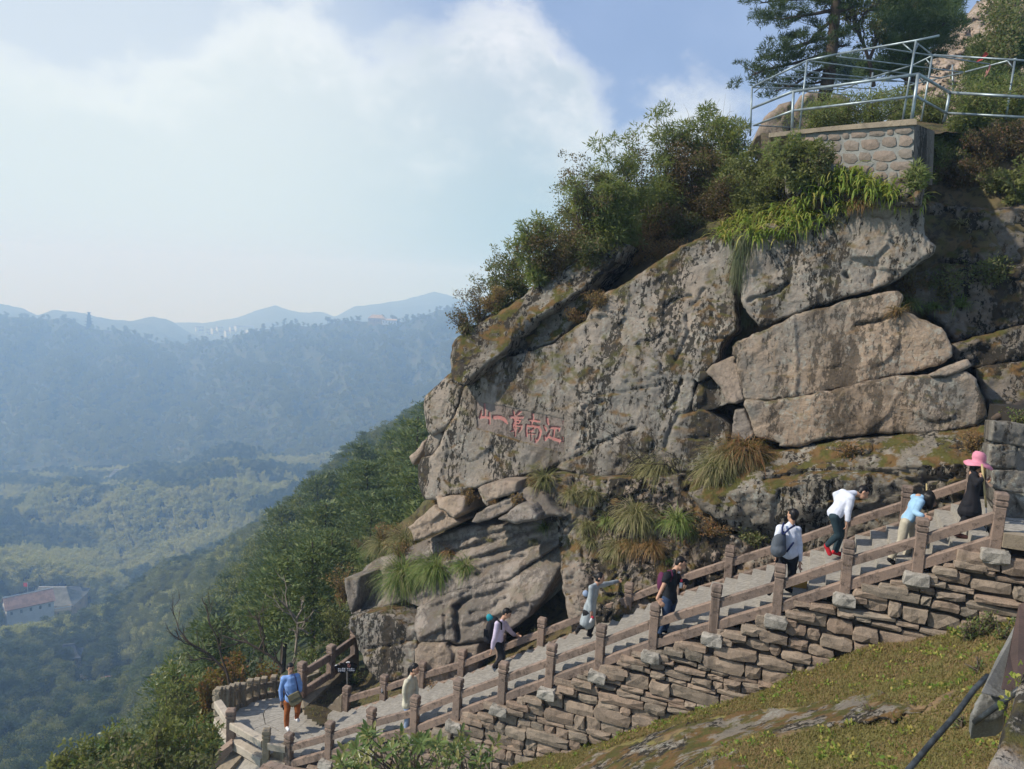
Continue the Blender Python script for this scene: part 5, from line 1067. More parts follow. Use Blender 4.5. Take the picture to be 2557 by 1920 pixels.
for (r0, t0, wz, kind, n, lb) in SH2:
    X, Y = za(*r0); Xt, Yt = za(*t0); p = hit_or(X, Y, 19)
    if 'mortared wall' in lb: p = P(X, Y, 16.2+(2285-X)*.0055-.55)
    d = PX(p)[2]; shrub('shrub' if kind != 'bamboo' else 'bamboo_shrub', p, abs(Y-Yt)/FP*d, wz/2.595/FP*d*1.05, kind, lb, 'bush' if kind != 'bamboo' else 'bamboo', None, int(n*1.4), {'bamboo': .13, 'olive': .1}.get(kind, .07), (0, 0), 14, 4)
for (X, Y, H, W, kind, n, lb) in ((2260, 745, .55, .5, 'brown', 900, 'pinkish dry bush growing out of the crack right of the upper slab'), (2360, 735, .6, .9, 'leafy', 2200, 'dark green ferny growth in the shaded recess'), (2480, 700, .5, .8, 'leafy', 2000, 'dark green growth at the right edge of the shaded recess'), (2120, 1135, .25, .4, 'dry', 900, 'low straw-coloured weeds under the lowest slab'), (2430, 1120, .35, .4, 'dry', 900, 'russet weeds left of the big squared stones'), (1780, 1330, .3, .55, 'dry', 1300, 'russet weeds hanging above the railing, left of the mossy boulder'), (1880, 1352, .2, .5, 'leafy', 1000, 'low green weeds under the mossy boulder'),
    (1240, 745, .3, .4, 'dry', 1200, 'russet heath clump on top of the capping slab, left part'), (1220, 770, .28, .35, 'dry', 900, 'smaller russet clump at the left of the capping slab'), (1440, 800, .25, .5, 'dry', 1400, 'rust-coloured growth at the upper end of the long crack'), (1500, 760, .3, .5, 'dry', 1500, 'brown hanging growth right of the long crack'), (1330, 1215, .25, .25, 'dry', 600, 'russet weeds in the joint under the inscribed face'), (1090, 1255, .3, .3, 'dry', 900, 'russet weeds under the lower left corner of the face'), (900, 1370, .55, .75, 'dry', 1800, 'tall russet grass and brush left of the slanting boulder'), (960, 1345, .45, .6, 'dry', 1600, 'orange-brown brush at the upper left of the slanting boulder'), (1290, 1255, .2, .2, 'dry', 400, 'dry weeds beside the long low grey rock'), (1020, 1510, .3, .28, 'dry', 700, 'brown leafy weeds under the second green tuft'),
    (1000, 1385, .35, .5, 'dry', 1100, 'dry brush on the top of the slanting boulder'), (1170, 1255, .4, .3, 'dry', 900, 'yellowish weeds beside the upright block')):
    p = hit_or(X, Y, 20); shrub('weed_clump' if kind == 'dry' else 'shrub', p, H, W, kind, lb, 'weeds' if kind == 'dry' else 'bush', None, n, .055 if kind == 'dry' else .07, (0, 0), 12, 2)

# ---- bare bush over the crack
def twiggy(name, label, cat, lines, d, mat, r0=.02, depth=3, seed=1, rootd=None, spread=.5, nb=4, leaves=None):
    """lines: polylines of pixels (root first) at distance d; side twigs grow from them"""
    q = np.random.RandomState(seed); t = MB(); tips = []
    def grow(pts, r, lev):
        pts = np.asarray(pts, float); t.tube(pts, np.linspace(r, r*.35, len(pts)), 5 if lev == 0 else 3, False); tips.append(pts[-1])
        if lev >= depth: return
        L = np.linalg.norm(np.diff(pts, axis=0), axis=1).sum()
        for _ in range(nb if lev else nb+2):
            s = q.uniform(.3, 1)*(len(pts)-1); i = min(int(s), len(pts)-2); b = pts[i]+(pts[i+1]-pts[i])*(s-i); di = pts[i+1]-pts[i]; di = di/np.linalg.norm(di); dv = di+q.normal(0, spread, 3); dv[2] += .12; dv /= np.linalg.norm(dv); l = L*q.uniform(.25, .5)
            grow([b, b+dv*l*.4+q.normal(0, .04*l, 3), b+(dv+[0, 0, .1])*l*.75+q.normal(0, .05*l, 3), b+(dv+[0, 0, .2])*l], r*.5, lev+1)
    root = None
    for k, ln in enumerate(lines):
        pts = [P(x, y, d+dz) for (x, y, dz) in [(*a, 0) if len(a) == 2 else a for a in ln]]
        if root is None: root = pts[0]
        grow(pts, r0*(1 if k == 0 else .7), 0)
    o = thing(name, label, cat, root); t.build('branches', M[mat], o)
    if leaves:
        kind, n, sz = leaves; C = np.array(tips); V, Q = quads(leaf_cloud(q, C, np.full(len(C), sz*2.2), n, sz, .6, 0, .1, .1)); part('foliage', V, Q, M[kind], o)
    return o
p0 = hit_or(*zt(1080, 460), 17)
db = PX(p0)[2]-.25
twiggy('bare_bush', 'leafless grey bush with long thin arching twigs growing above the large shaggy tuft', 'bush', [[(*zt(1090, 470), 0), (*zt(960, 400), -.2), (*zt(780, 400), -.5), (*zt(600, 220), -.6), (*zt(480, 130), -.6), (*zt(330, 60), -.5)], [(*zt(1090, 470), 0), (*zt(1000, 380), -.3), (*zt(850, 340), -.5), (*zt(700, 250), -.6)], [(*zt(1100, 460), 0), (*zt(1060, 330), -.2), (*zt(900, 250), -.4), (*zt(820, 120), -.5)], [(*zt(1110, 460), 0), (*zt(1130, 350), -.2), (*zt(1170, 290), -.3)], [(*zt(740, 670), 0), (*zt(650, 600), -.2), (*zt(660, 450), -.3), (*zt(560, 400), -.3)]], db, 'twig', .014, 3, 5, spread=.3, nb=4)
zb_ = lambda x, y: (500+x/2.914, 1350+y/2.914)
twiggy('bare_tree', 'dark bare tree leaning left beside the red-leaved maple, left of the stone railing', 'tree', [[zb_(215, 1060), zb_(195, 960), zb_(130, 890), zb_(60, 820), zb_(-30, 770), zb_(-110, 720)], [zb_(195, 960), zb_(150, 830), zb_(120, 700), zb_(60, 600)], [zb_(100, 870), zb_(20, 855), zb_(-70, 875)]], 23.5, 'bark', .05, 3, 11, spread=.45, nb=3)
twiggy('bare_tree', 'dark bare tree with crooked limbs behind the man in blue', 'tree', [[zb_(600, 935), zb_(570, 890), zb_(500, 830), zb_(430, 790), zb_(350, 745), zb_(250, 720), zb_(160, 690)], [zb_(430, 790), zb_(470, 700), zb_(440, 620), zb_(400, 540)], [zb_(560, 880), zb_(540, 800)]], 24.5, 'bark', .055, 3, 12, spread=.5, nb=3)
twiggy('bare_tree', 'pale grey bare tree with a slim trunk left of the rock', 'tree', [[zb_(675, 895), zb_(692, 840), zb_(700, 740), zb_(708, 620), zb_(700, 560), zb_(640, 500), zb_(600, 440)], [zb_(705, 600), zb_(760, 590), zb_(800, 545)], [zb_(700, 700), zb_(690, 655), zb_(665, 650)], [zb_(706, 560), zb_(740, 500), zb_(735, 450)], [zb_(706, 630), zb_(750, 650), zb_(790, 672)]], 26, 'bark_pale', .06, 2, 13, spread=.5, nb=3)

# ---- bushes left of the landing
def bush_px(X, Y, Xt, Yt, wpx, d, kind, n, leaf, label, name='shrub', cat='bush', stems=14, tw=2, group=None):
    p = P(X, Y, d); return shrub(name, p, abs(Y-Yt)/FP*d*1.02, wpx/FP*d, kind, label, cat, group, n, leaf, (np.clip((Xt-X)/max(20, abs(Y-Yt)), -.5, .5), 0), stems, tw)
bush_px(600, 1790, 600, 1625, 85, 24.5, 'maple', 4200, .10, 'rust-red maple bush below the dark bare tree, beyond the curved railing', 'maple_bush', 'maple', 18)
bush_px(520, 1800, 520, 1680, 60, 23.5, 'maple', 2200, .10, 'smaller orange maple bush left of the big red one', 'maple_bush', 'maple', 14)
bush_px(700, 1760, 690, 1655, 50, 25.5, 'maple', 1500, .09, 'orange-green maple bush behind the man in blue', 'maple_bush', 'maple', 12)
bush_px(440, 1800, 435, 1640, 70, 22.5, 'laurel', 3600, .13, 'glossy dark evergreen bush left of the maple bushes', stems=18)
bush_px(770, 1700, 765, 1600, 45, 26, 'laurel', 1700, .12, 'dark glossy bush behind the upper stone posts')
bush_px(845, 1640, 838, 1490, 45, 26.5, 'olive', 3200, .09, 'olive-brown leafy tree pressed against the left side of the boulder', 'leafy_tree', 'tree')
bush_px(800, 1720, 800, 1650, 40, 24.5, 'laurel', 1200, .1, 'green bush seen between the posts of the upper railing')
bush_px(860, 1500, 860, 1400, 45, 27, 'dry', 2000, .07, 'russet brush hanging at the left shoulder of the boulder', 'weed_clump', 'weeds')
for k, (X, Y, Xt, Yt, w_, d, kd, n, lf, lb) in enumerate([(180, 2010, 190, 1845, 75, 13.5, 'olive', 2600, .10, 'leafy shrub at the very bottom, leftmost of the foreground bushes'), (280, 2010, 290, 1800, 80, 13.5, 'laurel', 2800, .11, 'foreground shrub with large pale leaves, second from the left'), (380, 2010, 390, 1790, 80, 14, 'olive', 3200, .10, 'dense foreground shrub in the middle of the bottom left corner'), (470, 2010, 470, 1760, 75, 14.5, 'laurel', 3200, .11, 'foreground shrub just left of the curved railing'), (420, 1900, 430, 1700, 65, 17.5, 'olive', 2600, .09, 'bush behind the foreground shrubs, below the evergreen'), (520, 1900, 515, 1800, 40, 17, 'laurel', 1700, .09, 'bush growing against the corner post of the landing'), (330, 1980, 330, 1870, 120, 12.5, 'leafy', 2600, .09, 'low dark foliage along the bottom edge, left part'), (470, 2000, 480, 1880, 70, 13, 'leafy', 2000, .09, 'low dark foliage along the bottom edge beside the small landing')]):
    bush_px(X, Y, Xt, Yt, w_, d, kd, n, lf, lb, group='foreground shrubs in the lower left corner')

# ---- foreground bush with rosettes of big glossy leaves
def rosette_bush(label, polys, d0, d1, n, root, L=.15, seed=3):
    q = np.random.RandomState(seed); t = MB(); Vs = []; poly = np.array(polys, float); o = thing('laurel_bush', label, 'bush', root)
    cnt = 0; x0, y0 = poly.min(0); x1, y1 = poly.max(0)
    while cnt < n:
        X, Y = q.uniform(x0, x1), q.uniform(y0, y1)
        if not inside(np.array([X]), np.array([Y]), poly)[0]: continue
        cnt += 1; c = P(X, Y, q.uniform(d0, d1)); axis = np.array([q.normal(0, .35), q.normal(-.25, .35), 1]); axis /= np.linalg.norm(axis); e1 = np.cross(axis, [1, .3, 0]); e1 /= np.linalg.norm(e1); e2 = np.cross(axis, e1)
        dn = c-axis*.3+np.array([(root[0]-c[0])*.12, (root[1]-c[1])*.12, 0]); t.tube([c, (c+dn)/2, dn, dn*.5+np.array([root[0], root[1], dn[2]-.6])*.5], [.003, .005, .007, .010], 4, False)
        nl = q.randint(6, 11)
        for k in range(nl):
            a = 2.4*k+q.uniform(-.3, .3); s = k/nl; el_ = .15+.9*s+q.uniform(-.3, .2); b = c-axis*(.09*(1-s)); dv = (e1*math.cos(a)+e2*math.sin(a))*math.cos(el_)+axis*math.sin(el_); side = np.cross(dv, axis); side /= np.linalg.norm(side)+1e-9; up_ = np.cross(side, dv)
            l = L*q.uniform(.65, 1.15); w_ = l*.17
            pts = [b+dv*l*.12, b+dv*l*.45-up_*0, b+dv*l*.78-up_*l*.05, b+dv*l-up_*l*.14]; ws = [.25, 1, .7, .03]
            row = [[p_-side*w_*s_+up_*w_*.25*s_, p_, p_+side*w_*s_+up_*w_*.25*s_] for p_, s_ in zip(pts, ws)]; Vs.append(np.array(row).reshape(-1, 3))
    V = np.vstack(Vs); base = np.array([(i*3+j, i*3+j+1, (i+1)*3+j+1, (i+1)*3+j) for i in range(3) for j in range(2)]); Fq = (base[None]+12*np.arange(len(Vs))[:, None, None]).reshape(-1, 4)
    t.build('stems', M['twig'], o); part('foliage', V, Fq, M['laurel_leaf'], o); return o
rx = P(1030, 1960, 9.3); rx = np.array([rx[0], rx[1], float(bank_z(rx[0], rx[1])[0])])
rosette_bush('broad bush of pointed glossy green leaves in front of the lower stairs, bottom centre', [(835, 1930), (850, 1880), (880, 1850), (930, 1790), (945, 1845), (1000, 1830), (1060, 1815), (1095, 1845), (1130, 1870), (1120, 1940)], 8.6, 10, 62, rx, .15, 3)
rx2 = P(1190, 1960, 9.4); rx2 = np.array([rx2[0], rx2[1], float(bank_z(rx2[0], rx2[1])[0])])
rosette_bush('smaller bush of glossy leaves right of the broad one, with one tall shoot', [(1120, 1930), (1140, 1850), (1165, 1790), (1180, 1850), (1225, 1830), (1245, 1850), (1215, 1930)], 8.8, 9.8, 20, rx2, .13, 4)

# ---- moss, grass blades and weeds on the bank (nobody could count them)
n = 420000; U_ = rs.uniform(-4.5, 11, n); V_ = -rs.uniform(-.1, 7.5, n); xy = NB[0][:2]+U_[:, None]*along[:2]+V_[:, None]*perp[:2]; nz_ = vnoise(np.c_[xy*.55, xy[:, :1]*0], 81)+.5*vnoise(np.c_[xy*1.7, xy[:, :1]*0], 82); zb2 = bank_z(xy[:, 0], xy[:, 1]); Xp, Yp, dp = PX(np.c_[xy, zb2])
bare = (np.abs(Xp-2020) < 380) & (np.abs(Yp-(1830-(Xp-2020)*.12)) < 75)
rpx = np.array([(1380, 1960), (1480, 1882), (1600, 1842), (1760, 1795), (1900, 1772), (2050, 1762), (2200, 1752), (2330, 1768), (2250, 1797), (2060, 1815), (1920, 1852), (1830, 1885), (1900, 1960)], float); bare = inside(Xp, Yp, rpx)
keep = (Xp > 1150) & (Xp < 2600) & (Yp < 1990) & (Yp > 1500) & ((nz_ > -1.05) & ~(bare & (nz_ < .55)))
bs = np.c_[xy, zb2][keep]; k = len(bs); B = blades(rs, k, .085, .016, (.3, 1.5), .7, 0, 2, base=bs); Vg, Fg = blade_mesh(B); g_ = part('bank_grass', Vg, Fg, M['moss'], None, kind='stuff'); props(g_, 'short moss and grass in green and rusty patches on the bank below the wall', 'grass')
cc = bs[rs.rand(k) < .0035]; V, Q = quads(leaf_cloud(rs, cc+[0, 0, .04], np.tile([.09, .09, .035], (len(cc), 1)), 4600, .05, .7, 0, .5, .1)); w_ = part('bank_weeds', V, Q, M['lily_leaf'], None, kind='stuff'); props(w_, 'small bright green leafy weeds scattered over the bank', 'weeds')
tops = z4b = [(2440, 1590), (2470, 1575), (2410, 1600), (2500, 1600)]
for k, (X, Y) in enumerate(tops):
    p = hit_or(X, Y, 11.5); shrub('weed_clump', p, .28, .22, 'laurel', ['bright green weed at the foot of the wall, near the right edge', 'taller green weed at the wall foot, right of the first', 'small green weed at the wall foot, left one', 'rightmost green weed at the foot of the wall'][k], 'weeds', None, 260, .06, (0, 0), 8, 0)
for (X, Y, lb) in ((2165, 1790, 'small green weed on the bare rock patch of the bank'), (2450, 1680, 'bright green weed beside the grey pipe'), (2390, 1820, 'green weed below the grey pipe')):
    p = hit_or(X, Y, 9.5); shrub('weed_clump', p, .14, .1, 'laurel', lb, 'weeds', None, 90, .05, (0, 0), 6, 0)
# dry stalks near the pipes
for (X, Y, lb) in ((2490, 1790, 'thin dry grass stalks arching over the pipe'), (2420, 1890, 'thin dry stalks at the lower right'), (2520, 1900, 'thin dry stalks against the rough rock at the lower right corner')):
    tuft('grass_tuft', X, Y, 150, 'dry_leaf', 40, lb, 'dry grass', None, .8, (.5, 1.3), wd=.006)
# ---- soil, litter and grass strip beside the far railing

# ---- bare rock showing through the bank
rp = np.array([(1380, 1960), (1480, 1882), (1600, 1842), (1760, 1795), (1900, 1772), (2050, 1762), (2200, 1752), (2330, 1768), (2250, 1797), (2060, 1815), (1920, 1852), (1830, 1885), (1900, 1960)], float)
pc = []
for X in range(1350, 2400, 60):
    for Y in range(1740, 1990, 30):
        h_, _, nm_ = hit(X, Y)
        if h_ is not None and nm_ == 'grassy_bank': pc.append((X/500, Y/500, PX(h_)[2]))
bf = tps(np.array(pc), 1e-3); o = rock_block('bank_rock', rp, 10, M['rock_moss'], None, 5, .25, .05, 0, .5, 300, dfun=lambda X, Y: bf(np.c_[np.ravel(X)/500, np.ravel(Y)/500]).reshape(np.shape(X))-.10, jit=6); props(o, 'low bare grey rock with moss lying in the middle of the grassy bank', 'rock')
# ------------------------------------------------------------------ landing at the foot of the stairs
def onz(X, Y, z):
    r = P(X, Y, 1.0); return r*(z/r[2])
ZL = NB[13][2]+.10
zl = lambda x, y: (500+x/5.19, 1600+y/5.19)
land = thing('lower_landing', None, None, NB[13]); land['kind'] = 'structure'
def slab(parent, top, th=.14, mat='step', nm='paving_slab', jit=.004, shrink=.012):
    top = np.array(top, float); c = top.mean(0); d = c-top; top = top+d/np.linalg.norm(d[:, :2], axis=1)[:, None]*shrink+rs.uniform(-jit, jit, top.shape)*[0, 0, 1]
    n = len(top); V = np.vstack([top-[0, 0, th], top]); mb = MB()
    if n == 4:
        ar = np.cross(top[1]-top[0], top[2]-top[0])[2]
        if ar < 0: top = top[::-1]; V = np.vstack([top-[0, 0, th], top])
        mb.hexa(V)
    return mb.build(nm, M[mat], parent)
for k in range(3):
    a_, b_ = NB[13]+along*(.34*k+.02), NB[13]+along*(.34*(k+1)+.02)
    for w0, w1 in ((-.05, 1.1), (1.1, WID+.1)): slab(land, [[*(q+perp*w)[:2], ZL+(.0 if k else .03)] for q, w in ((a_, w0), (b_, w0), (b_, w1), (a_, w1))])
PV = (1340, 868); edge = [(1185, 1270), (1000, 1360), (840, 1450), (640, 1330), (450, 1250), (420, 1120), (400, 1010), (440, 925), (520, 860), (640, 790), (820, 755), (1000, 735), (1120, 730)]
pA = NB[13]+along*1.04+perp*(WID+.1); pA[2] = 0
for k in range(len(edge)-1):
    z = ZL-max(0, k-4)*.085; mids = .5
    e0, e1 = onz(*zl(*edge[k]), z), onz(*zl(*edge[k+1]), z); c0 = onz(*zl(*PV), z); s0, s1 = k/(len(edge)-1), (k+1)/(len(edge)-1)
    q0 = c0+np.array([-.25+.3*s0, -.3+.5*s0, 0])*.5; q1 = c0+np.array([-.25+.3*s1, -.3+.5*s1, 0])*.5
    m0, m1 = q0*.45+e0*.55, q1*.45+e1*.55
    slab(land, [q0, q1, m1, m0], .16); slab(land, [m0, m1, e1, e0], .16)
base = [onz(*zl(*e), ZL-.75) for e in edge]; c0 = onz(*zl(1340, 868), ZL-.75); V = [c0]+base; V2 = [v+np.array([0, 0, -1.8 if i else -1.8]) for i, v in enumerate(V)]
Vt = [np.array([v[0], v[1], ZL-.95]) for i, v in enumerate(V)]
# (filling under the slabs)
n = len(edge); mb = MB(); F = []
for i in range(1, n): mb.add([Vt[0], Vt[i], Vt[i+1], V2[0], V2[i], V2[i+1]], [(0, 1, 2), (3, 5, 4)]); mb.add([Vt[i], Vt[i+1], V2[i+1], V2[i]], [(0, 1, 2, 3)])
mb.build('landing_fill', M['darkfill'], land)
def scroll(parent, p0, dir_, mat='rail_grey', L=.46):
    """drum stone at the foot of a railing"""
    prof = [(0, .62), (.10, .60), (.20, .50), (.32, .47), (.42, .38), (.5, .27), (.62, .25), (.72, .17), (.8, .15), (.95, .1), (1.0, -.12), (0, -.12)]
    n_ = np.array([-dir_[1], dir_[0], 0]); V = [p0+dir_*(a*L/.8)+n_*t+[0, 0, z] for t in (-.075, .075) for a, z in prof]; k = len(prof); mb = MB()
    mb.add(V, [(i, (i+1) % k, (i+1) % k+k, i+k) for i in range(k)])
    me_V, me_Q, _ = mb.data(); F = [tuple(q) for q in me_Q]+[tuple(range(k-1, -1, -1)), tuple(range(k, 2*k))]
    return part('drum_stone', me_V-0, F, M[mat], parent)
scroll(rn, NB[13]+along*.10, along); scroll(rf, FB[13]+along*.10, along)
# rail closing the landing: pale beams
rl = thing('stone_railing', 'short railing with pale sunlit beams closing the outer corner of the lower landing', 'railing', onz(664, 1900, ZL))
q_ = onz(664, 1902, ZL-.03); r0_ = onz(577, 1850, ZL-.03); l0_ = onz(542, 1795, ZL-.05)
rail_post(rl, q_, YAW+.5, PH*.98, 'rail_grey'); rail_post(rl, r0_, YAW+.5, PH*.98, 'rail', .1)
for a_, b_ in ((NB[13]+[0, 0, .02], q_), (q_, r0_), (r0_, l0_)):
    beam(rl, a_, b_, 0, .38, .55, .2, 'rail_pale'); beam(rl, a_, b_, 0, -.1, .10, .22, 'rail_pale', 'curb')
# low curved railing going down behind
rc = thing('stone_railing', 'curved railing of close-set low grey posts behind the landing, going down to the left', 'railing', l0_)
pl = [(235, 600, 915, 0), (290, 595, 900, .02), (345, 590, 900, .05), (415, 560, 880, .1), (472, 545, 850, .15), (553, 545, 830, .2), (648, 495, 770, .3), (738, 480, 745, .38), (828, 465, 715, .46), (955, 445, 690, .56), (1072, 455, 685, .66)]
prev = None
for x, yt, yb_, dz in pl:
    f = onz(*zl(x, yb_), ZL-dz-.05); h = (yb_-yt)/5.19/FP*PX(f)[2]/.95; rail_post(rc, f, YAW+.4, h, 'rail_grey', .075)
    if prev is not None: beam(rc, prev[0], f, 0, prev[1]*.45, prev[1]*.68, .12, 'rail_grey'); beam(rc, prev[0], f, 0, -.12, .1, .16, 'rail_grey', 'curb')
    prev = (f, h)
rc2 = thing('stone_railing', 'far end of the low grey railing seen between the brown posts', 'railing', P(790, 1690, 23.5))
for (x, yt, yb_, d) in ((1505, 380, 500, 24), (1415, 480, 560, 23.6), (1385, 500, 580, 23.4)):
    f = P(*zl(x, yb_), d); rail_post(rc2, f, YAW+.4, (yb_-yt)/5.19/FP*d, 'rail_grey', .08)
beam(rc2, P(*zl(1350, 520), 23.2), P(*zl(1560, 440), 24.2), 0, .0, .12, .12, 'rail_grey')
# second small stack left: outer rail turning down
mb = MB(); f = onz(*zl(232, 930), ZL-.1)
for k, (dx, z, s) in enumerate([(0, .0, .17), (0, .2, .19), (0, .4, .17), (0, .58, .2)]): lump(rc, f+[-.02+rs.uniform(-.02, .02), 0, z], s*1.15, s, .17, YAW, 'rail_grey', 'stacked_stone', 700+k)
# lower path below the landing with its own kerbs
lp = thing('lower_path', None, None, onz(560, 1900, ZL-1)); lp['kind'] = 'structure'
def bar(parent, a, b, wd, th, mat, nm, up=(0, 0, 1)):
    a = np.array(a); b = np.array(b); d = b-a; n_ = np.array([-d[1], d[0], 0]); n_ = n_/np.linalg.norm(n_)*wd/2; mb = MB(); mb.hexa([a-n_-[0, 0, th], b-n_-[0, 0, th], b+n_-[0, 0, th], a+n_-[0, 0, th], a-n_, b-n_, b+n_, a+n_]); return mb.build(nm, M[mat], parent)
bar(lp, P(580, 1850, 18.6), P(430, 1960, 18.2), .22, .2, 'rail', 'kerb'); bar(lp, P(592, 1882, 18.6), P(520, 1960, 18.0), .34, .15, 'rail_grey', 'kerb'); bar(lp, P(575, 1878, 19.0), P(470, 1955, 18.9), .5, .1, 'darkfill', 'gutter')
mb = MB(); c_ = [P(600, 1885, 18.7), P(655, 1905, 18.2), P(640, 1990, 17.4), P(520, 1990, 18.0)]; zc = min(p[2] for p in c_); mb.add([p for p in c_], [(0, 1, 2, 3)]); mb.build('path_floor', M['step'], lp)
bar(lp, P(650, 1930, 16.6), P(668, 1908, 16.9), .2, .22, 'rail', 'kerb'); bar(lp, P(666, 1904, 16.9), P(740, 1926, 16.2), .2, .22, 'rail', 'kerb')

# upper railing towards the boulder, standing on a stone ledge
rb = thing('stone_railing', 'dark brown railing of three posts running from the landing up to the boulder', 'railing', P(754, 1735, 20.3))
T = [P(754, 1735, 20.3), P(825.3, 1688, 21.3), P(885, 1642, 22.6)]; yb2 = math.atan2(T[1][1]-T[0][1], T[1][0]-T[0][0])
for p, h in zip(T, (.93, .93, .9)): rail_post(rb, p, yb2, h, 'rail', .095)
for a_, b_ in zip(T[:-1], T[1:]): beam(rb, a_, b_, 0, .50, .70, .12); beam(rb, a_, b_, 0, -.03, .16, .14, nm='curb')
E0, E1 = P(760, 1768, 20.0), P(897, 1668, 22.9); mb = MB(); B0, B1 = T[0]+[-.05, .12, -.03], T[2]+[.1, .15, -.05]
mb.hexa([E0-[0, 0, .3], E1-[0, 0, .3], B1-[0, 0, .3], B0-[0, 0, .3], E0, E1, B1, B0]); mb.build('ledge_slab', M['rail_grey'], rb)
# grass strip between that ledge and the far railing
def px_patch(name, poly, ctrl, mat, step=6, amp=.03, seed=0, thick=.0):
    poly = np.array(poly, float); ctrl = np.array(ctrl, float); f = tps(np.c_[ctrl[:, :2]/500, ctrl[:, 2]], 1e-3)
    gx = np.arange(poly[:, 0].min(), poly[:, 0].max()+step, step); gy = np.arange(poly[:, 1].min(), poly[:, 1].max()+step, step); Gx, Gy = np.meshgrid(gx, gy); c = inside(Gx[:-1, :-1]+step/2, Gy[:-1, :-1]+step/2, poly); ii, jj = np.nonzero(c); a = ii*len(gx)+jj
    F = np.stack([a, a+len(gx), a+len(gx)+1, a+1], -1); u, inv = np.unique(F, return_inverse=True); X, Y = Gx.ravel()[u], Gy.ravel()[u]; D = f(np.c_[X, Y]/500); V = P(X, Y, D); V[:, 2] += fbm(V*1.5, 3, seed)*amp*2
    return part(name, V, inv.reshape(-1, 4), M[mat], None, True, kind='structure'), f
fbx = [tuple(float(v) for v in PX(FB[i]+[0, 0, .02])) for i in range(5, 14)]
gp, gpf = px_patch('grass_strip', [(755, 1772), (895, 1672), (930, 1655), (1060, 1600), (1200, 1560), (1420, 1520), (1680, 1480), (1690, 1500), (1445, 1590), (1340, 1640), (1240, 1672), (1142, 1716), (1042, 1757), (944, 1782), (850, 1815), (800, 1812), (770, 1795)],
    fbx+[(757, 1772, 19.9), (830, 1722, 21.2), (897, 1672, 22.7), (1000, 1620, 22.5), (1130, 1580, 21.3), (1300, 1560, 19.8), (1450, 1530, 18.4), (1680, 1490, 16.7)], 'soil', 6, .03, 5)
n = 5200; X = rs.uniform(760, 1440, n); Y = rs.uniform(1560, 1810, n); pg = np.array([(757, 1772), (895, 1674), (930, 1660), (1060, 1605), (1200, 1565), (1420, 1530), (1440, 1585), (1240, 1665), (1042, 1750), (850, 1808), (795, 1805)], float); m = inside(X, Y, pg); X, Y = X[m], Y[m]; D = gpf(np.c_[X, Y]/500); bs = P(X, Y, D)
B = blades(rs, len(bs), .1, .014, (.3, 1.5), .7, 0, 2, base=bs); Vg, Fg = blade_mesh(B); o = part('strip_grass', Vg, Fg, M['moss'], None, kind='stuff'); props(o, 'sparse grass and litter between the far railing and the boulder', 'grass')
for (X, Y, H, W, kd, lb) in ((885, 1705, .35, .4, 'laurel', 'bright green weeds right below the black sign'), (1080, 1735, .25, .4, 'dry', 'dry weeds behind the far railing, near the white board'), (1350, 1600, .25, .35, 'leafy', 'small weeds at the mouth of the black cave')):
    shrub('weed_clump', P(X, Y, float(gpf([[X/500, Y/500]])[0])), H, W, kd, lb, 'weeds', None, 500, .06, (0, 0), 8, 0)

# ---- black park sign, white boards
sg = thing('park_sign', 'black leaf-shaped notice sign with two rows of small white characters beside the boulder', 'sign', P(865, 1712, 21.0))
zs = lambda x, y: (820+x/15.85, 1640+y/15.85)
def plate(parent, pts, d0, d1, th, mat, nm, conv=zs):
    xs = [p[0] for p in pts]; xa, xb = min(xs), max(xs); V = [P(*conv(x, y), d0+(d1-d0)*(x-xa)/(xb-xa)) for x, y in pts]; c = np.mean(V, 0); V = V+[v+np.array([0, 1, 0])*th for v in V]; k = len(pts); F = [tuple(range(k-1, -1, -1)), tuple(range(k, 2*k))]+[(i, (i+1) % k, (i+1) % k+k, i+k) for i in range(k)]
    return part(nm, V, F, M[mat], parent)
plate(sg, [(235, 400), (250, 350), (340, 330), (470, 350), (460, 265), (560, 280), (720, 330), (760, 360), (720, 600), (560, 650), (400, 620), (290, 520), (260, 450)], 20.6, 20.75, .05, 'sign', 'board')
plate(sg, [(690, 240), (760, 205), (860, 220), (1010, 280), (1110, 320), (1130, 420), (1080, 600), (900, 680), (760, 620), (700, 480)], 20.75, 20.85, .05, 'sign', 'board')
plate(sg, [(235, 385), (250, 345), (335, 328), (345, 345), (260, 372)], 20.56, 20.6, .03, 'white', 'highlight_edge'); plate(sg, [(690, 235), (760, 200), (850, 215), (840, 245), (700, 245)], 20.7, 20.72, .03, 'white', 'highlight_edge')
plate(sg, [(700, 600), (770, 600), (760, 1150), (710, 1150)], 20.85, 20.86, .06, 'basestone', 'leg')
m_, t_, b_, o_ = new_mat('no_fire_disc'); b_.inputs['Base Color'].default_value = (.5, .22, .18, 1); M['disc'] = m_
plate(sg, [(815+62*math.cos(a), 345+72*math.sin(a)) for a in np.linspace(0, 6.283, 17)[:-1]], 20.72, 20.73, .02, 'disc', 'emblem'); plate(sg, [(815+40*math.cos(a), 345+48*math.sin(a)) for a in np.linspace(0, 6.283, 13)[:-1]], 20.69, 20.70, .02, 'sign', 'emblem_centre'); plate(sg, [(775, 300), (790, 290), (855, 390), (840, 400)], 20.66, 20.67, .02, 'disc', 'emblem_bar')
def text_mesh(txt, name):
    cu = bpy.data.curves.new(name, 'FONT'); cu.body = txt; cu.size = 1.0; ob = bpy.data.objects.new(name, cu); COL.objects.link(ob); bpy.context.view_layer.update()
    me = bpy.data.meshes.new_from_object(ob.evaluated_get(bpy.context.evaluated_depsgraph_get())); bpy.data.objects.remove(ob); return me
m_, t_, b_, o_ = new_mat('sign_lettering'); b_.inputs['Base Color'].default_value = (.75, .8, .9, 1); M['letter'] = m_
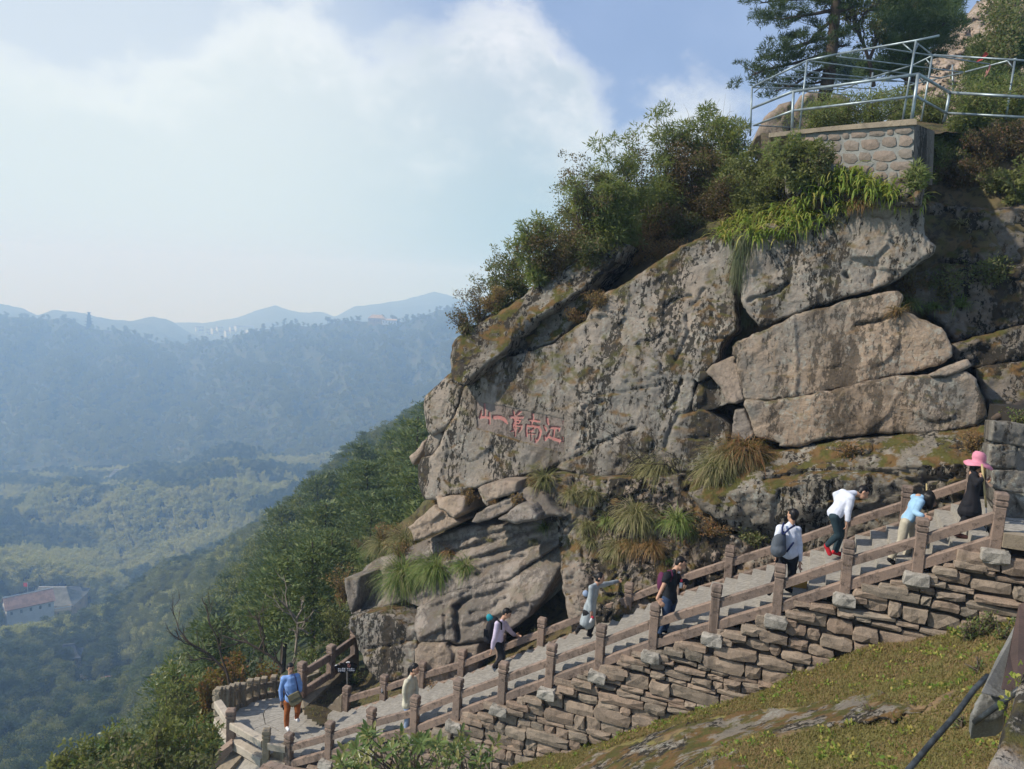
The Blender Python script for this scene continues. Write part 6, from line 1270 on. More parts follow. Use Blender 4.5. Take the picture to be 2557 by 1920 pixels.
for txt, cells in (("爱心意美", [(410, 478), (488, 478), (565, 472), (640, 472)]), ("保护林区", [(410, 555), (488, 555), (565, 552), (640, 552)]), ("防火第一", [(765, 470), (848, 468), (920, 465), (1000, 465)]), ("一切消防", [(770, 535), (848, 540), (920, 540), (1000, 540)])):
    for ch, (x, y) in zip(txt, cells):
        me = text_mesh(ch, 'glyph'); k = len(me.vertices)
        if k == 0: continue
        co = np.zeros(k*3, np.float32); me.vertices.foreach_get('co', co); co = co.reshape(-1, 3); mn, mx = co.min(0), co.max(0); sz = max(mx[0]-mn[0], mx[1]-mn[1]); u_ = (co[:, 0]-(mn[0]+mx[0])/2)/sz*66; v_ = (co[:, 1]-(mn[1]+mx[1])/2)/sz*66
        X, Y = zs(x+u_, y-v_); dd = np.full(k, 20.55 if x < 700 else 20.66); W = P(X, Y, dd)-root_loc(sg); me.vertices.foreach_set('co', W.astype(np.float32).ravel()); me.materials.clear(); me.materials.append(M['letter']); part('character', None, None, None, sg, me=me)
wb = thing('white_board', 'small white board leaning behind the far railing near the woman in the cream jacket', 'board', P(955, 1700, 19.6)); zw = lambda x, y: (700+x/5.53, 1520+y/5.53)
plate(wb, [(1405, 945), (1445, 985), (1440, 1010), (1395, 1010)], 19.7, 19.72, .03, 'white', 'upper_panel', zw); plate(wb, [(1395, 1100), (1490, 1085), (1410, 1160), (1395, 1165)], 19.6, 19.65, .03, 'white', 'lower_panel', zw); plate(wb, [(1398, 1160), (1490, 1085), (1494, 1092), (1400, 1172)], 19.58, 19.63, .03, 'sign', 'edge_strip', zw)

# ------------------------------------------------------------------ mortared stone wall carrying the pipe railing
mw = thing('stone_wall', 'mortared stone wall of irregular blocks with pale joints under the pipe railing', 'wall', P(2200, 400, 16.6))
def mwd(X): return 16.2+(2285-np.asarray(X, float))*.0055
def quad_px(pts, dfun, th, nm, mat, parent, dirv=(NX, NY, 0)):
    V = [P(x, y, float(dfun(x))) for x, y in pts]; d = np.array(dirv)*th; V = V+[v+d for v in V]; k = len(pts); F = [tuple(range(k-1, -1, -1)), tuple(range(k, 2*k))]+[(i, (i+1) % k, (i+1) % k+k, i+k) for i in range(k)]; return part(nm, V, F, M[mat], parent)
quad_px([za(560, 858), za(800, 828), za(1385, 782), za(1372, 1190), za(1100, 1200), za(700, 1150), za(560, 1060)], mwd, .5, 'mortar_body', 'mortar', mw)
quad_px([za(440, 862), za(800, 822), za(1382, 768), za(1400, 775), za(1398, 806), za(800, 850), za(440, 890)], lambda x: mwd(x)-.08, 3.5, 'coping', 'rail_grey', mw)
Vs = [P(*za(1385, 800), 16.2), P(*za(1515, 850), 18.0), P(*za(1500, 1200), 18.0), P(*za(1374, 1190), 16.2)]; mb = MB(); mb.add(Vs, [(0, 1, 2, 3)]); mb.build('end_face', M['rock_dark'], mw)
q = np.random.RandomState(12); rows_ = [(862, 905, 9), (912, 985, 7), (992, 1062, 7), (1068, 1130, 7), (1136, 1190, 8)]
for (ya, yb_, nn_) in rows_:
    xs = 585+np.cumsum(np.concatenate([[0], q.uniform(.6, 1.5, nn_)])); xs = 585+(xs-585)*(1375-585)/(xs[-1]-585)
    for a_, b_ in zip(xs[:-1], xs[1:]):
        f0 = (a_-585)/790; dy = -75*f0+q.uniform(-6, 6)+28; cx, cy = (a_+b_)/2, (ya+yb_)/2+dy; w_, h_ = (b_-a_)/2-5, (yb_-ya)/2-1.5; k = 9; ph = q.rand(); pts = []
        for j in range(k):
            t = 2*math.pi*(j+ph)/k; c_, s_ = math.cos(t), math.sin(t); m = max(abs(c_), abs(s_))**.8; pts.append((cx+c_/m*w_*q.uniform(.82, 1.05), cy+s_/m*h_*q.uniform(.82, 1.08)))
        if cx < 850 and cy > 1090: continue
        V = [P(*za(x, y), float(mwd(za(x, y)[0]))-.035) for x, y in pts]; Vb_ = [P(*za(cx+(x-cx)*1.12, cy+(y-cy)*1.12), float(mwd(za(x, y)[0]))+.06) for x, y in pts]; c0 = P(*za(cx, cy), float(mwd(za(cx, cy)[0]))-.06)
        V = np.array([c0]+V+Vb_); F = [(0, 1+(j+1) % k, 1+j) for j in range(k)]+[(1+j, 1+(j+1) % k, 1+k+(j+1) % k) for j in range(k)]+[(1+j, 1+k+(j+1) % k, 1+k+j) for j in range(k)]
        part('stone', V, np.array(F), M['masonry'], mw)
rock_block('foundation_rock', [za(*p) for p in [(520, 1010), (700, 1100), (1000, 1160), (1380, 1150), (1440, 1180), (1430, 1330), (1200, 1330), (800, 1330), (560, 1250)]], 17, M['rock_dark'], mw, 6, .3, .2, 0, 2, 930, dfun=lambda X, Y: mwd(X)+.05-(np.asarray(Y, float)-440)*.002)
# ---- pipes
def pipes(parent, lst, r, nm='pipe'):
    for it in lst:
        pts = [P(*za(x, y), d) for x, y, d in it]; mb = MB(); mb.tube(pts, r, 8); o = mb.build(nm, M['pipe'], parent, True)
pr = thing('pipe_railing', 'galvanised pipe railing with two bars on top of the mortared stone wall', 'railing', P(*za(1368, 772), 16.3))
pipes(pr, [[(600, 592, 18.6), (590, 845, 18.6)], [(1408, 480, 16.3), (1366, 775, 16.3)], [(1612, 600, 18.6), (1588, 735, 18.7), (1575, 790, 18.8)]], .036, 'post')
pipes(pr, [[(335, 700, 20.6), (600, 592, 18.6)], [(600, 592, 18.6), (1408, 480, 16.3)], [(1408, 480, 16.3), (1612, 600, 18.6)], [(1612, 600, 18.6), (2150, 632, 17.2)]], .034, 'top_bar')
pipes(pr, [[(345, 812, 20.6), (600, 716, 18.6)], [(600, 716, 18.6), (1392, 622, 16.3)], [(1392, 622, 16.3), (1590, 732, 18.6)], [(1590, 732, 18.6), (2150, 762, 17.2)]], .028, 'lower_bar')
sf = thing('steel_frame', 'unfinished canopy frame of thin galvanised pipes standing behind the pipe railing', 'frame', P(*za(1308, 775), 17.8))
pipes(sf, [[(332, 565, 21), (320, 880, 21)], [(688, 392, 19.3), (640, 838, 19.3)], [(852, 605, 24), (828, 822, 24)], [(1114, 470, 22.4), (1064, 802, 22.4)], [(1152, 610, 26), (1130, 796, 26)], [(1395, 262, 17.6), (1307, 778, 17.6)], [(1500, 362, 20), (1428, 786, 20)], [(2036, 385, 19), (1975, 772, 19)], [(1630, 420, 24), (1635, 640, 24)]], .026, 'post')
pipes(sf, [[(332, 565, 21), (688, 392, 19.3)], [(688, 392, 19.3), (885, 350, 18.9)], [(885, 350, 18.9), (1395, 262, 17.6), (1545, 230, 17.3)]], .026, 'eave_beam')
pipes(sf, [[(920, 580, 24), (1114, 500, 22.4), (1380, 420, 20.8), (1520, 352, 20)], [(1135, 610, 26), (1400, 540, 23.5), (1700, 470, 21.5), (2045, 380, 19)], [(1512, 356, 20), (2150, 395, 18)]], .024, 'rafter')
pipes(sf, [[(335, 567, 21), (930, 580, 24)], [(415, 538, 20.6), (1140, 577, 25.5)], [(500, 495, 20.2), (1270, 528, 24)], [(590, 452, 19.8), (1420, 540, 23.5)], [(700, 394, 19.3), (1562, 506, 22)], [(880, 365, 19), (1700, 468, 21.5)], [(1170, 310, 18.2), (1870, 415, 20)], [(1395, 275, 17.7), (1500, 356, 20)], [(640, 590, 22), (1135, 632, 26)], [(345, 812, 22), (700, 832, 24)]], .018, 'purlin')
pipes(sf, [[(1310, 282, 17.8), (1372, 335, 17.6)], [(1408, 285, 17.7), (1388, 330, 17.6)], [(1460, 382, 20.1), (1490, 420, 20)], [(1990, 397, 19.1), (2024, 440, 19)], [(345, 600, 21), (378, 570, 20.8)], [(1148, 645, 26), (1185, 605, 25.8)], [(1415, 500, 16.4), (1450, 545, 17)]], .016, 'brace')
for (x, y, lb) in ((1822, 372, 'orange-red cloth tied to the upper pipe of the canopy frame'), (1856, 462, 'faded orange rag hanging below the upper pipe')):
    p = P(*za(x, y), 19.6); mb = MB(); q = np.random.RandomState(x); V = [p+np.array([dx, q.uniform(-.03, .03), dz])*[.22 if x < 1850 else .1, 1, .2 if x < 1850 else .26] for dx, dz in ((-.6, -.6), (.1, -.3), (.7, .5), (.2, .7), (-.2, .2), (0, 0))]; mb.add([V[0], V[1], V[5], V[4]], [(0, 1, 2, 3)]); mb.add([V[5], V[1], V[2], V[3]], [(0, 1, 2, 3)]); o = mb.build('red_cloth', M['red'] if x < 1850 else M['disc'], None); props(o, lb, 'cloth')

# ---- big squared stones at the right edge
zr = lambda x, y: (2257+x/4.153, 1000+y/4.153)
M['rock_block'] = rock_mat('squared_granite', c1=(.215, .2, .17), c2=(.15, .145, .125), dark=.5, lichen=.9, moss=.2, ochre=.1, streak=.4)
sw = thing('block_wall', 'wall of big rough squared granite blocks at the right edge by the upper steps', 'wall', P(2520, 1250, 13.2))
for k, (pts, d) in enumerate([([(925, 225), (1090, 230), (1330, 270), (1330, 480), (1180, 462), (1000, 430), (910, 415)], 13.0), ([(905, 465), (1060, 455), (1160, 480), (1185, 560), (1165, 700), (1040, 705), (890, 680), (893, 560)], 13.05), ([(1200, 495), (1330, 490), (1330, 760), (1172, 740), (1185, 600)], 13.0), ([(935, 730), (1130, 735), (1330, 760), (1330, 975), (1150, 950), (940, 900)], 13.0), ([(920, 705), (1050, 700), (1065, 728), (925, 735)], 13.1), ([(1080, 965), (1330, 985), (1330, 1215), (1060, 1205), (1070, 1080)], 12.95), ([(930, 430), (990, 430), (985, 455), (925, 455)], 13.15), ([(940, 915), (1070, 950), (1060, 1190), (950, 1160)], 13.3)]):
    rock_block('block', [zr(*p) for p in pts], 13, M['rock_block'], sw, 4, .1, .05, 0, .9, 800+k, dfun=(lambda d: (lambda X, Y: np.full(np.shape(X), d)))(d), jit=.8, post=None)
mb = MB(); c_ = P(*zr(1150, 700), 13.9); mb.box(c_+[.25, .25, 0], .9, .8, 2.2, .3); mb.build('rubble_core', M['darkfill'], sw)
p = P(*zr(1180, 210), 13.2); shrub('weed_clump', p, .16, .3, 'laurel', 'fresh green weeds growing on top of the squared granite blocks', 'weeds', None, 500, .05, (0, 0), 10, 0)
lg = thing('fallen_log', 'dark fallen log lying above the squared granite blocks at the right edge', 'log', P(*zr(1000, 170), 14.2)); mb = MB(); mb.tube([P(*zr(930, 190), 14.0), P(*zr(1050, 130), 14.2), P(*zr(1330, 20), 14.6)], [.05, .09, .13], 9); mb.build('trunk', M['bark'], lg, True)

# ------------------------------------------------------------------ lower right corner: slab, leaning brown rail, pipes, rough rock
zc = lambda x, y: (2257+x/2.267, 1500+y/2.267)
cb = thing('rail_slab', 'grey stone slab with a dark brown railing beam on it, lower right edge', 'railing', P(*zc(560, 400), 6.2))
def prism(parent, pts, th, mat, nm, conv=zc, dirv=(.3, .95, -.1)):
    V = [P(*conv(x, y), d) for x, y, d in pts]; dv = np.array(dirv)*th; V = V+[v+dv for v in V]; k = len(pts); F = [tuple(range(k-1, -1, -1)), tuple(range(k, 2*k))]+[(i, (i+1) % k, (i+1) % k+k, i+k) for i in range(k)]; return part(nm, V, F, M[mat], parent)
prism(cb, [(628, 140, 7.6), (660, 120, 7.6), (640, 300, 6.9), (580, 545, 6.0), (525, 545, 5.95), (440, 520, 5.9), (520, 340, 6.7)], .07, 'concrete', 'slab', dirv=(.5, .8, -.45))
prism(cb, [(655, 20, 7.6), (700, 0, 7.6), (760, 200, 6.8), (720, 400, 6.2), (640, 510, 5.7), (555, 500, 5.65), (600, 300, 6.5), (632, 130, 7.2)], .1, 'rail_dark', 'beam', dirv=(.5, .8, -.45))
lob = [(440, 525, 5.95), (560, 545, 5.95), (600, 560, 6.0), (585, 640, 5.9), (540, 690, 5.8), (380, 700, 5.8), (372, 640, 5.9), (400, 580, 5.9)]; rock_block('foot_block', [zc(x, y) for x, y, d in lob], 6, M['concrete'], cb, 5, .1, .04, 0, .3, 931, dfun=lambda X, Y: 6.05+0*np.asarray(X, float), pushv=(.2, .3, -.25), grow=0)
o = rock_block('rough_rock', [zc(*p) for p in [(720, 380), (665, 450), (640, 520), (610, 620), (570, 720), (555, 800), (500, 900), (440, 1000), (760, 1000), (760, 380)]], 5, M['rock'], None, 5, .12, .035, 0, .8, 900, dfun=lambda X, Y: 5.3-(np.asarray(Y, float)-1700)*.003+0*np.asarray(X, float), pushv=(.5, .75, -.62)); props(o, 'rough lichen-covered rock filling the lower right corner', 'rock')
bp = thing('water_pipe', 'long dark plastic water pipe crossing the bank down to the bottom edge', 'pipe', P(*zc(300, 640), 7.6)); mb = MB(); mb.tube([P(*zc(x, y), d) for x, y, d in [(475, 425, 7.6), (400, 500, 7.45), (290, 650, 7.2), (150, 810, 6.9), (20, 965, 6.6), (-40, 1040, 6.5)]], .027, 10); mb.build('pipe', M['black_pipe'], bp, True)
bp = thing('water_pipe', 'short dark pipe end sticking out under the grey slab', 'pipe', P(*zc(540, 600), 5.8)); mb = MB(); mb.tube([P(*zc(x, y), d) for x, y, d in [(660, 500, 5.5), (580, 555, 5.6), (480, 630, 5.7), (400, 690, 5.8)]], .022, 10); mb.build('pipe', M['black_pipe'], bp, True)
for (x, y, lb) in ((650, 430, 'yellow-green creeper leaves on the brown beam in the corner'), (600, 590, 'yellow leaves beside the short pipe end')):
    C = P(*zc(x, y), 5.35); t = MB(); t.tube([C, C+[0, .05, -.1], C+[.05, .1, -.25]], .003, 4); o = thing('creeper', lb, 'plant', C); t.build('stem', M['twig'], o); V, Q = quads(leaf_cloud(rs, [C], [[.09, .05, .09]], 26, .05, .7)); part('foliage', V, Q, M['lily_leaf'], o)

# ------------------------------------------------------------------ upper right: granite cliff, dome, pines
def flat_d(d, sx=0, sy=0): return lambda X, Y: d+(np.asarray(X, float)-2300)*sx+(np.asarray(Y, float)-150)*sy
sc_ = np.array([.62, .2, .76]); 
o = rock_block('granite_cliff', [za(*p) for p in [(1380, 560), (1490, 330), (1640, 180), (1790, 30), (1880, -60), (2050, -130), (2400, -160), (2400, 700), (1900, 760), (1660, 800), (1400, 860), (1330, 700)]], 60, M['rock_far'], None, 5, 3, .8, 0, 20, 910, dfun=flat_d(62, -.03, -.06), strata=(np.array([-.6, .3, .74]), 2.6, 1.0), nx=.3, ny=.95); props(o, 'steep bare granite mountainside with slanting ribs at the top right', 'cliff')
o = rock_block('boulder', [za(*p) for p in [(350, 900), (370, 830), (440, 735), (520, 672), (590, 655), (598, 690), (560, 900)]], 30, M['rock_pink'], None, 4, .9, .15, 0, 4, 911, dfun=flat_d(31), nx=.2, ny=.98); props(o, 'smooth pinkish boulder behind the left end of the pipe railing', 'rock')
o = rock_block('boulder', [za(*p) for p in [(560, 900), (598, 700), (640, 622), (700, 598), (770, 580), (840, 590), (960, 640), (1000, 900)]], 30, M['rock_pink'], None, 4, .9, .15, 0, 4, 912, dfun=flat_d(32.5), nx=.2, ny=.98); props(o, 'larger smooth boulder behind the pine trunk', 'rock')
M['pine_mid'] = leaf_mat('pine_needles_mid', (.05, .09, .038), (.085, .13, .05), trans=.2)
def needle_pads(q, pads, r, per, L=.13):
    V = []
    for c, k_ in pads:
        rr_ = r*k_; k = int(per*k_); a = q.rand(k)*6.283; s = np.sqrt(q.rand(k))*rr_; b = c+np.c_[np.cos(a)*s, np.sin(a)*s, q.uniform(-.35, .45, k)*rr_]; dv = np.c_[np.cos(a)*.6, np.sin(a)*.6, q.uniform(.0, 1, k)]+q.normal(0, .4, (k, 3)); dv /= np.linalg.norm(dv, axis=1)[:, None]; sd = np.cross(dv, q.normal(size=(k, 3))); sd /= np.linalg.norm(sd, axis=1)[:, None]; l = (L*q.uniform(.6, 1.2, k))[:, None]
        V.append(np.stack([b-sd*l*.09, b+sd*l*.09, b+dv*l], 1))
    V = np.vstack(V).reshape(-1, 3); return V, np.arange(len(V)).reshape(-1, 3)
def px_pine(label, trunk, r0, limbs, pads, d, leaf, r=.34, per=260, seed=1, L=.15, bark='bark', jitter=.6, group=None):
    q = np.random.RandomState(seed); o = thing('pine_tree', label, 'pine tree', P(*za(*trunk[0][:2]), d), group); t = MB(); tp_ = [P(*za(x, y), d) for x, y in trunk]; t.tube(tp_, np.linspace(r0, r0*.45, len(tp_)), 10); t.build('trunk', M[bark], o, True)
    t = MB(); pp_ = []
    for lm in limbs:
        dd = q.uniform(-jitter, jitter)*1.5; pts = [P(*za(x, y), d+dd*i/(len(lm)-1)) for i, (x, y) in enumerate(lm)]; t.tube(pts, np.linspace(.07, .02, len(pts)), 5, False)
        for i in range(1, len(pts)):
            for _ in range(4): b = pts[i-1]+(pts[i]-pts[i-1])*q.rand(); e = b+np.array([q.normal(0, .4), q.normal(0, .5), q.uniform(-.05, .45)]); t.tube([b, (b+e)/2, e], [.018, .012, .006], 3, False); pp_.append((e, q.uniform(.35, .6)))
    t.build('limbs', M[bark], o)
    for (x, y, *k) in pads:
        dd = d+q.uniform(-jitter, jitter)*1.6; c = P(*za(x, y), dd)
        for _ in range(2): pp_.append((c+q.normal(0, .16, 3)*[1.3, 1, .6], (k[0] if k else 1)*q.uniform(.7, 1.1)))
    V, T_ = needle_pads(q, pp_, r, per, L); part('crown', V, T_, M[leaf], o); return o
px_pine('tall pine with a straight dark trunk and layered branches reaching left behind the pipe railing', [(800, 640), (830, 480), (852, 300), (868, 120), (882, -60), (890, -260), (896, -520)], .24,
  [[(865, 60), (760, 85), (640, 105), (520, 125), (430, 110)], [(850, 130), (770, 200), (700, 270), (560, 310), (440, 360)], [(846, 250), (760, 250), (650, 300), (560, 330)], [(840, 330), (700, 385), (560, 420), (400, 455), (330, 490)], [(830, 430), (720, 470), (600, 555), (480, 590)], [(868, 20), (700, -10), (520, 0), (380, 20)], [(855, 200), (900, 220), (950, 205)], [(845, 300), (900, 300), (960, 290)], [(865, 80), (950, 60), (1050, 20)], [(875, -40), (1000, -60), (1120, 0)], [(870, -80), (700, -110), (500, -100)], [(890, -260), (760, -280), (600, -260)], [(890, -280), (1000, -300), (1120, -270)], [(893, -400), (800, -440), (720, -430)], [(893, -420), (960, -460), (1040, -450)], [(838, 500), (780, 530), (640, 560)]],
  [(345, 20), (370, 60), (400, 110), (380, 135), (440, 60), (470, 20), (440, 110), (520, 30), (560, 70), (520, 150), (600, 120), (640, 30), (650, 110), (720, 50), (740, 130), (560, 155), (690, 0), (780, 20), (480, 310), (440, 320), (420, 370), (500, 345), (560, 250), (620, 205), (560, 300), (640, 310), (640, 230), (720, 285), (700, 225), (780, 255), (590, 350), (320, 490), (330, 520), (370, 435), (380, 500), (440, 470), (460, 510), (520, 455), (600, 405), (640, 360), (690, 370), (720, 420), (560, 560), (480, 585), (440, 560), (640, 540), (700, 520), (760, 510), (760, 400), (930, 215), (915, 290), (960, 300), (920, 240), (1000, 30), (1060, 30), (940, 50), (960, -20), (600, 590), (520, 600), (400, 380), (470, 390), (820, 380), (780, 330), (600, -260), (700, -290), (1050, -290), (1100, -270), (800, -300), (900, -330), (780, -430), (900, -440), (980, -460), (890, -530), (860, -500), (920, -500), (500, -110), (620, -120), (720, -130), (1000, -70), (1090, -20)], 26, 'pine_dark', .24, 120, 3, .15)
q = np.random.RandomState(9); poly = np.array([(1120, 160), (1140, 40), (1230, -40), (1640, -60), (1660, 60), (1640, 190), (1600, 290), (1480, 360), (1330, 390), (1200, 320), (1115, 250)], float); pads = []
while len(pads) < 95:
    x, y = q.uniform(1100, 1680), q.uniform(-60, 400)
    if inside(np.array([x]), np.array([y]), poly)[0]: pads.append((x, y, 1.15))
for _ in range(40): x = q.uniform(1010, 1500); pads.append((x, 400+q.uniform(-40, 60)+(1500-x)*.08, .7))
px_pine('broad dense pine right of the tall one, above the middle of the canopy frame', [(1345, 790), (1360, 560), (1340, 400), (1380, 200), (1400, 0)], .24, [[(1345, 420), (1250, 300), (1180, 200)], [(1360, 350), (1480, 250), (1580, 150)], [(1350, 300), (1300, 180), (1260, 60)], [(1375, 240), (1450, 120), (1560, 40)], [(1340, 440), (1200, 400), (1060, 400)], [(1350, 450), (1450, 400), (1600, 340)], [(1345, 520), (1260, 480), (1150, 470)]], pads, 29, 'pine_mid', .36, 200, 5, .17, jitter=1.2)
o = twiggy('leafy_tree', 'thin crooked small-leaved tree between the two large pines', 'tree', [[za(1120, 560), za(1100, 430), za(1060, 300), za(1010, 200), za(985, 130)], [za(1040, 270), za(1020, 150), za(1060, 80), za(1110, 40)], [za(1090, 400), za(1130, 300), za(1160, 220)], [za(1010, 210), za(960, 160), za(940, 110)]], 27, 'bark', .08, 3, 31, spread=.6, nb=4, leaves=('shrub_leaf', 1500, .11))
for k, (cx, cy, w_, h_, d, lf, lb) in enumerate([(945, 450, 75, 60, 58, 'pine_dark', 'small hazy bluish pines far behind the canopy frame'), (2000, 140, 90, 200, 24, 'broad_leaf', 'dark yellowish tree at the top right corner'), (2050, 330, 60, 110, 25, 'pine_leaf', 'green pine at the right edge above the canopy frame'), (1850, 400, 80, 120, 26, 'pine_leaf', 'green young pine in front of the granite mountainside'), (1900, 520, 120, 70, 24, 'pine_leaf', 'low pine foliage behind the upper right pipes')]):
    q = np.random.RandomState(60+k); pads = [(cx+q.normal(0, w_*.55), cy+q.normal(0, h_*.5), 1.0) for _ in range(46)]
    if lf == 'broad_leaf':
        root = P(*za(1985, 560), d); o = thing('leafy_tree', lb, 'tree', root); t = MB(); t.tube([root, P(*za(1992, 400), d), P(*za(2005, 200), d), P(*za(2040, 20), d)], [.16, .12, .09, .05], 8); t.tube([P(*za(1998, 300), d), P(*za(2050, 200), d-.4), P(*za(2080, 100), d-.5)], [.08, .06, .04], 6); t.build('trunk', M['bark'], o, True)
        C = [P(*za(x, y), d+q.normal(0, .8)) for x, y, _ in pads]; V, Q = quads(leaf_cloud(q, C, np.full(len(C), .42), 5200, .11, .5)); part('crown', V, Q, M['shrub_leaf'], o)
    else: px_pine(lb, [(cx, cy+h_*1.4), (cx+5, cy), (cx+10, cy-h_*.8)], .1, [[(cx, cy+20), (cx-w_*.6, cy)], [(cx, cy), (cx+w_*.6, cy-20)]], pads, d, lf, .3*d/27, 150, 70+k, .16*d/27)
for k, (X, Y, H, W, d, lb) in enumerate([(2040, 322, .75, 1.2, 22, 'yellow-green bamboo thicket seen through the left part of the canopy frame'), (2110, 318, 1.15, 1.3, 22.5, 'yellow-green bamboo thicket seen through the middle of the canopy frame'), (2180, 310, 1.1, 1.2, 22, 'yellow-green bamboo thicket in front of the dense pine'), (2245, 300, .9, .8, 23, 'yellow-green bamboo thicket near the pipe railing corner'), (2330, 300, .7, .9, 21, 'low bamboo right of the pipe railing corner'), (2420, 290, .9, 1.3, 20.5, 'bamboo and herbs behind the right-hand pipes'), (2520, 285, .9, 1.2, 19.5, 'bamboo at the right edge behind the pipes')]):
    shrub('bamboo_shrub', P(X, Y, d), H, W, 'bamboo', lb, 'bamboo', 'bamboo thickets behind the canopy frame', 3600, .12, (0, 0), 16, 2)
tr = px_patch('upper_terrace', [(1900, 335), (2290, 300), (2700, 300), (2700, 335), (2330, 335), (2280, 330), (1900, 370)], [(1950, 330, 24), (2290, 300, 22), (2600, 300, 21), (1900, 370, 20), (2280, 330, 17.5), (2600, 420, 16.5)], 'soil', 8, .06, 9)

# ------------------------------------------------------------------ buildings in the valley
M['roof_grey'] = plain('grey_tiles', (.16, .165, .15), .9, .2, .5); M['roof_brown'] = plain('brown_tiles', (.30, .19, .15), .9, .2, .5); M['wall_white'] = plain('white_plaster', (.66, .68, .68), .8, .06, .3); M['wall_ochre'] = plain('ochre_plaster', (.42, .30, .15), .8, .12, .3); M['roof_dark'] = plain('dark_tiles', (.07, .085, .11), .9, .2, .5); M['wall_red'] = plain('red_wall', (.42, .13, .09), .8, .1, .3); M['glass'] = plain('window_dark', (.05, .055, .06), .3)
def house(label, X, Y, d, w_, dp, h, rh, yaw, wall='wall_white', roof='roof_grey', hip=False, curve=0.0, wins=5, ov=.8, cat='house', name='house', sink=0):
    c = P(X, Y, d); c = c-[0, 0, sink]; o = thing(name, label, cat, c); ca, sa = math.cos(yaw), math.sin(yaw)
    tf = lambda x, y, z: c+np.array([x*ca-y*sa, x*sa+y*ca, z]); mb = MB(); hw, hd = w_/2, dp/2
    mb.hexa([tf(x, y, z) for z in (-6, h) for x, y in ((-hw, -hd), (hw, -hd), (hw, hd), (-hw, hd))])
    if not hip:
        for sx in (-1, 1): mb.add([tf(sx*hw, -hd, h), tf(sx*hw, hd, h), tf(sx*hw, 0, h+rh)], [(0, 1, 2)])
    mb.build('wall', M[wall], o); mb = MB(); n_ = 6
    rx = hw+ov if not hip else hw*.55; rows = []
    for sy in (-1, 1):
        R0 = []
        for i in range(n_+1):
            s = i/n_; y = sy*(hd+ov)*s; z = h+rh-(rh+.35)*s+curve*rh*(s*s-s)*1.0; xx = rx+(hw+ov-rx)*s if hip else rx; up_ = curve*.5*s**6
            R0.append([tf(-xx, y, z+up_), tf(xx, y, z+up_)])
        for i in range(n_): a, b = R0[i], R0[i+1]; mb.add([a[0], a[1], b[1], b[0], a[0]-[0, 0, .3], a[1]-[0, 0, .3], b[1]-[0, 0, .3], b[0]-[0, 0, .3]], [(0, 1, 2, 3), (4, 7, 6, 5), (0, 3, 7, 4), (1, 5, 6, 2), (3, 2, 6, 7)])
        rows.append(R0)
    if hip:
        for e in (0, 1):
            for i in range(n_): mb.add([rows[0][i][e], rows[1][i][e], rows[1][i+1][e], rows[0][i+1][e]], [(0, 1, 2, 3)])
    rf_ = mb.build('roof', M[roof], o); mb = MB(); mb.tube([tf(-rx-.2, 0, h+rh+.1), tf(0, 0, h+rh), tf(rx+.2, 0, h+rh+.1)], .28, 5); mb.build('ridge', M['wall_white' if roof != 'roof_dark' else 'roof_grey'], rf_)
    for k in range(wins):
        x = -hw+w_*(k+.5)/wins
        for sy in (-1,): mb = MB(); mb.hexa([tf(x+dx, sy*(hd+.06)+dy, z) for z in (h*.45, h*.75) for dx, dy in ((-.6, -.05), (.6, -.05), (.6, .05), (-.6, .05))]); mb.build('window', M['glass'], o)
    for k in range(2 if wins else 0):
        for j, zz in enumerate((.35, .75)): y = -hd+dp*(k+.7)/2.6; mb = MB(); mb.hexa([tf(hw+.06+dx, y+dy, z) for z in (h*zz-.6, h*zz+.5) for dx, dy in ((-.05, -.5), (.05, -.5), (.05, .5), (-.05, .5))]); mb.build('window', M['glass'], o)
    return o
house('white gabled building with a brown tiled roof in the valley at the left edge', 72, 1530, 470, 25, 13, 7, 5.4, .75, 'wall_white', 'roof_brown', wins=5, sink=-.5)
house('temple hall with a large grey upswept roof behind the white building', 133, 1505, 505, 31, 20, 7, 8, .12, 'wall_ochre', 'roof_grey', hip=True, curve=.55, wins=4, ov=2, cat='temple', name='temple_hall', sink=4)
house('temple side wing with a dark roof right of the big grey roof', 185, 1490, 525, 14, 12, 6, 4.5, .3, 'wall_ochre', 'roof_dark', hip=True, curve=.5, wins=3, ov=1.5, cat='temple', name='temple_hall', sink=3)
house('low long roof at the very left edge, in the valley', 5, 1500, 490, 14, 9, 3, 2.6, .2, 'wall_ochre', 'roof_brown', wins=3, sink=3); house('blue-grey small roof behind the white building with a red flag beside it', 58, 1480, 520, 16, 10, 5, 3.5, .1, 'wall_white', 'roof_dark', wins=3, sink=3)
house('flat pale annex in the courtyard right of the white building', 156, 1520, 480, 9, 8, 3.4, .4, .6, 'wall_ochre', 'wall_ochre', wins=2, ov=.2, sink=3)
house('small pavilion with a dark pyramid roof half hidden in the dark wood', 173, 1660, 360, 8.5, 8.5, 3.4, 5, .4, 'wall_ochre', 'roof_dark', hip=True, curve=.7, wins=2, ov=1.2, cat='pavilion', name='pavilion', sink=-2)
house('tiny pale hut just below the dark pyramid roof', 207, 1700, 345, 3.6, 3, 2.4, .6, .3, 'wall_white', 'wall_ochre', wins=1, ov=.3); house('building with red walls and a white canopy in the lower left wood', 274, 1722, 330, 7, 8, 4.5, 1.2, .5, 'wall_red', 'roof_dark', wins=2, ov=.4); house('white shed roof in front of the red building', 262, 1738, 322, 7, 2.5, 1.0, .4, .1, 'wall_white', 'wall_white', wins=0, ov=.3)
house('glass-roofed pale shed in the lower left wood', 204, 1732, 326, 5, 4, 1.5, 1, .5, 'wall_white', 'wall_white', wins=1, ov=.3)
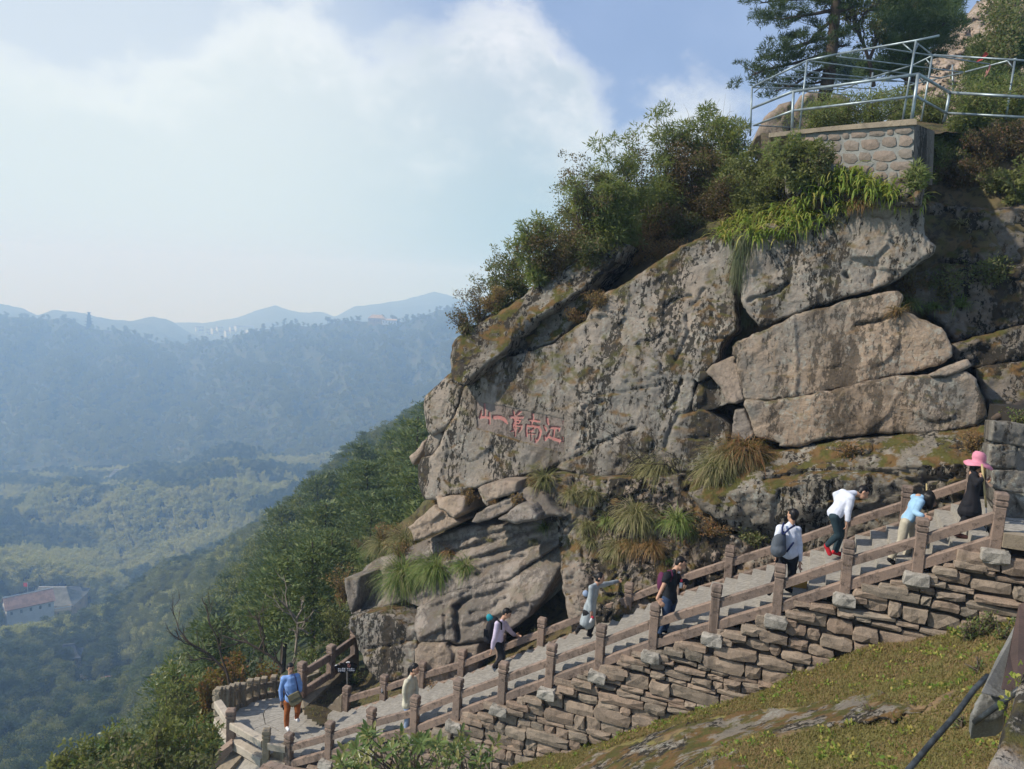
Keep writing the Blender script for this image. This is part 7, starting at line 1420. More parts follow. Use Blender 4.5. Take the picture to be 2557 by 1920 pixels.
fl = thing('flag', 'tiny red flag above the village roofs', 'flag', P(67, 1478, 500)); mb = MB(); b0 = P(69, 1478, 500); mb.tube([b0, b0+[0, 0, 6.5]], .12, 5); mb.build('pole', M['white'], fl); mb = MB(); mb.hexa([b0+[x, y, z] for z in (3.5, 6.2) for x, y in ((-2.6, 0), (0, 0), (0, .1), (-2.6, .1))]); M['flag_red'] = plain('flag_red', (.75, .06, .04), .6); mb.build('cloth', M['flag_red'], fl)
house('faint hazy building among the wood in the middle of the valley', 298, 1200, 985, 22, 16, 9, 8, .2, 'wall_white', 'roof_grey', hip=True, curve=.3, wins=3, ov=1, sink=2)
house('pale temple building with a yellow roof on the mountain crest, left one', 941, 800, 1840, 40, 18, 14, 8, .1, 'wall_ochre', 'wall_ochre', hip=True, wins=4, cat='temple', name='temple_hall', sink=8); house('long pale building on the mountain crest, right of the temple', 973, 803, 1840, 34, 16, 12, 3, .05, 'wall_white', 'wall_ochre', wins=5, sink=8)
pg_ = thing('pagoda', 'faint pagoda tower on the left part of the mountain crest', 'pagoda', P(223, 825, 1880))
for k in range(6):
    mb = MB(); c = P(223, 825, 1880); r_ = 9-k*1.1; mb.box(c+[0, 0, 4+k*7.5], r_*1.4, r_*1.4, 7.5, .3); st_ = mb.build('storey', M['roof_dark'], pg_); mb = MB(); mb.box(c+[0, 0, 7.2+k*7.5], r_*2.3, r_*2.3, 1.2, .3); mb.build('eave', M['roof_dark'], st_)
q = np.random.RandomState(4); 
for k in range(26):
    X, Y, d = q.uniform(490, 660), q.uniform(822, 842), 2750; house('tiny pale house of the hazy town in the saddle between the far hills', X, Y, d, q.uniform(14, 30), 14, q.uniform(8, 16), 3, q.rand(), 'wall_white', 'roof_grey', wins=0)['group'] = 'houses of the hazy town between the far hills'
# ------------------------------------------------------------------ people
SK = plain('skin', (.46, .27, .18), .55, .08, 20); M['skin'] = SK; M['hair'] = plain('black_hair', (.012, .010, .009), .45, .3, 30); M['eye'] = plain('eye_dark', (.02, .015, .012), .3); M['lip'] = plain('lips', (.32, .12, .1), .5)
def cloth(nm, col, var=.1, sc=9): M[nm] = plain(nm, col, .85, var, sc, 0, .25)
for nm, c in (('blue_shirt', (.20, .34, .66)), ('rust_trousers', (.33, .105, .03)), ('olive_bag', (.13, .12, .075)), ('navy_strap', (.02, .03, .10)), ('white_shoe', (.7, .72, .75)), ('cream_jacket', (.52, .49, .38)), ('pale_denim', (.25, .32, .45)), ('lilac_shirt', (.52, .46, .60)), ('black_cloth', (.013, .013, .016)), ('grey_shoe', (.10, .12, .15)), ('teal_cloth', (.02, .26, .32)), ('grey_coat', (.30, .34, .36)), ('black_shoe', (.014, .014, .015)), ('black_tee', (.012, .014, .018)), ('navy_jeans', (.028, .05, .10)), ('maroon_bag', (.10, .02, .06)), ('white_shirt', (.62, .66, .76)), ('grey_bag', (.085, .10, .12)), ('yellow_bag', (.42, .24, .05)), ('dark_navy', (.02, .04, .05)), ('red_shoe', (.5, .02, .03)), ('sky_sweater', (.28, .46, .62)), ('beige_trousers', (.42, .38, .29)), ('pink_hat', (.62, .24, .32)), ('brown_boot', (.08, .035, .03)), ('bamboo_stick', (.45, .36, .18)), ('mask_white', (.7, .72, .74)), ('clear_bag', (.35, .27, .22)), ('phone_black', (.02, .02, .022)), ('red_case', (.5, .04, .07))): cloth(nm, c)
def cone(mb, p, q_, rp, rq, flat=1.0, side=None, n=12):
    """rounded tapering limb from p to q; flat squeezes it across `side`"""
    p = np.array(p, float); q_ = np.array(q_, float); t = q_-p; L = np.linalg.norm(t)+1e-6; t = t/L
    s = np.array(side if side is not None else ([0, 0, 1.0] if abs(t[2]) < .9 else [0, 1.0, 0]), float); s = s-t*(s@t); s /= np.linalg.norm(s)+1e-9; b = np.cross(t, s); rings = []
    for a in (-80, -50, -20): a = math.radians(a); rings.append((p+t*rp*math.sin(a)*min(1, flat), rp*math.cos(a)))
    rings += [(p, rp), (p+(q_-p)*.5, (rp+rq)/2), (q_, rq)]
    for a in (20, 50, 80): a = math.radians(a); rings.append((q_+t*rq*math.sin(a)*min(1, flat), rq*math.cos(a)))
    V = []
    for c, r in rings:
        for k in range(n): th = 2*math.pi*k/n; V.append(c+s*math.cos(th)*r+b*math.sin(th)*r*flat)
    F = [(i*n+(k+1) % n, i*n+k, (i+1)*n+k, (i+1)*n+(k+1) % n) for i in range(len(rings)-1) for k in range(n)]
    V += [rings[0][0], rings[-1][0]]; k0 = len(V); T = [(k0-2, k, (k+1) % n) for k in range(n)]+[(k0-1, k0-2-n+(k+1) % n, k0-2-n+k) for k in range(n)]
    F = np.array(F)[:, ::-1]; T = np.array(T)[:, ::-1]
    mb.Q.append(F+mb.n); mb.T.append(T+mb.n); mb.V.append(np.array(V)); mb.n += len(V)
def organic(mb, name, mat, parent, voxel=.012, smooth=4, wrinkle=0.0, seed=0, label=None):
    V, Q, T = mb.data()
    if wrinkle: V = V+wrinkle*np.stack([vnoise(V*7, seed+k) for k in range(3)], -1)
    o = part(name, V, Q, M[mat], parent, True, T, label=label); m = o.modifiers.new('remesh', 'REMESH'); m.mode = 'VOXEL'; m.voxel_size = voxel; m.use_smooth_shade = True
    s = o.modifiers.new('smooth', 'SMOOTH'); s.iterations = smooth; s.factor = .5
    return o
def hand(mb, w_, d, s, up, curl=.5, spread=.25, side=1):
    """palm, four unequal bent fingers and a thumb leaving the side of the palm"""
    d = np.array(d, float); d /= np.linalg.norm(d); up = np.array(up, float); up = up-d*(up@d); up /= np.linalg.norm(up)+1e-9; sd = np.cross(d, up)*side
    pc = w_+d*.05*s; cone(mb, w_, w_+d*.075*s, .026*s, .036*s, .42, sd)
    for k, (ln, of) in enumerate(((.072, -.030), (.082, -.010), (.076, .011), (.060, .030))):
        b = w_+d*.085*s+sd*of*s; d1 = d+sd*of*spread*6; d1 /= np.linalg.norm(d1); d2 = d1*math.cos(curl)-up*math.sin(curl); d3 = d1*math.cos(curl*2)-up*math.sin(curl*2); m1 = b+d1*ln*.45*s; m2 = m1+d2*ln*.35*s; e = m2+d3*ln*.3*s
        for a_, b_ in ((b-d*.02*s, m1), (m1, m2), (m2, e)): cone(mb, a_, b_, .0105*s, .0098*s, 1, n=8)
    b = w_+d*.03*s-sd*.028*s; d1 = d*.6-sd*.75-up*.25; d1 /= np.linalg.norm(d1); m1 = b+d1*.038*s; e = m1+(d1*.5+d*.6)*.032*s; cone(mb, b, m1, .0125*s, .0115*s, 1, n=8); cone(mb, m1, e, .0112*s, .0100*s, 1, n=8)
def stair_foot(X, Y):
    s = 5.0; w0 = 1.0; p = None
    A0, A1 = NB[0]+[0, 0, SURF], NB[-1]+[0, 0, SURF]
    r = P(X, Y, 1.0)
    for _ in range(12):
        i = int(np.clip(s, 0, 12)); a, b = NB[i], NB[i+1]; n_ = np.cross(b-a, perp); q_ = a+[0, 0, SURF-.03]; t = (q_@n_)/(r@n_); p = r*t; u = ((p-a)@along)/np.linalg.norm((b-a)[:2]); s = i+u
    p = p.copy(); s = float(np.clip(s, 0, 13)); p[2] = step_top(s) if s < 13 else ZL; return p
def person(label, conv, J, face, clothes, s=1.0, foot='anA', d=None, hairstyle='short', sleeve='long', curlA=.5, curlB=.5, extra=None, hidden=(), handdir={}, skirt=None, headr=1.0, female=False, group=None):
    """J: joint name -> (x, y[, extra distance]) in the zoomed picture; the standing foot fixes the distance"""
    fx, fy = conv(*J[foot][:2]); fp = stair_foot(fx, fy+3) if d is None else P(fx, fy, d); d0 = PX(fp)[2]-(J[foot][2] if len(J[foot]) > 2 else 0)
    W = {}
    for k, v in J.items(): x, y = conv(v[0], v[1]); W[k] = P(x, y, d0+(v[2] if len(v) > 2 else 0))
    o = thing('person', label, 'person', fp, group); fc = np.array(face, float); fc /= np.linalg.norm(fc); hd = W['head']; nk = W['neck']
    upv = hd-nk; upv /= np.linalg.norm(upv); up = upv-fc*(upv@fc); up /= np.linalg.norm(up); lt = np.cross(up, fc); hs = s*headr
    mb = MB(); Mx = np.stack([lt, fc, up], 1)
    mb.ell(hd+up*.02*hs, .077*hs, .094*hs, .105*hs, Mx); mb.ell(hd+fc*.028*hs-up*.052*hs, .055*hs, .062*hs, .062*hs, Mx)
    cone(mb, hd+fc*.092*hs+up*.022*hs, hd+fc*.108*hs-up*.018*hs, .010*hs, .016*hs, 1, n=8)
    for sg in (-1, 1): mb.ell(hd+lt*sg*.078*hs-up*.002*hs-fc*.008*hs, .012*hs, .02*hs, .032*hs, Mx, 8, 6)
    cone(mb, nk-upv*.06*s, hd-up*.05*hs-fc*.01*hs, .056*s, .050*s)
    sA, sB, pl_ = W['shA'], W['shB'], W['pel']; cs = (sA+sB)/2; sw = sB-sA; sw /= np.linalg.norm(sw); k = .92 if female else 1
    def torso(m, g):
        ch = cs*.68+pl_*.32; wa = cs*.35+pl_*.65
        cone(m, cs+(ch-cs)*.15, ch, .135*s*k+g, .150*s*k+g, .66, sw); cone(m, ch, wa, .150*s*k+g, .132*s*k+g, .72, sw); cone(m, wa, pl_, .130*s*k+g, .158*s*k+g, .74, sw); cone(m, sA, sB, .062*s*k+g, .062*s*k+g, 1); cone(m, nk-upv*.02*s, cs, .055*s+g*.6, .095*s+g*.6, .8, sw)
    torso(mb, -.006)
    def arm(m, a, g, upto='wr', rr=1):
        S, E_, Wr = W['sh'+a], W['el'+a], W['wr'+a]; cone(m, S, E_, (.054*k*s+g)*rr, (.043*k*s+g)*rr)
        if upto == 'wr': cone(m, E_, E_+(Wr-E_)*.93, (.042*k*s+g)*rr, (.031*s+g)*rr)
    for a in 'AB': arm(mb, a, -.004)
    for a, cu in (('A', curlA), ('B', curlB)):
        fd = W['wr'+a]-W['el'+a]; hdv = handdir.get(a); dd = (np.array(hdv) if hdv else fd); cone(mb, W['el'+a]+fd*.8, W['wr'+a], .030*s, .026*s); hand(mb, W['wr'+a], dd, s*1.05, np.cross(dd, [.3, .5, 1]) if a == 'A' else -np.cross(dd, [.3, .5, 1]), cu, side=1 if a == 'A' else -1)
    def leg(m, a, g, upto='an', rr=1):
        H_, K, A_2 = W['hip'+a], W['kn'+a], W['an'+a]; cone(m, H_, K, .084*s+g, .058*s+g*rr); 
        if upto == 'an': cone(m, K, A_2, .056*s+g*rr, .040*s+g*rr)
    for a in 'AB': leg(mb, a, -.006)
    for a in 'AB': cone(mb, W['an'+a]-[0, 0, .02], W['toe'+a], .034*s, .03*s, .8)
    organic(mb, 'body', 'skin', o, .0095, 2)
    for sg in (-1, 1): m = MB(); m.ell(hd+fc*.086*hs+lt*sg*.032*hs+up*.022*hs, .013*hs, .008*hs, .009*hs, Mx, 8, 6); m.build('eye', M['eye'], o, True); m = MB(); m.ell(hd+fc*.088*hs+lt*sg*.033*hs+up*.042*hs, .018*hs, .007*hs, .005*hs, Mx, 8, 6); m.build('eyebrow', M['hair'], o, True)
    m = MB(); m.ell(hd+fc*.088*hs-up*.045*hs, .022*hs, .008*hs, .008*hs, Mx, 8, 6); m.build('mouth', M['lip'], o, True)
    # hair
    m = MB(); m.ell(hd+up*.040*hs-fc*.022*hs, .087*hs, .096*hs, .098*hs, Mx)
    if hairstyle in ('short',): m.ell(hd-fc*.045*hs-up*.01*hs, .075*hs, .055*hs, .07*hs, Mx); m.ell(hd+fc*.045*hs+up*.088*hs, .06*hs, .045*hs, .03*hs, Mx)
    if hairstyle == 'pony':
        b = hd-fc*.10*hs+up*.02*hs; m.ell(hd-fc*.03*hs-up*.02*hs, .08*hs, .07*hs, .08*hs, Mx); cone(m, b, b-fc*.05-np.array([0, 0, .07]), .03, .038); cone(m, b-fc*.05-np.array([0, 0, .07]), b-fc*.07-np.array([0, 0, .26]), .038, .018)
    if hairstyle == 'bun': m.ell(hd-fc*.03*hs-up*.02*hs, .08*hs, .07*hs, .08*hs, Mx); m.ell(hd-fc*.12*hs+up*.03*hs, .045, .045, .045, Mx)
    if hairstyle == 'bob': m.ell(hd-up*.01+fc*.01, .108*hs, .118*hs, .12*hs, Mx); cone(m, hd+lt*.06+up*0, hd+lt*.07-np.array([0, 0, .17]), .075, .05); cone(m, hd-lt*.06, hd-lt*.07-np.array([0, 0, .17]), .075, .05); cone(m, hd-fc*.04, hd-fc*.05-np.array([0, 0, .13]), .09, .06)
    if hairstyle == 'long': m.ell(hd-fc*.03*hs-up*.02*hs, .085*hs, .08*hs, .09*hs, Mx); cone(m, hd-fc*.06-up*.02, hd-fc*.10-np.array([0, 0, .34]), .085, .05, .7, lt)
    organic(m, 'hair', 'hair', o, .012, 2, .008, 3)
    # clothes
    top, bot, shoe = clothes
    m = MB(); torso(m, .014)
    if skirt:
        hw, dz = skirt; c0 = W['hem']; cone(m, pl_+(cs-pl_)*.35, c0, .150*s, hw, .72, sw)
    for a in 'AB':
        if sleeve == 'short': S, E_ = W['sh'+a], W['el'+a]; cone(m, S, S+(E_-S)*.62, .074*s, .068*s)
        else: arm(m, a, .016)
    organic(m, 'top', top, o, .013, 3, .016, 9)
    m = MB(); cone(m, W['hipA'], W['hipB'], .100*s, .100*s, 1); cone(m, (W['hipA']+W['hipB'])/2+(pl_-(W['hipA']+W['hipB'])/2)*.9, (W['hipA']+W['hipB'])/2, .142*s, .135*s, .78, sw)
    for a in 'AB': leg(m, a, .012, 'an', 1.1)
    organic(m, 'trousers', bot, o, .013, 3, .014, 19)
    for a in 'AB':
        A_2, Tt = W['an'+a], W['toe'+a]; m = MB(); dv = Tt-A_2; dv[2] = min(dv[2], 0); n_ = dv/np.linalg.norm(dv); h_ = A_2-np.array([0, 0, .045])-n_*.03; cone(m, h_, Tt+n_*.02, .044*s, .043*s, .85); cone(m, A_2, h_, .046*s, .042*s)
        organic(m, 'shoe', shoe, o, .012, 2)
    if extra: extra(o, W, d0, conv, s, fc)
    return o
def strap(o, pts, conv, d, mat, r=.014, nm='strap'):
    m = MB(); m.tube([P(*conv(x, y), dd) for x, y, dd in [(p[0], p[1], d+p[2]) for p in pts]], r, 6); m.build(nm, M[mat], o, True)
def blob(o, c, rx, ry, rz, mat, nm, vox=.014, extra_cones=(), wr=.012, Mx=None):
    m = MB(); m.ell(c, rx, ry, rz, Mx)
    for a in extra_cones: cone(m, *a)
    return organic(m, nm, mat, o, vox, 3, wr, 5)
def held_thing(name, label, cat, loc): return thing(name, label, cat, loc)

cv = lambda x0, y0, s: (lambda x, y: (x0+x/s, y0+y/s))
# 1 man in blue on the lower landing
def ex1(o, W, d, c, s, fc):
    strap(o, [(205, 200, -.10), (228, 250, -.16), (245, 330, -.19), (262, 418, -.18)], c, d, 'navy_strap', .017); strap(o, [(98, 395, -.12), (110, 440, -.16), (135, 475, -.18)], c, d, 'navy_strap', .017)
    m = MB(); m.tube([W['wrA']+(W['elA']-W['wrA'])*.06, W['wrA']-(W['elA']-W['wrA'])*.04], .036, 10); m.build('watch', M['phone_black'], o, True)
    b = thing('shoulder_bag', 'olive messenger bag hanging across the front of the man in blue', 'bag', P(*c(225, 500), d-.2)); pts = [(128, 478), (258, 412), (312, 522), (268, 560), (180, 612), (150, 560)]; V = [P(*c(x, y), d-.24) for x, y in pts]; V += [v+np.array([0, .09, 0]) for v in V]; k = len(pts)
    me = part('bag_body', V, [tuple(range(k-1, -1, -1)), tuple(range(k, 2*k))]+[(i, (i+1) % k, (i+1) % k+k, i+k) for i in range(k)], M['olive_bag'], b); me.modifiers.new('bevel', 'BEVEL').width = .02
    m = MB(); V = [P(*c(x, y), d-.255) for x, y in [(132, 476), (256, 414), (285, 470), (158, 535)]]; m.hexa(V+[v+np.array([0, .012, 0]) for v in V]); m.build('flap', M['olive_bag'], b)
    ph = thing('phone', 'black phone in the lowered hand of the man in blue', 'phone', P(*c(82, 600), d-.05)); m = MB(); m.box(P(*c(80, 604), d-.06), .03, .02, .13, 0, 0, None, .4); m.build('phone_body', M['phone_black'], ph)
person('man in light blue shirt and rust trousers crossing the lower landing, shoulder bag in front', cv(690, 1640, 4.76), dict(head=(168, 140), neck=(168, 208), shA=(92, 262, -.03), shB=(248, 235, .05), elA=(52, 400, -.02), wrA=(62, 520, -.04), elB=(282, 320, .08), wrB=(290, 405, .05), pel=(192, 500), hipA=(135, 530), hipB=(250, 525, .03), knA=(125, 675, -.04), anA=(125, 822, -.02), toeA=(142, 868, -.20), knB=(252, 640, .0), anB=(238, 722, .22), toeB=(262, 750, .12)),
    (.45, -.85, .02), ('blue_shirt', 'rust_trousers', 'white_shoe'), 1.06, 'anA', d=float(PX(onz(717, 1826, ZL+.09))[2]), extra=ex1)
# 2 woman in cream jacket
person('woman with a ponytail in a loose cream jacket descending near the bottom of the stairs', cv(980, 1500, 3.4), dict(head=(190, 585), neck=(165, 635), shA=(120, 690, -.14), shB=(185, 665, .14), elA=(100, 780, -.16), wrA=(118, 870, -.12), elB=(205, 750, .14), wrB=(212, 830, .1), pel=(140, 850), hem=(140, 868), hipA=(120, 880, -.07), hipB=(158, 880, .07), knA=(130, 985, -.07), anA=(118, 1085, -.05), toeA=(160, 1105, -.05), knB=(170, 975, .07), anB=(165, 1060, .06), toeB=(205, 1080, .05)),
    (.92, -.3, -.25), ('cream_jacket', 'pale_denim', 'white_shoe'), .97, 'anA', hairstyle='pony', female=True, skirt=(.20, 0))
# 3 man in lilac shirt with black backpack
def ex3(o, W, d, c, s, fc):
    strap(o, [(890, 160, -.2), (925, 190, -.22), (925, 245, -.2)], c, d, 'black_cloth', .022)
    b = thing('backpack', 'black backpack with a teal umbrella on top, on the man in the lilac shirt', 'backpack', P(*c(832, 240), d)); blob(b, P(*c(830, 245), d-.02), .115, .15, .24, 'black_cloth', 'pack_body', extra_cones=[(P(*c(865, 165), d), P(*c(815, 320), d), .10, .12)])
    m = MB(); m.box(P(*c(800, 270), d-.12), .14, .06, .16, .2); m.build('front_pocket', M['black_cloth'], b); blob(b, P(*c(826, 145), d), .085, .07, .09, 'teal_cloth', 'umbrella', .012, wr=.03); m = MB(); m.tube([P(*c(822, 125), d), P(*c(812, 92), d)], .012, 6); m.build('umbrella_tip', M['bamboo_stick'], b)
person('man in a pale lilac shirt and black trousers with a backpack, holding the far rail', cv(980, 1500, 3.4), dict(head=(970, 108), neck=(938, 158), shA=(893, 195, -.15), shB=(955, 195, .15), elA=(868, 310, -.17), wrA=(846, 405, -.14), elB=(990, 250, .3), wrB=(1035, 292, .5), pel=(895, 330), hipA=(885, 350, -.07), hipB=(915, 350, .07), knA=(940, 470, -.08), anA=(862, 556, -.08), toeA=(880, 600, -.08), knB=(915, 480, .07), anB=(880, 590, .06), toeB=(912, 618, .0)),
    (.85, -.25, -.42), ('lilac_shirt', 'black_cloth', 'grey_shoe'), 1.0, 'toeA', extra=ex3, handdir={'B': (.9, 0, -.2)})
# 4 woman in grey coat
def ex4(o, W, d, c, s, fc):
    blob(o, P(*c(148, 395), d+.05), .07, .06, .07, 'pale_denim', 'bow', .012)
    b = thing('flask', 'white flask with a red cap held by the woman in the grey coat', 'flask', P(*c(203, 620), d-.16)); m = MB(); m.tube([P(*c(212, 600), d-.18), P(*c(188, 652), d-.17)], .028, 9); m.build('flask_body', M['white_shoe'], b, True); m = MB(); m.tube([P(*c(214, 596), d-.18), P(*c(207, 612), d-.18)], .032, 9); m.build('flask_cap', M['red_case'], b, True)
person('woman in a long grey coat reaching forward to a post of the far railing', cv(1420, 1370, 3.526), dict(head=(275, 262), neck=(248, 305), shA=(200, 345, -.14), shB=(265, 325, .14), elA=(192, 445, -.17), wrA=(200, 545, -.16), elB=(350, 308, .35), wrB=(432, 290, .6), pel=(180, 530), hem=(165, 645), hipA=(160, 560, -.07), hipB=(200, 560, .07), knA=(140, 680, -.08), anA=(92, 690, -.1), toeA=(75, 725, -.1), knB=(205, 670, .05), anB=(182, 745, .05), toeB=(218, 772, .0)),
    (.92, -.25, -.15), ('grey_coat', 'black_cloth', 'black_shoe'), .98, 'toeB', hairstyle='bun', female=True, skirt=(.215, 0), extra=ex4, curlB=.15, handdir={'B': (1, .1, .02)})
# 5 man in black tee
def ex5(o, W, d, c, s, fc):
    b = thing('backpack', 'small maroon backpack on the man in the black shirt', 'backpack', P(*c(810, 290), d)); blob(b, P(*c(818, 290), d+.02), .085, .13, .19, 'maroon_bag', 'pack_body'); strap(b, [(868, 195, -.14), (905, 190, -.18), (915, 230, -.19), (895, 290, -.18)], c, d, 'maroon_bag', .016)
    m = MB(); m.ell(P(*c(968, 208), d-.0)+fc*.0, .03, .03, .022); m.build('chin_mask', M['mask_white'], o, True)
    b = thing('bottle', 'clear water bottle with a red cap held by the man in the black shirt', 'bottle', P(*c(990, 310), d-.05)); m = MB(); m.tube([P(*c(985, 345), d-.1), P(*c(990, 300), d-.1)], .03, 9); m.build('bottle_body', M['mask_white'], b, True); m = MB(); m.tube([P(*c(992, 292), d-.1), P(*c(995, 272), d-.1)], .022, 8); m.build('bottle_cap', M['red_case'], b, True)
    b = thing('folded_jacket', 'dark jacket draped over the forearm of the man in the black shirt', 'jacket', P(*c(1020, 290), d+.1)); blob(b, P(*c(1020, 290), d+.12), .10, .06, .08, 'black_cloth', 'cloth', .012, wr=.03)
person('man in a black short-sleeved shirt and dark jeans leaning on a railing post', cv(1420, 1370, 3.526), dict(head=(985, 132), neck=(940, 188), shA=(868, 235, -.17), shB=(950, 235, .15), elA=(840, 315, -.25), wrA=(778, 440, -.42), elB=(975, 320, .16), wrB=(1000, 330, .0), pel=(888, 430), hipA=(862, 455, -.08), hipB=(915, 455, .08), knA=(860, 590, -.12), anA=(800, 735, -.15), toeA=(815, 765, -.15), knB=(895, 560, .05), anB=(850, 705, .05), toeB=(912, 728, .0)),
    (.85, -.3, -.42), ('black_tee', 'navy_jeans', 'black_shoe'), 1.03, 'toeB', sleeve='short', extra=ex5, handdir={'A': (.55, -.3, -.5)}, curlA=.35)
# 6 man with grey drawstring bag
def ex6(o, W, d, c, s, fc):
    b = thing('backpack', 'dark grey drawstring backpack on the man in the white shirt', 'backpack', P(*c(125, 505), d-.2)); blob(b, P(*c(122, 510), d-.18), .13, .11, .22, 'grey_bag', 'pack_body', extra_cones=[(P(*c(155, 425), d-.14), P(*c(120, 540), d-.18), .05, .14)]); strap(b, [(150, 430, -.2), (150, 385, -.15), (160, 352, -.06)], c, d, 'navy_strap', .017, 'strap'); strap(b, [(155, 435, -.2), (195, 395, -.19), (235, 370, -.08)], c, d, 'navy_strap', .017); strap(b, [(180, 555, -.18), (205, 520, -.2), (228, 490, -.14)], c, d, 'navy_strap', .017)
    b = thing('paper_bag', 'yellow-brown paper carrier bag hanging from the hand of the man in the white shirt', 'bag', P(*c(260, 770), d+.1)); m = MB(); m.box(P(*c(262, 765), d+.12), .28, .12, .27, YAW+.2, .008); m.build('bag_body', M['yellow_bag'], b); m = MB(); m.tube([P(*c(235, 718), d+.1), P(*c(262, 650), d-.02), P(*c(285, 712), d+.1)], .009, 5); m.build('handle', M['black_cloth'], b)
person('man in a white shirt seen from behind, with a dark backpack and a carrier bag', cv(1900, 1180, 2.8), dict(head=(222, 300), neck=(215, 348), shA=(135, 392, .02), shB=(255, 400, .0), elA=(108, 480, -.02), wrA=(108, 560, .0), elB=(268, 510, .0), wrB=(270, 615, .0), pel=(190, 565), hipA=(155, 590, .02), hipB=(225, 590, .0), knA=(118, 705, .05), anA=(78, 800, .1), toeA=(58, 840, .15), knB=(215, 700, -.02), anB=(190, 800, .0), toeB=(240, 838, .03)),
    (-.45, .85, -.05), ('white_shirt', 'black_cloth', 'black_shoe'), 1.0, 'toeB', extra=ex6)
# 7 man bending, red shoes
person('stooping man in a pale sweatshirt with bright red shoes', cv(1900, 1180, 2.8), dict(head=(712, 142), neck=(662, 145), shA=(628, 178, -.16), shB=(575, 140, .14), elA=(612, 265, -.17), wrA=(602, 335, -.15), elB=(525, 155, .12), wrB=(530, 200, .1), pel=(520, 285), hipA=(515, 310, -.08), hipB=(548, 312, .08), knA=(545, 440, -.07), anA=(462, 505, -.06), toeA=(480, 562, -.06), knB=(560, 440, .07), anB=(520, 545, .06), toeB=(572, 572, .05)),
    (.75, -.3, -.6), ('white_shirt', 'dark_navy', 'red_shoe'), 1.03, 'toeB')
# 8 woman with bob leaning on the post, bamboo stick
def ex8(o, W, d, c, s, fc):
    b = thing('walking_stick', 'thin bamboo stick held by the woman in the light blue sweater', 'stick', P(*c(332, 770), d+.1)); m = MB(); m.tube([P(*c(318, 300), d+.18), P(*c(325, 540), d+.12), P(*c(332, 772), d+.08)], .012, 7); m.build('stick', M['bamboo_stick'], b, True)
person('woman in a light blue sweater and beige trousers bent over a railing post', cv(2200, 1100, 2.8), dict(head=(332, 400), neck=(285, 395), shA=(272, 430, -.15), shB=(240, 400, .13), elA=(238, 500, -.2), wrA=(285, 528, -.34), elB=(305, 470, .16), wrB=(318, 465, .15), pel=(185, 545), hipA=(172, 575, -.08), hipB=(212, 570, .08), knA=(140, 705, -.08), anA=(68, 822, -.1), toeA=(95, 856, -.1), knB=(225, 690, .06), anB=(170, 805, .06), toeB=(208, 826, .05)),
    (.8, -.25, -.75), ('sky_sweater', 'beige_trousers', 'black_shoe'), .98, 'toeA', hairstyle='bob', female=True, handdir={'A': (.9, -.3, -.15)}, curlA=.4, extra=ex8)
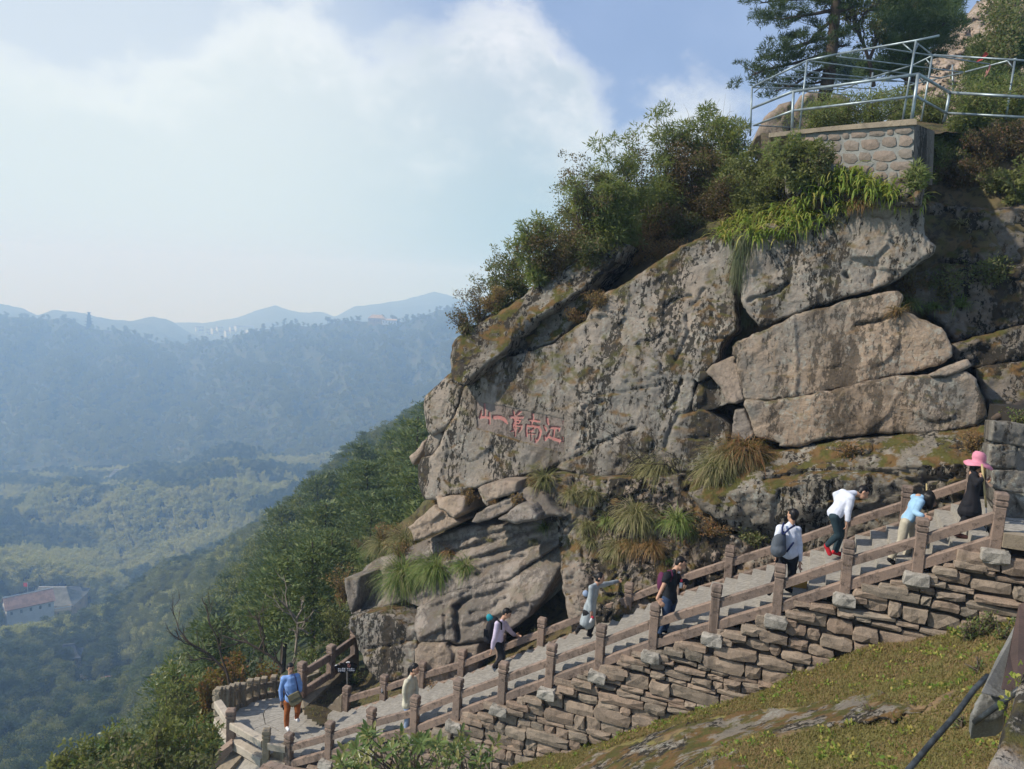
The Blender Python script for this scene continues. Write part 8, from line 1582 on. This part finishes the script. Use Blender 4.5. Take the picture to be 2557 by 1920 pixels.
# 9 woman in pink hat
def ex9(o, W, d, c, s, fc):
    h = thing('sun_hat', 'wide-brimmed pink sun hat worn by the woman at the top of the stairs', 'hat', W['head']+np.array([0, 0, .05])); hd = W['head']; m = MB(); n = 20; rings = [(.088, .02), (.098, .06), (.092, .12), (.06, .16), (.0, .17)]; brim = [(.20, -.045), (.15, -.005), (.10, .01)]
    V = []; allr = brim+rings; tl = np.array([.25, -.1, 0])
    for r, z in allr:
        for k in range(n): th = 2*math.pi*k/n; wv = .022*math.sin(th*3+1)*(r/.2)**2; x, y = math.cos(th)*r*1.12, math.sin(th)*r*1.05; V.append(hd+np.array([x, y, z*1.12+wv-x*.12+.03]))
    Fq = [(i*n+k, i*n+(k+1) % n, (i+1)*n+(k+1) % n, (i+1)*n+k) for i in range(len(allr)-1) for k in range(n)]
    pt = part('crown_and_brim', np.array(V), np.array(Fq), M['pink_hat'], h, True); md = pt.modifiers.new('solid', 'SOLIDIFY'); md.thickness = .008
    b = thing('walking_stick', 'bamboo walking stick held upright by the woman in the pink hat', 'stick', P(*c(738, 640), d-.2)); m = MB(); m.tube([P(*c(706, 165), d-.28), P(*c(722, 330), d-.24), P(*c(735, 465), d-.2)], .017, 8); m.build('upper_stick', M['bamboo_stick'], b, True); m = MB(); m.tube([P(*c(735, 465), d-.2), P(*c(737, 640), d-.16)], .009, 7); m.build('lower_stick', M['grey_shoe'], b, True)
    b = thing('plastic_bag', 'small crumpled clear bag in the other hand of the woman in the pink hat', 'bag', P(*c(755, 310), d)); m = MB(); V = [P(*c(732, 270), d-.05), P(*c(785, 318), d-.1), P(*c(735, 335), d-.02)]; V += [v+np.array([0, .03, 0]) for v in V]; m.add(V, [(0, 1, 2), (3, 5, 4)]); m.add(V, [(0, 3, 4, 1), (1, 4, 5, 2), (2, 5, 3, 0)]); m.build('bag', M['clear_bag'], b)
person('woman in a pink sun hat and long black coat climbing the uppermost steps', cv(2200, 1100, 2.8), dict(head=(680, 165), neck=(652, 212), shA=(645, 255, -.16), shB=(682, 262, .12), elA=(672, 310, -.26), wrA=(698, 272, -.3), elB=(705, 320, .05), wrB=(728, 300, .0), pel=(625, 430), hem=(622, 490), hipA=(610, 450, -.08), hipB=(645, 450, .08), knA=(590, 560, -.08), anA=(530, 640, -.1), toeA=(590, 675, -.1), knB=(630, 540, .06), anB=(590, 590, .1), toeB=(610, 605, .1)),
    (.92, -.1, -.35), ('black_cloth', 'black_cloth', 'brown_boot'), .98, 'toeA', hairstyle='long', female=True, skirt=(.25, 0), extra=ex9, curlA=1.0, handdir={'A': (.5, .6, .35)})
# ------------------------------------------------------------------ haze
hb = MB(); x0, x1, y0, y1, z0, z1 = -3600, 3600, -12, 5200, -519, 90
hb.hexa([(x0, y0, z0), (x1, y0, z0), (x1, y1, z0), (x0, y1, z0), (x0, y0, z1), (x1, y0, z1), (x1, y1, z1), (x0, y1, z1)])
hm = bpy.data.materials.new('haze_air'); hm.use_nodes = True; ht = NT(hm.node_tree); ht.n.clear()
pv = ht.new('ShaderNodeVolumePrincipled'); pv.inputs['Color'].default_value = HAZE_COL; pv.inputs['Density'].default_value = HAZE_DENS; pv.inputs['Anisotropy'].default_value = HAZE_G; pv.inputs['Absorption Color'].default_value = (1, 1, 1, 1)
ho = ht.new('ShaderNodeOutputMaterial'); ht.l.new(pv.outputs[0], ho.inputs['Volume'])
hb.build('haze', hm, None, kind='stuff')
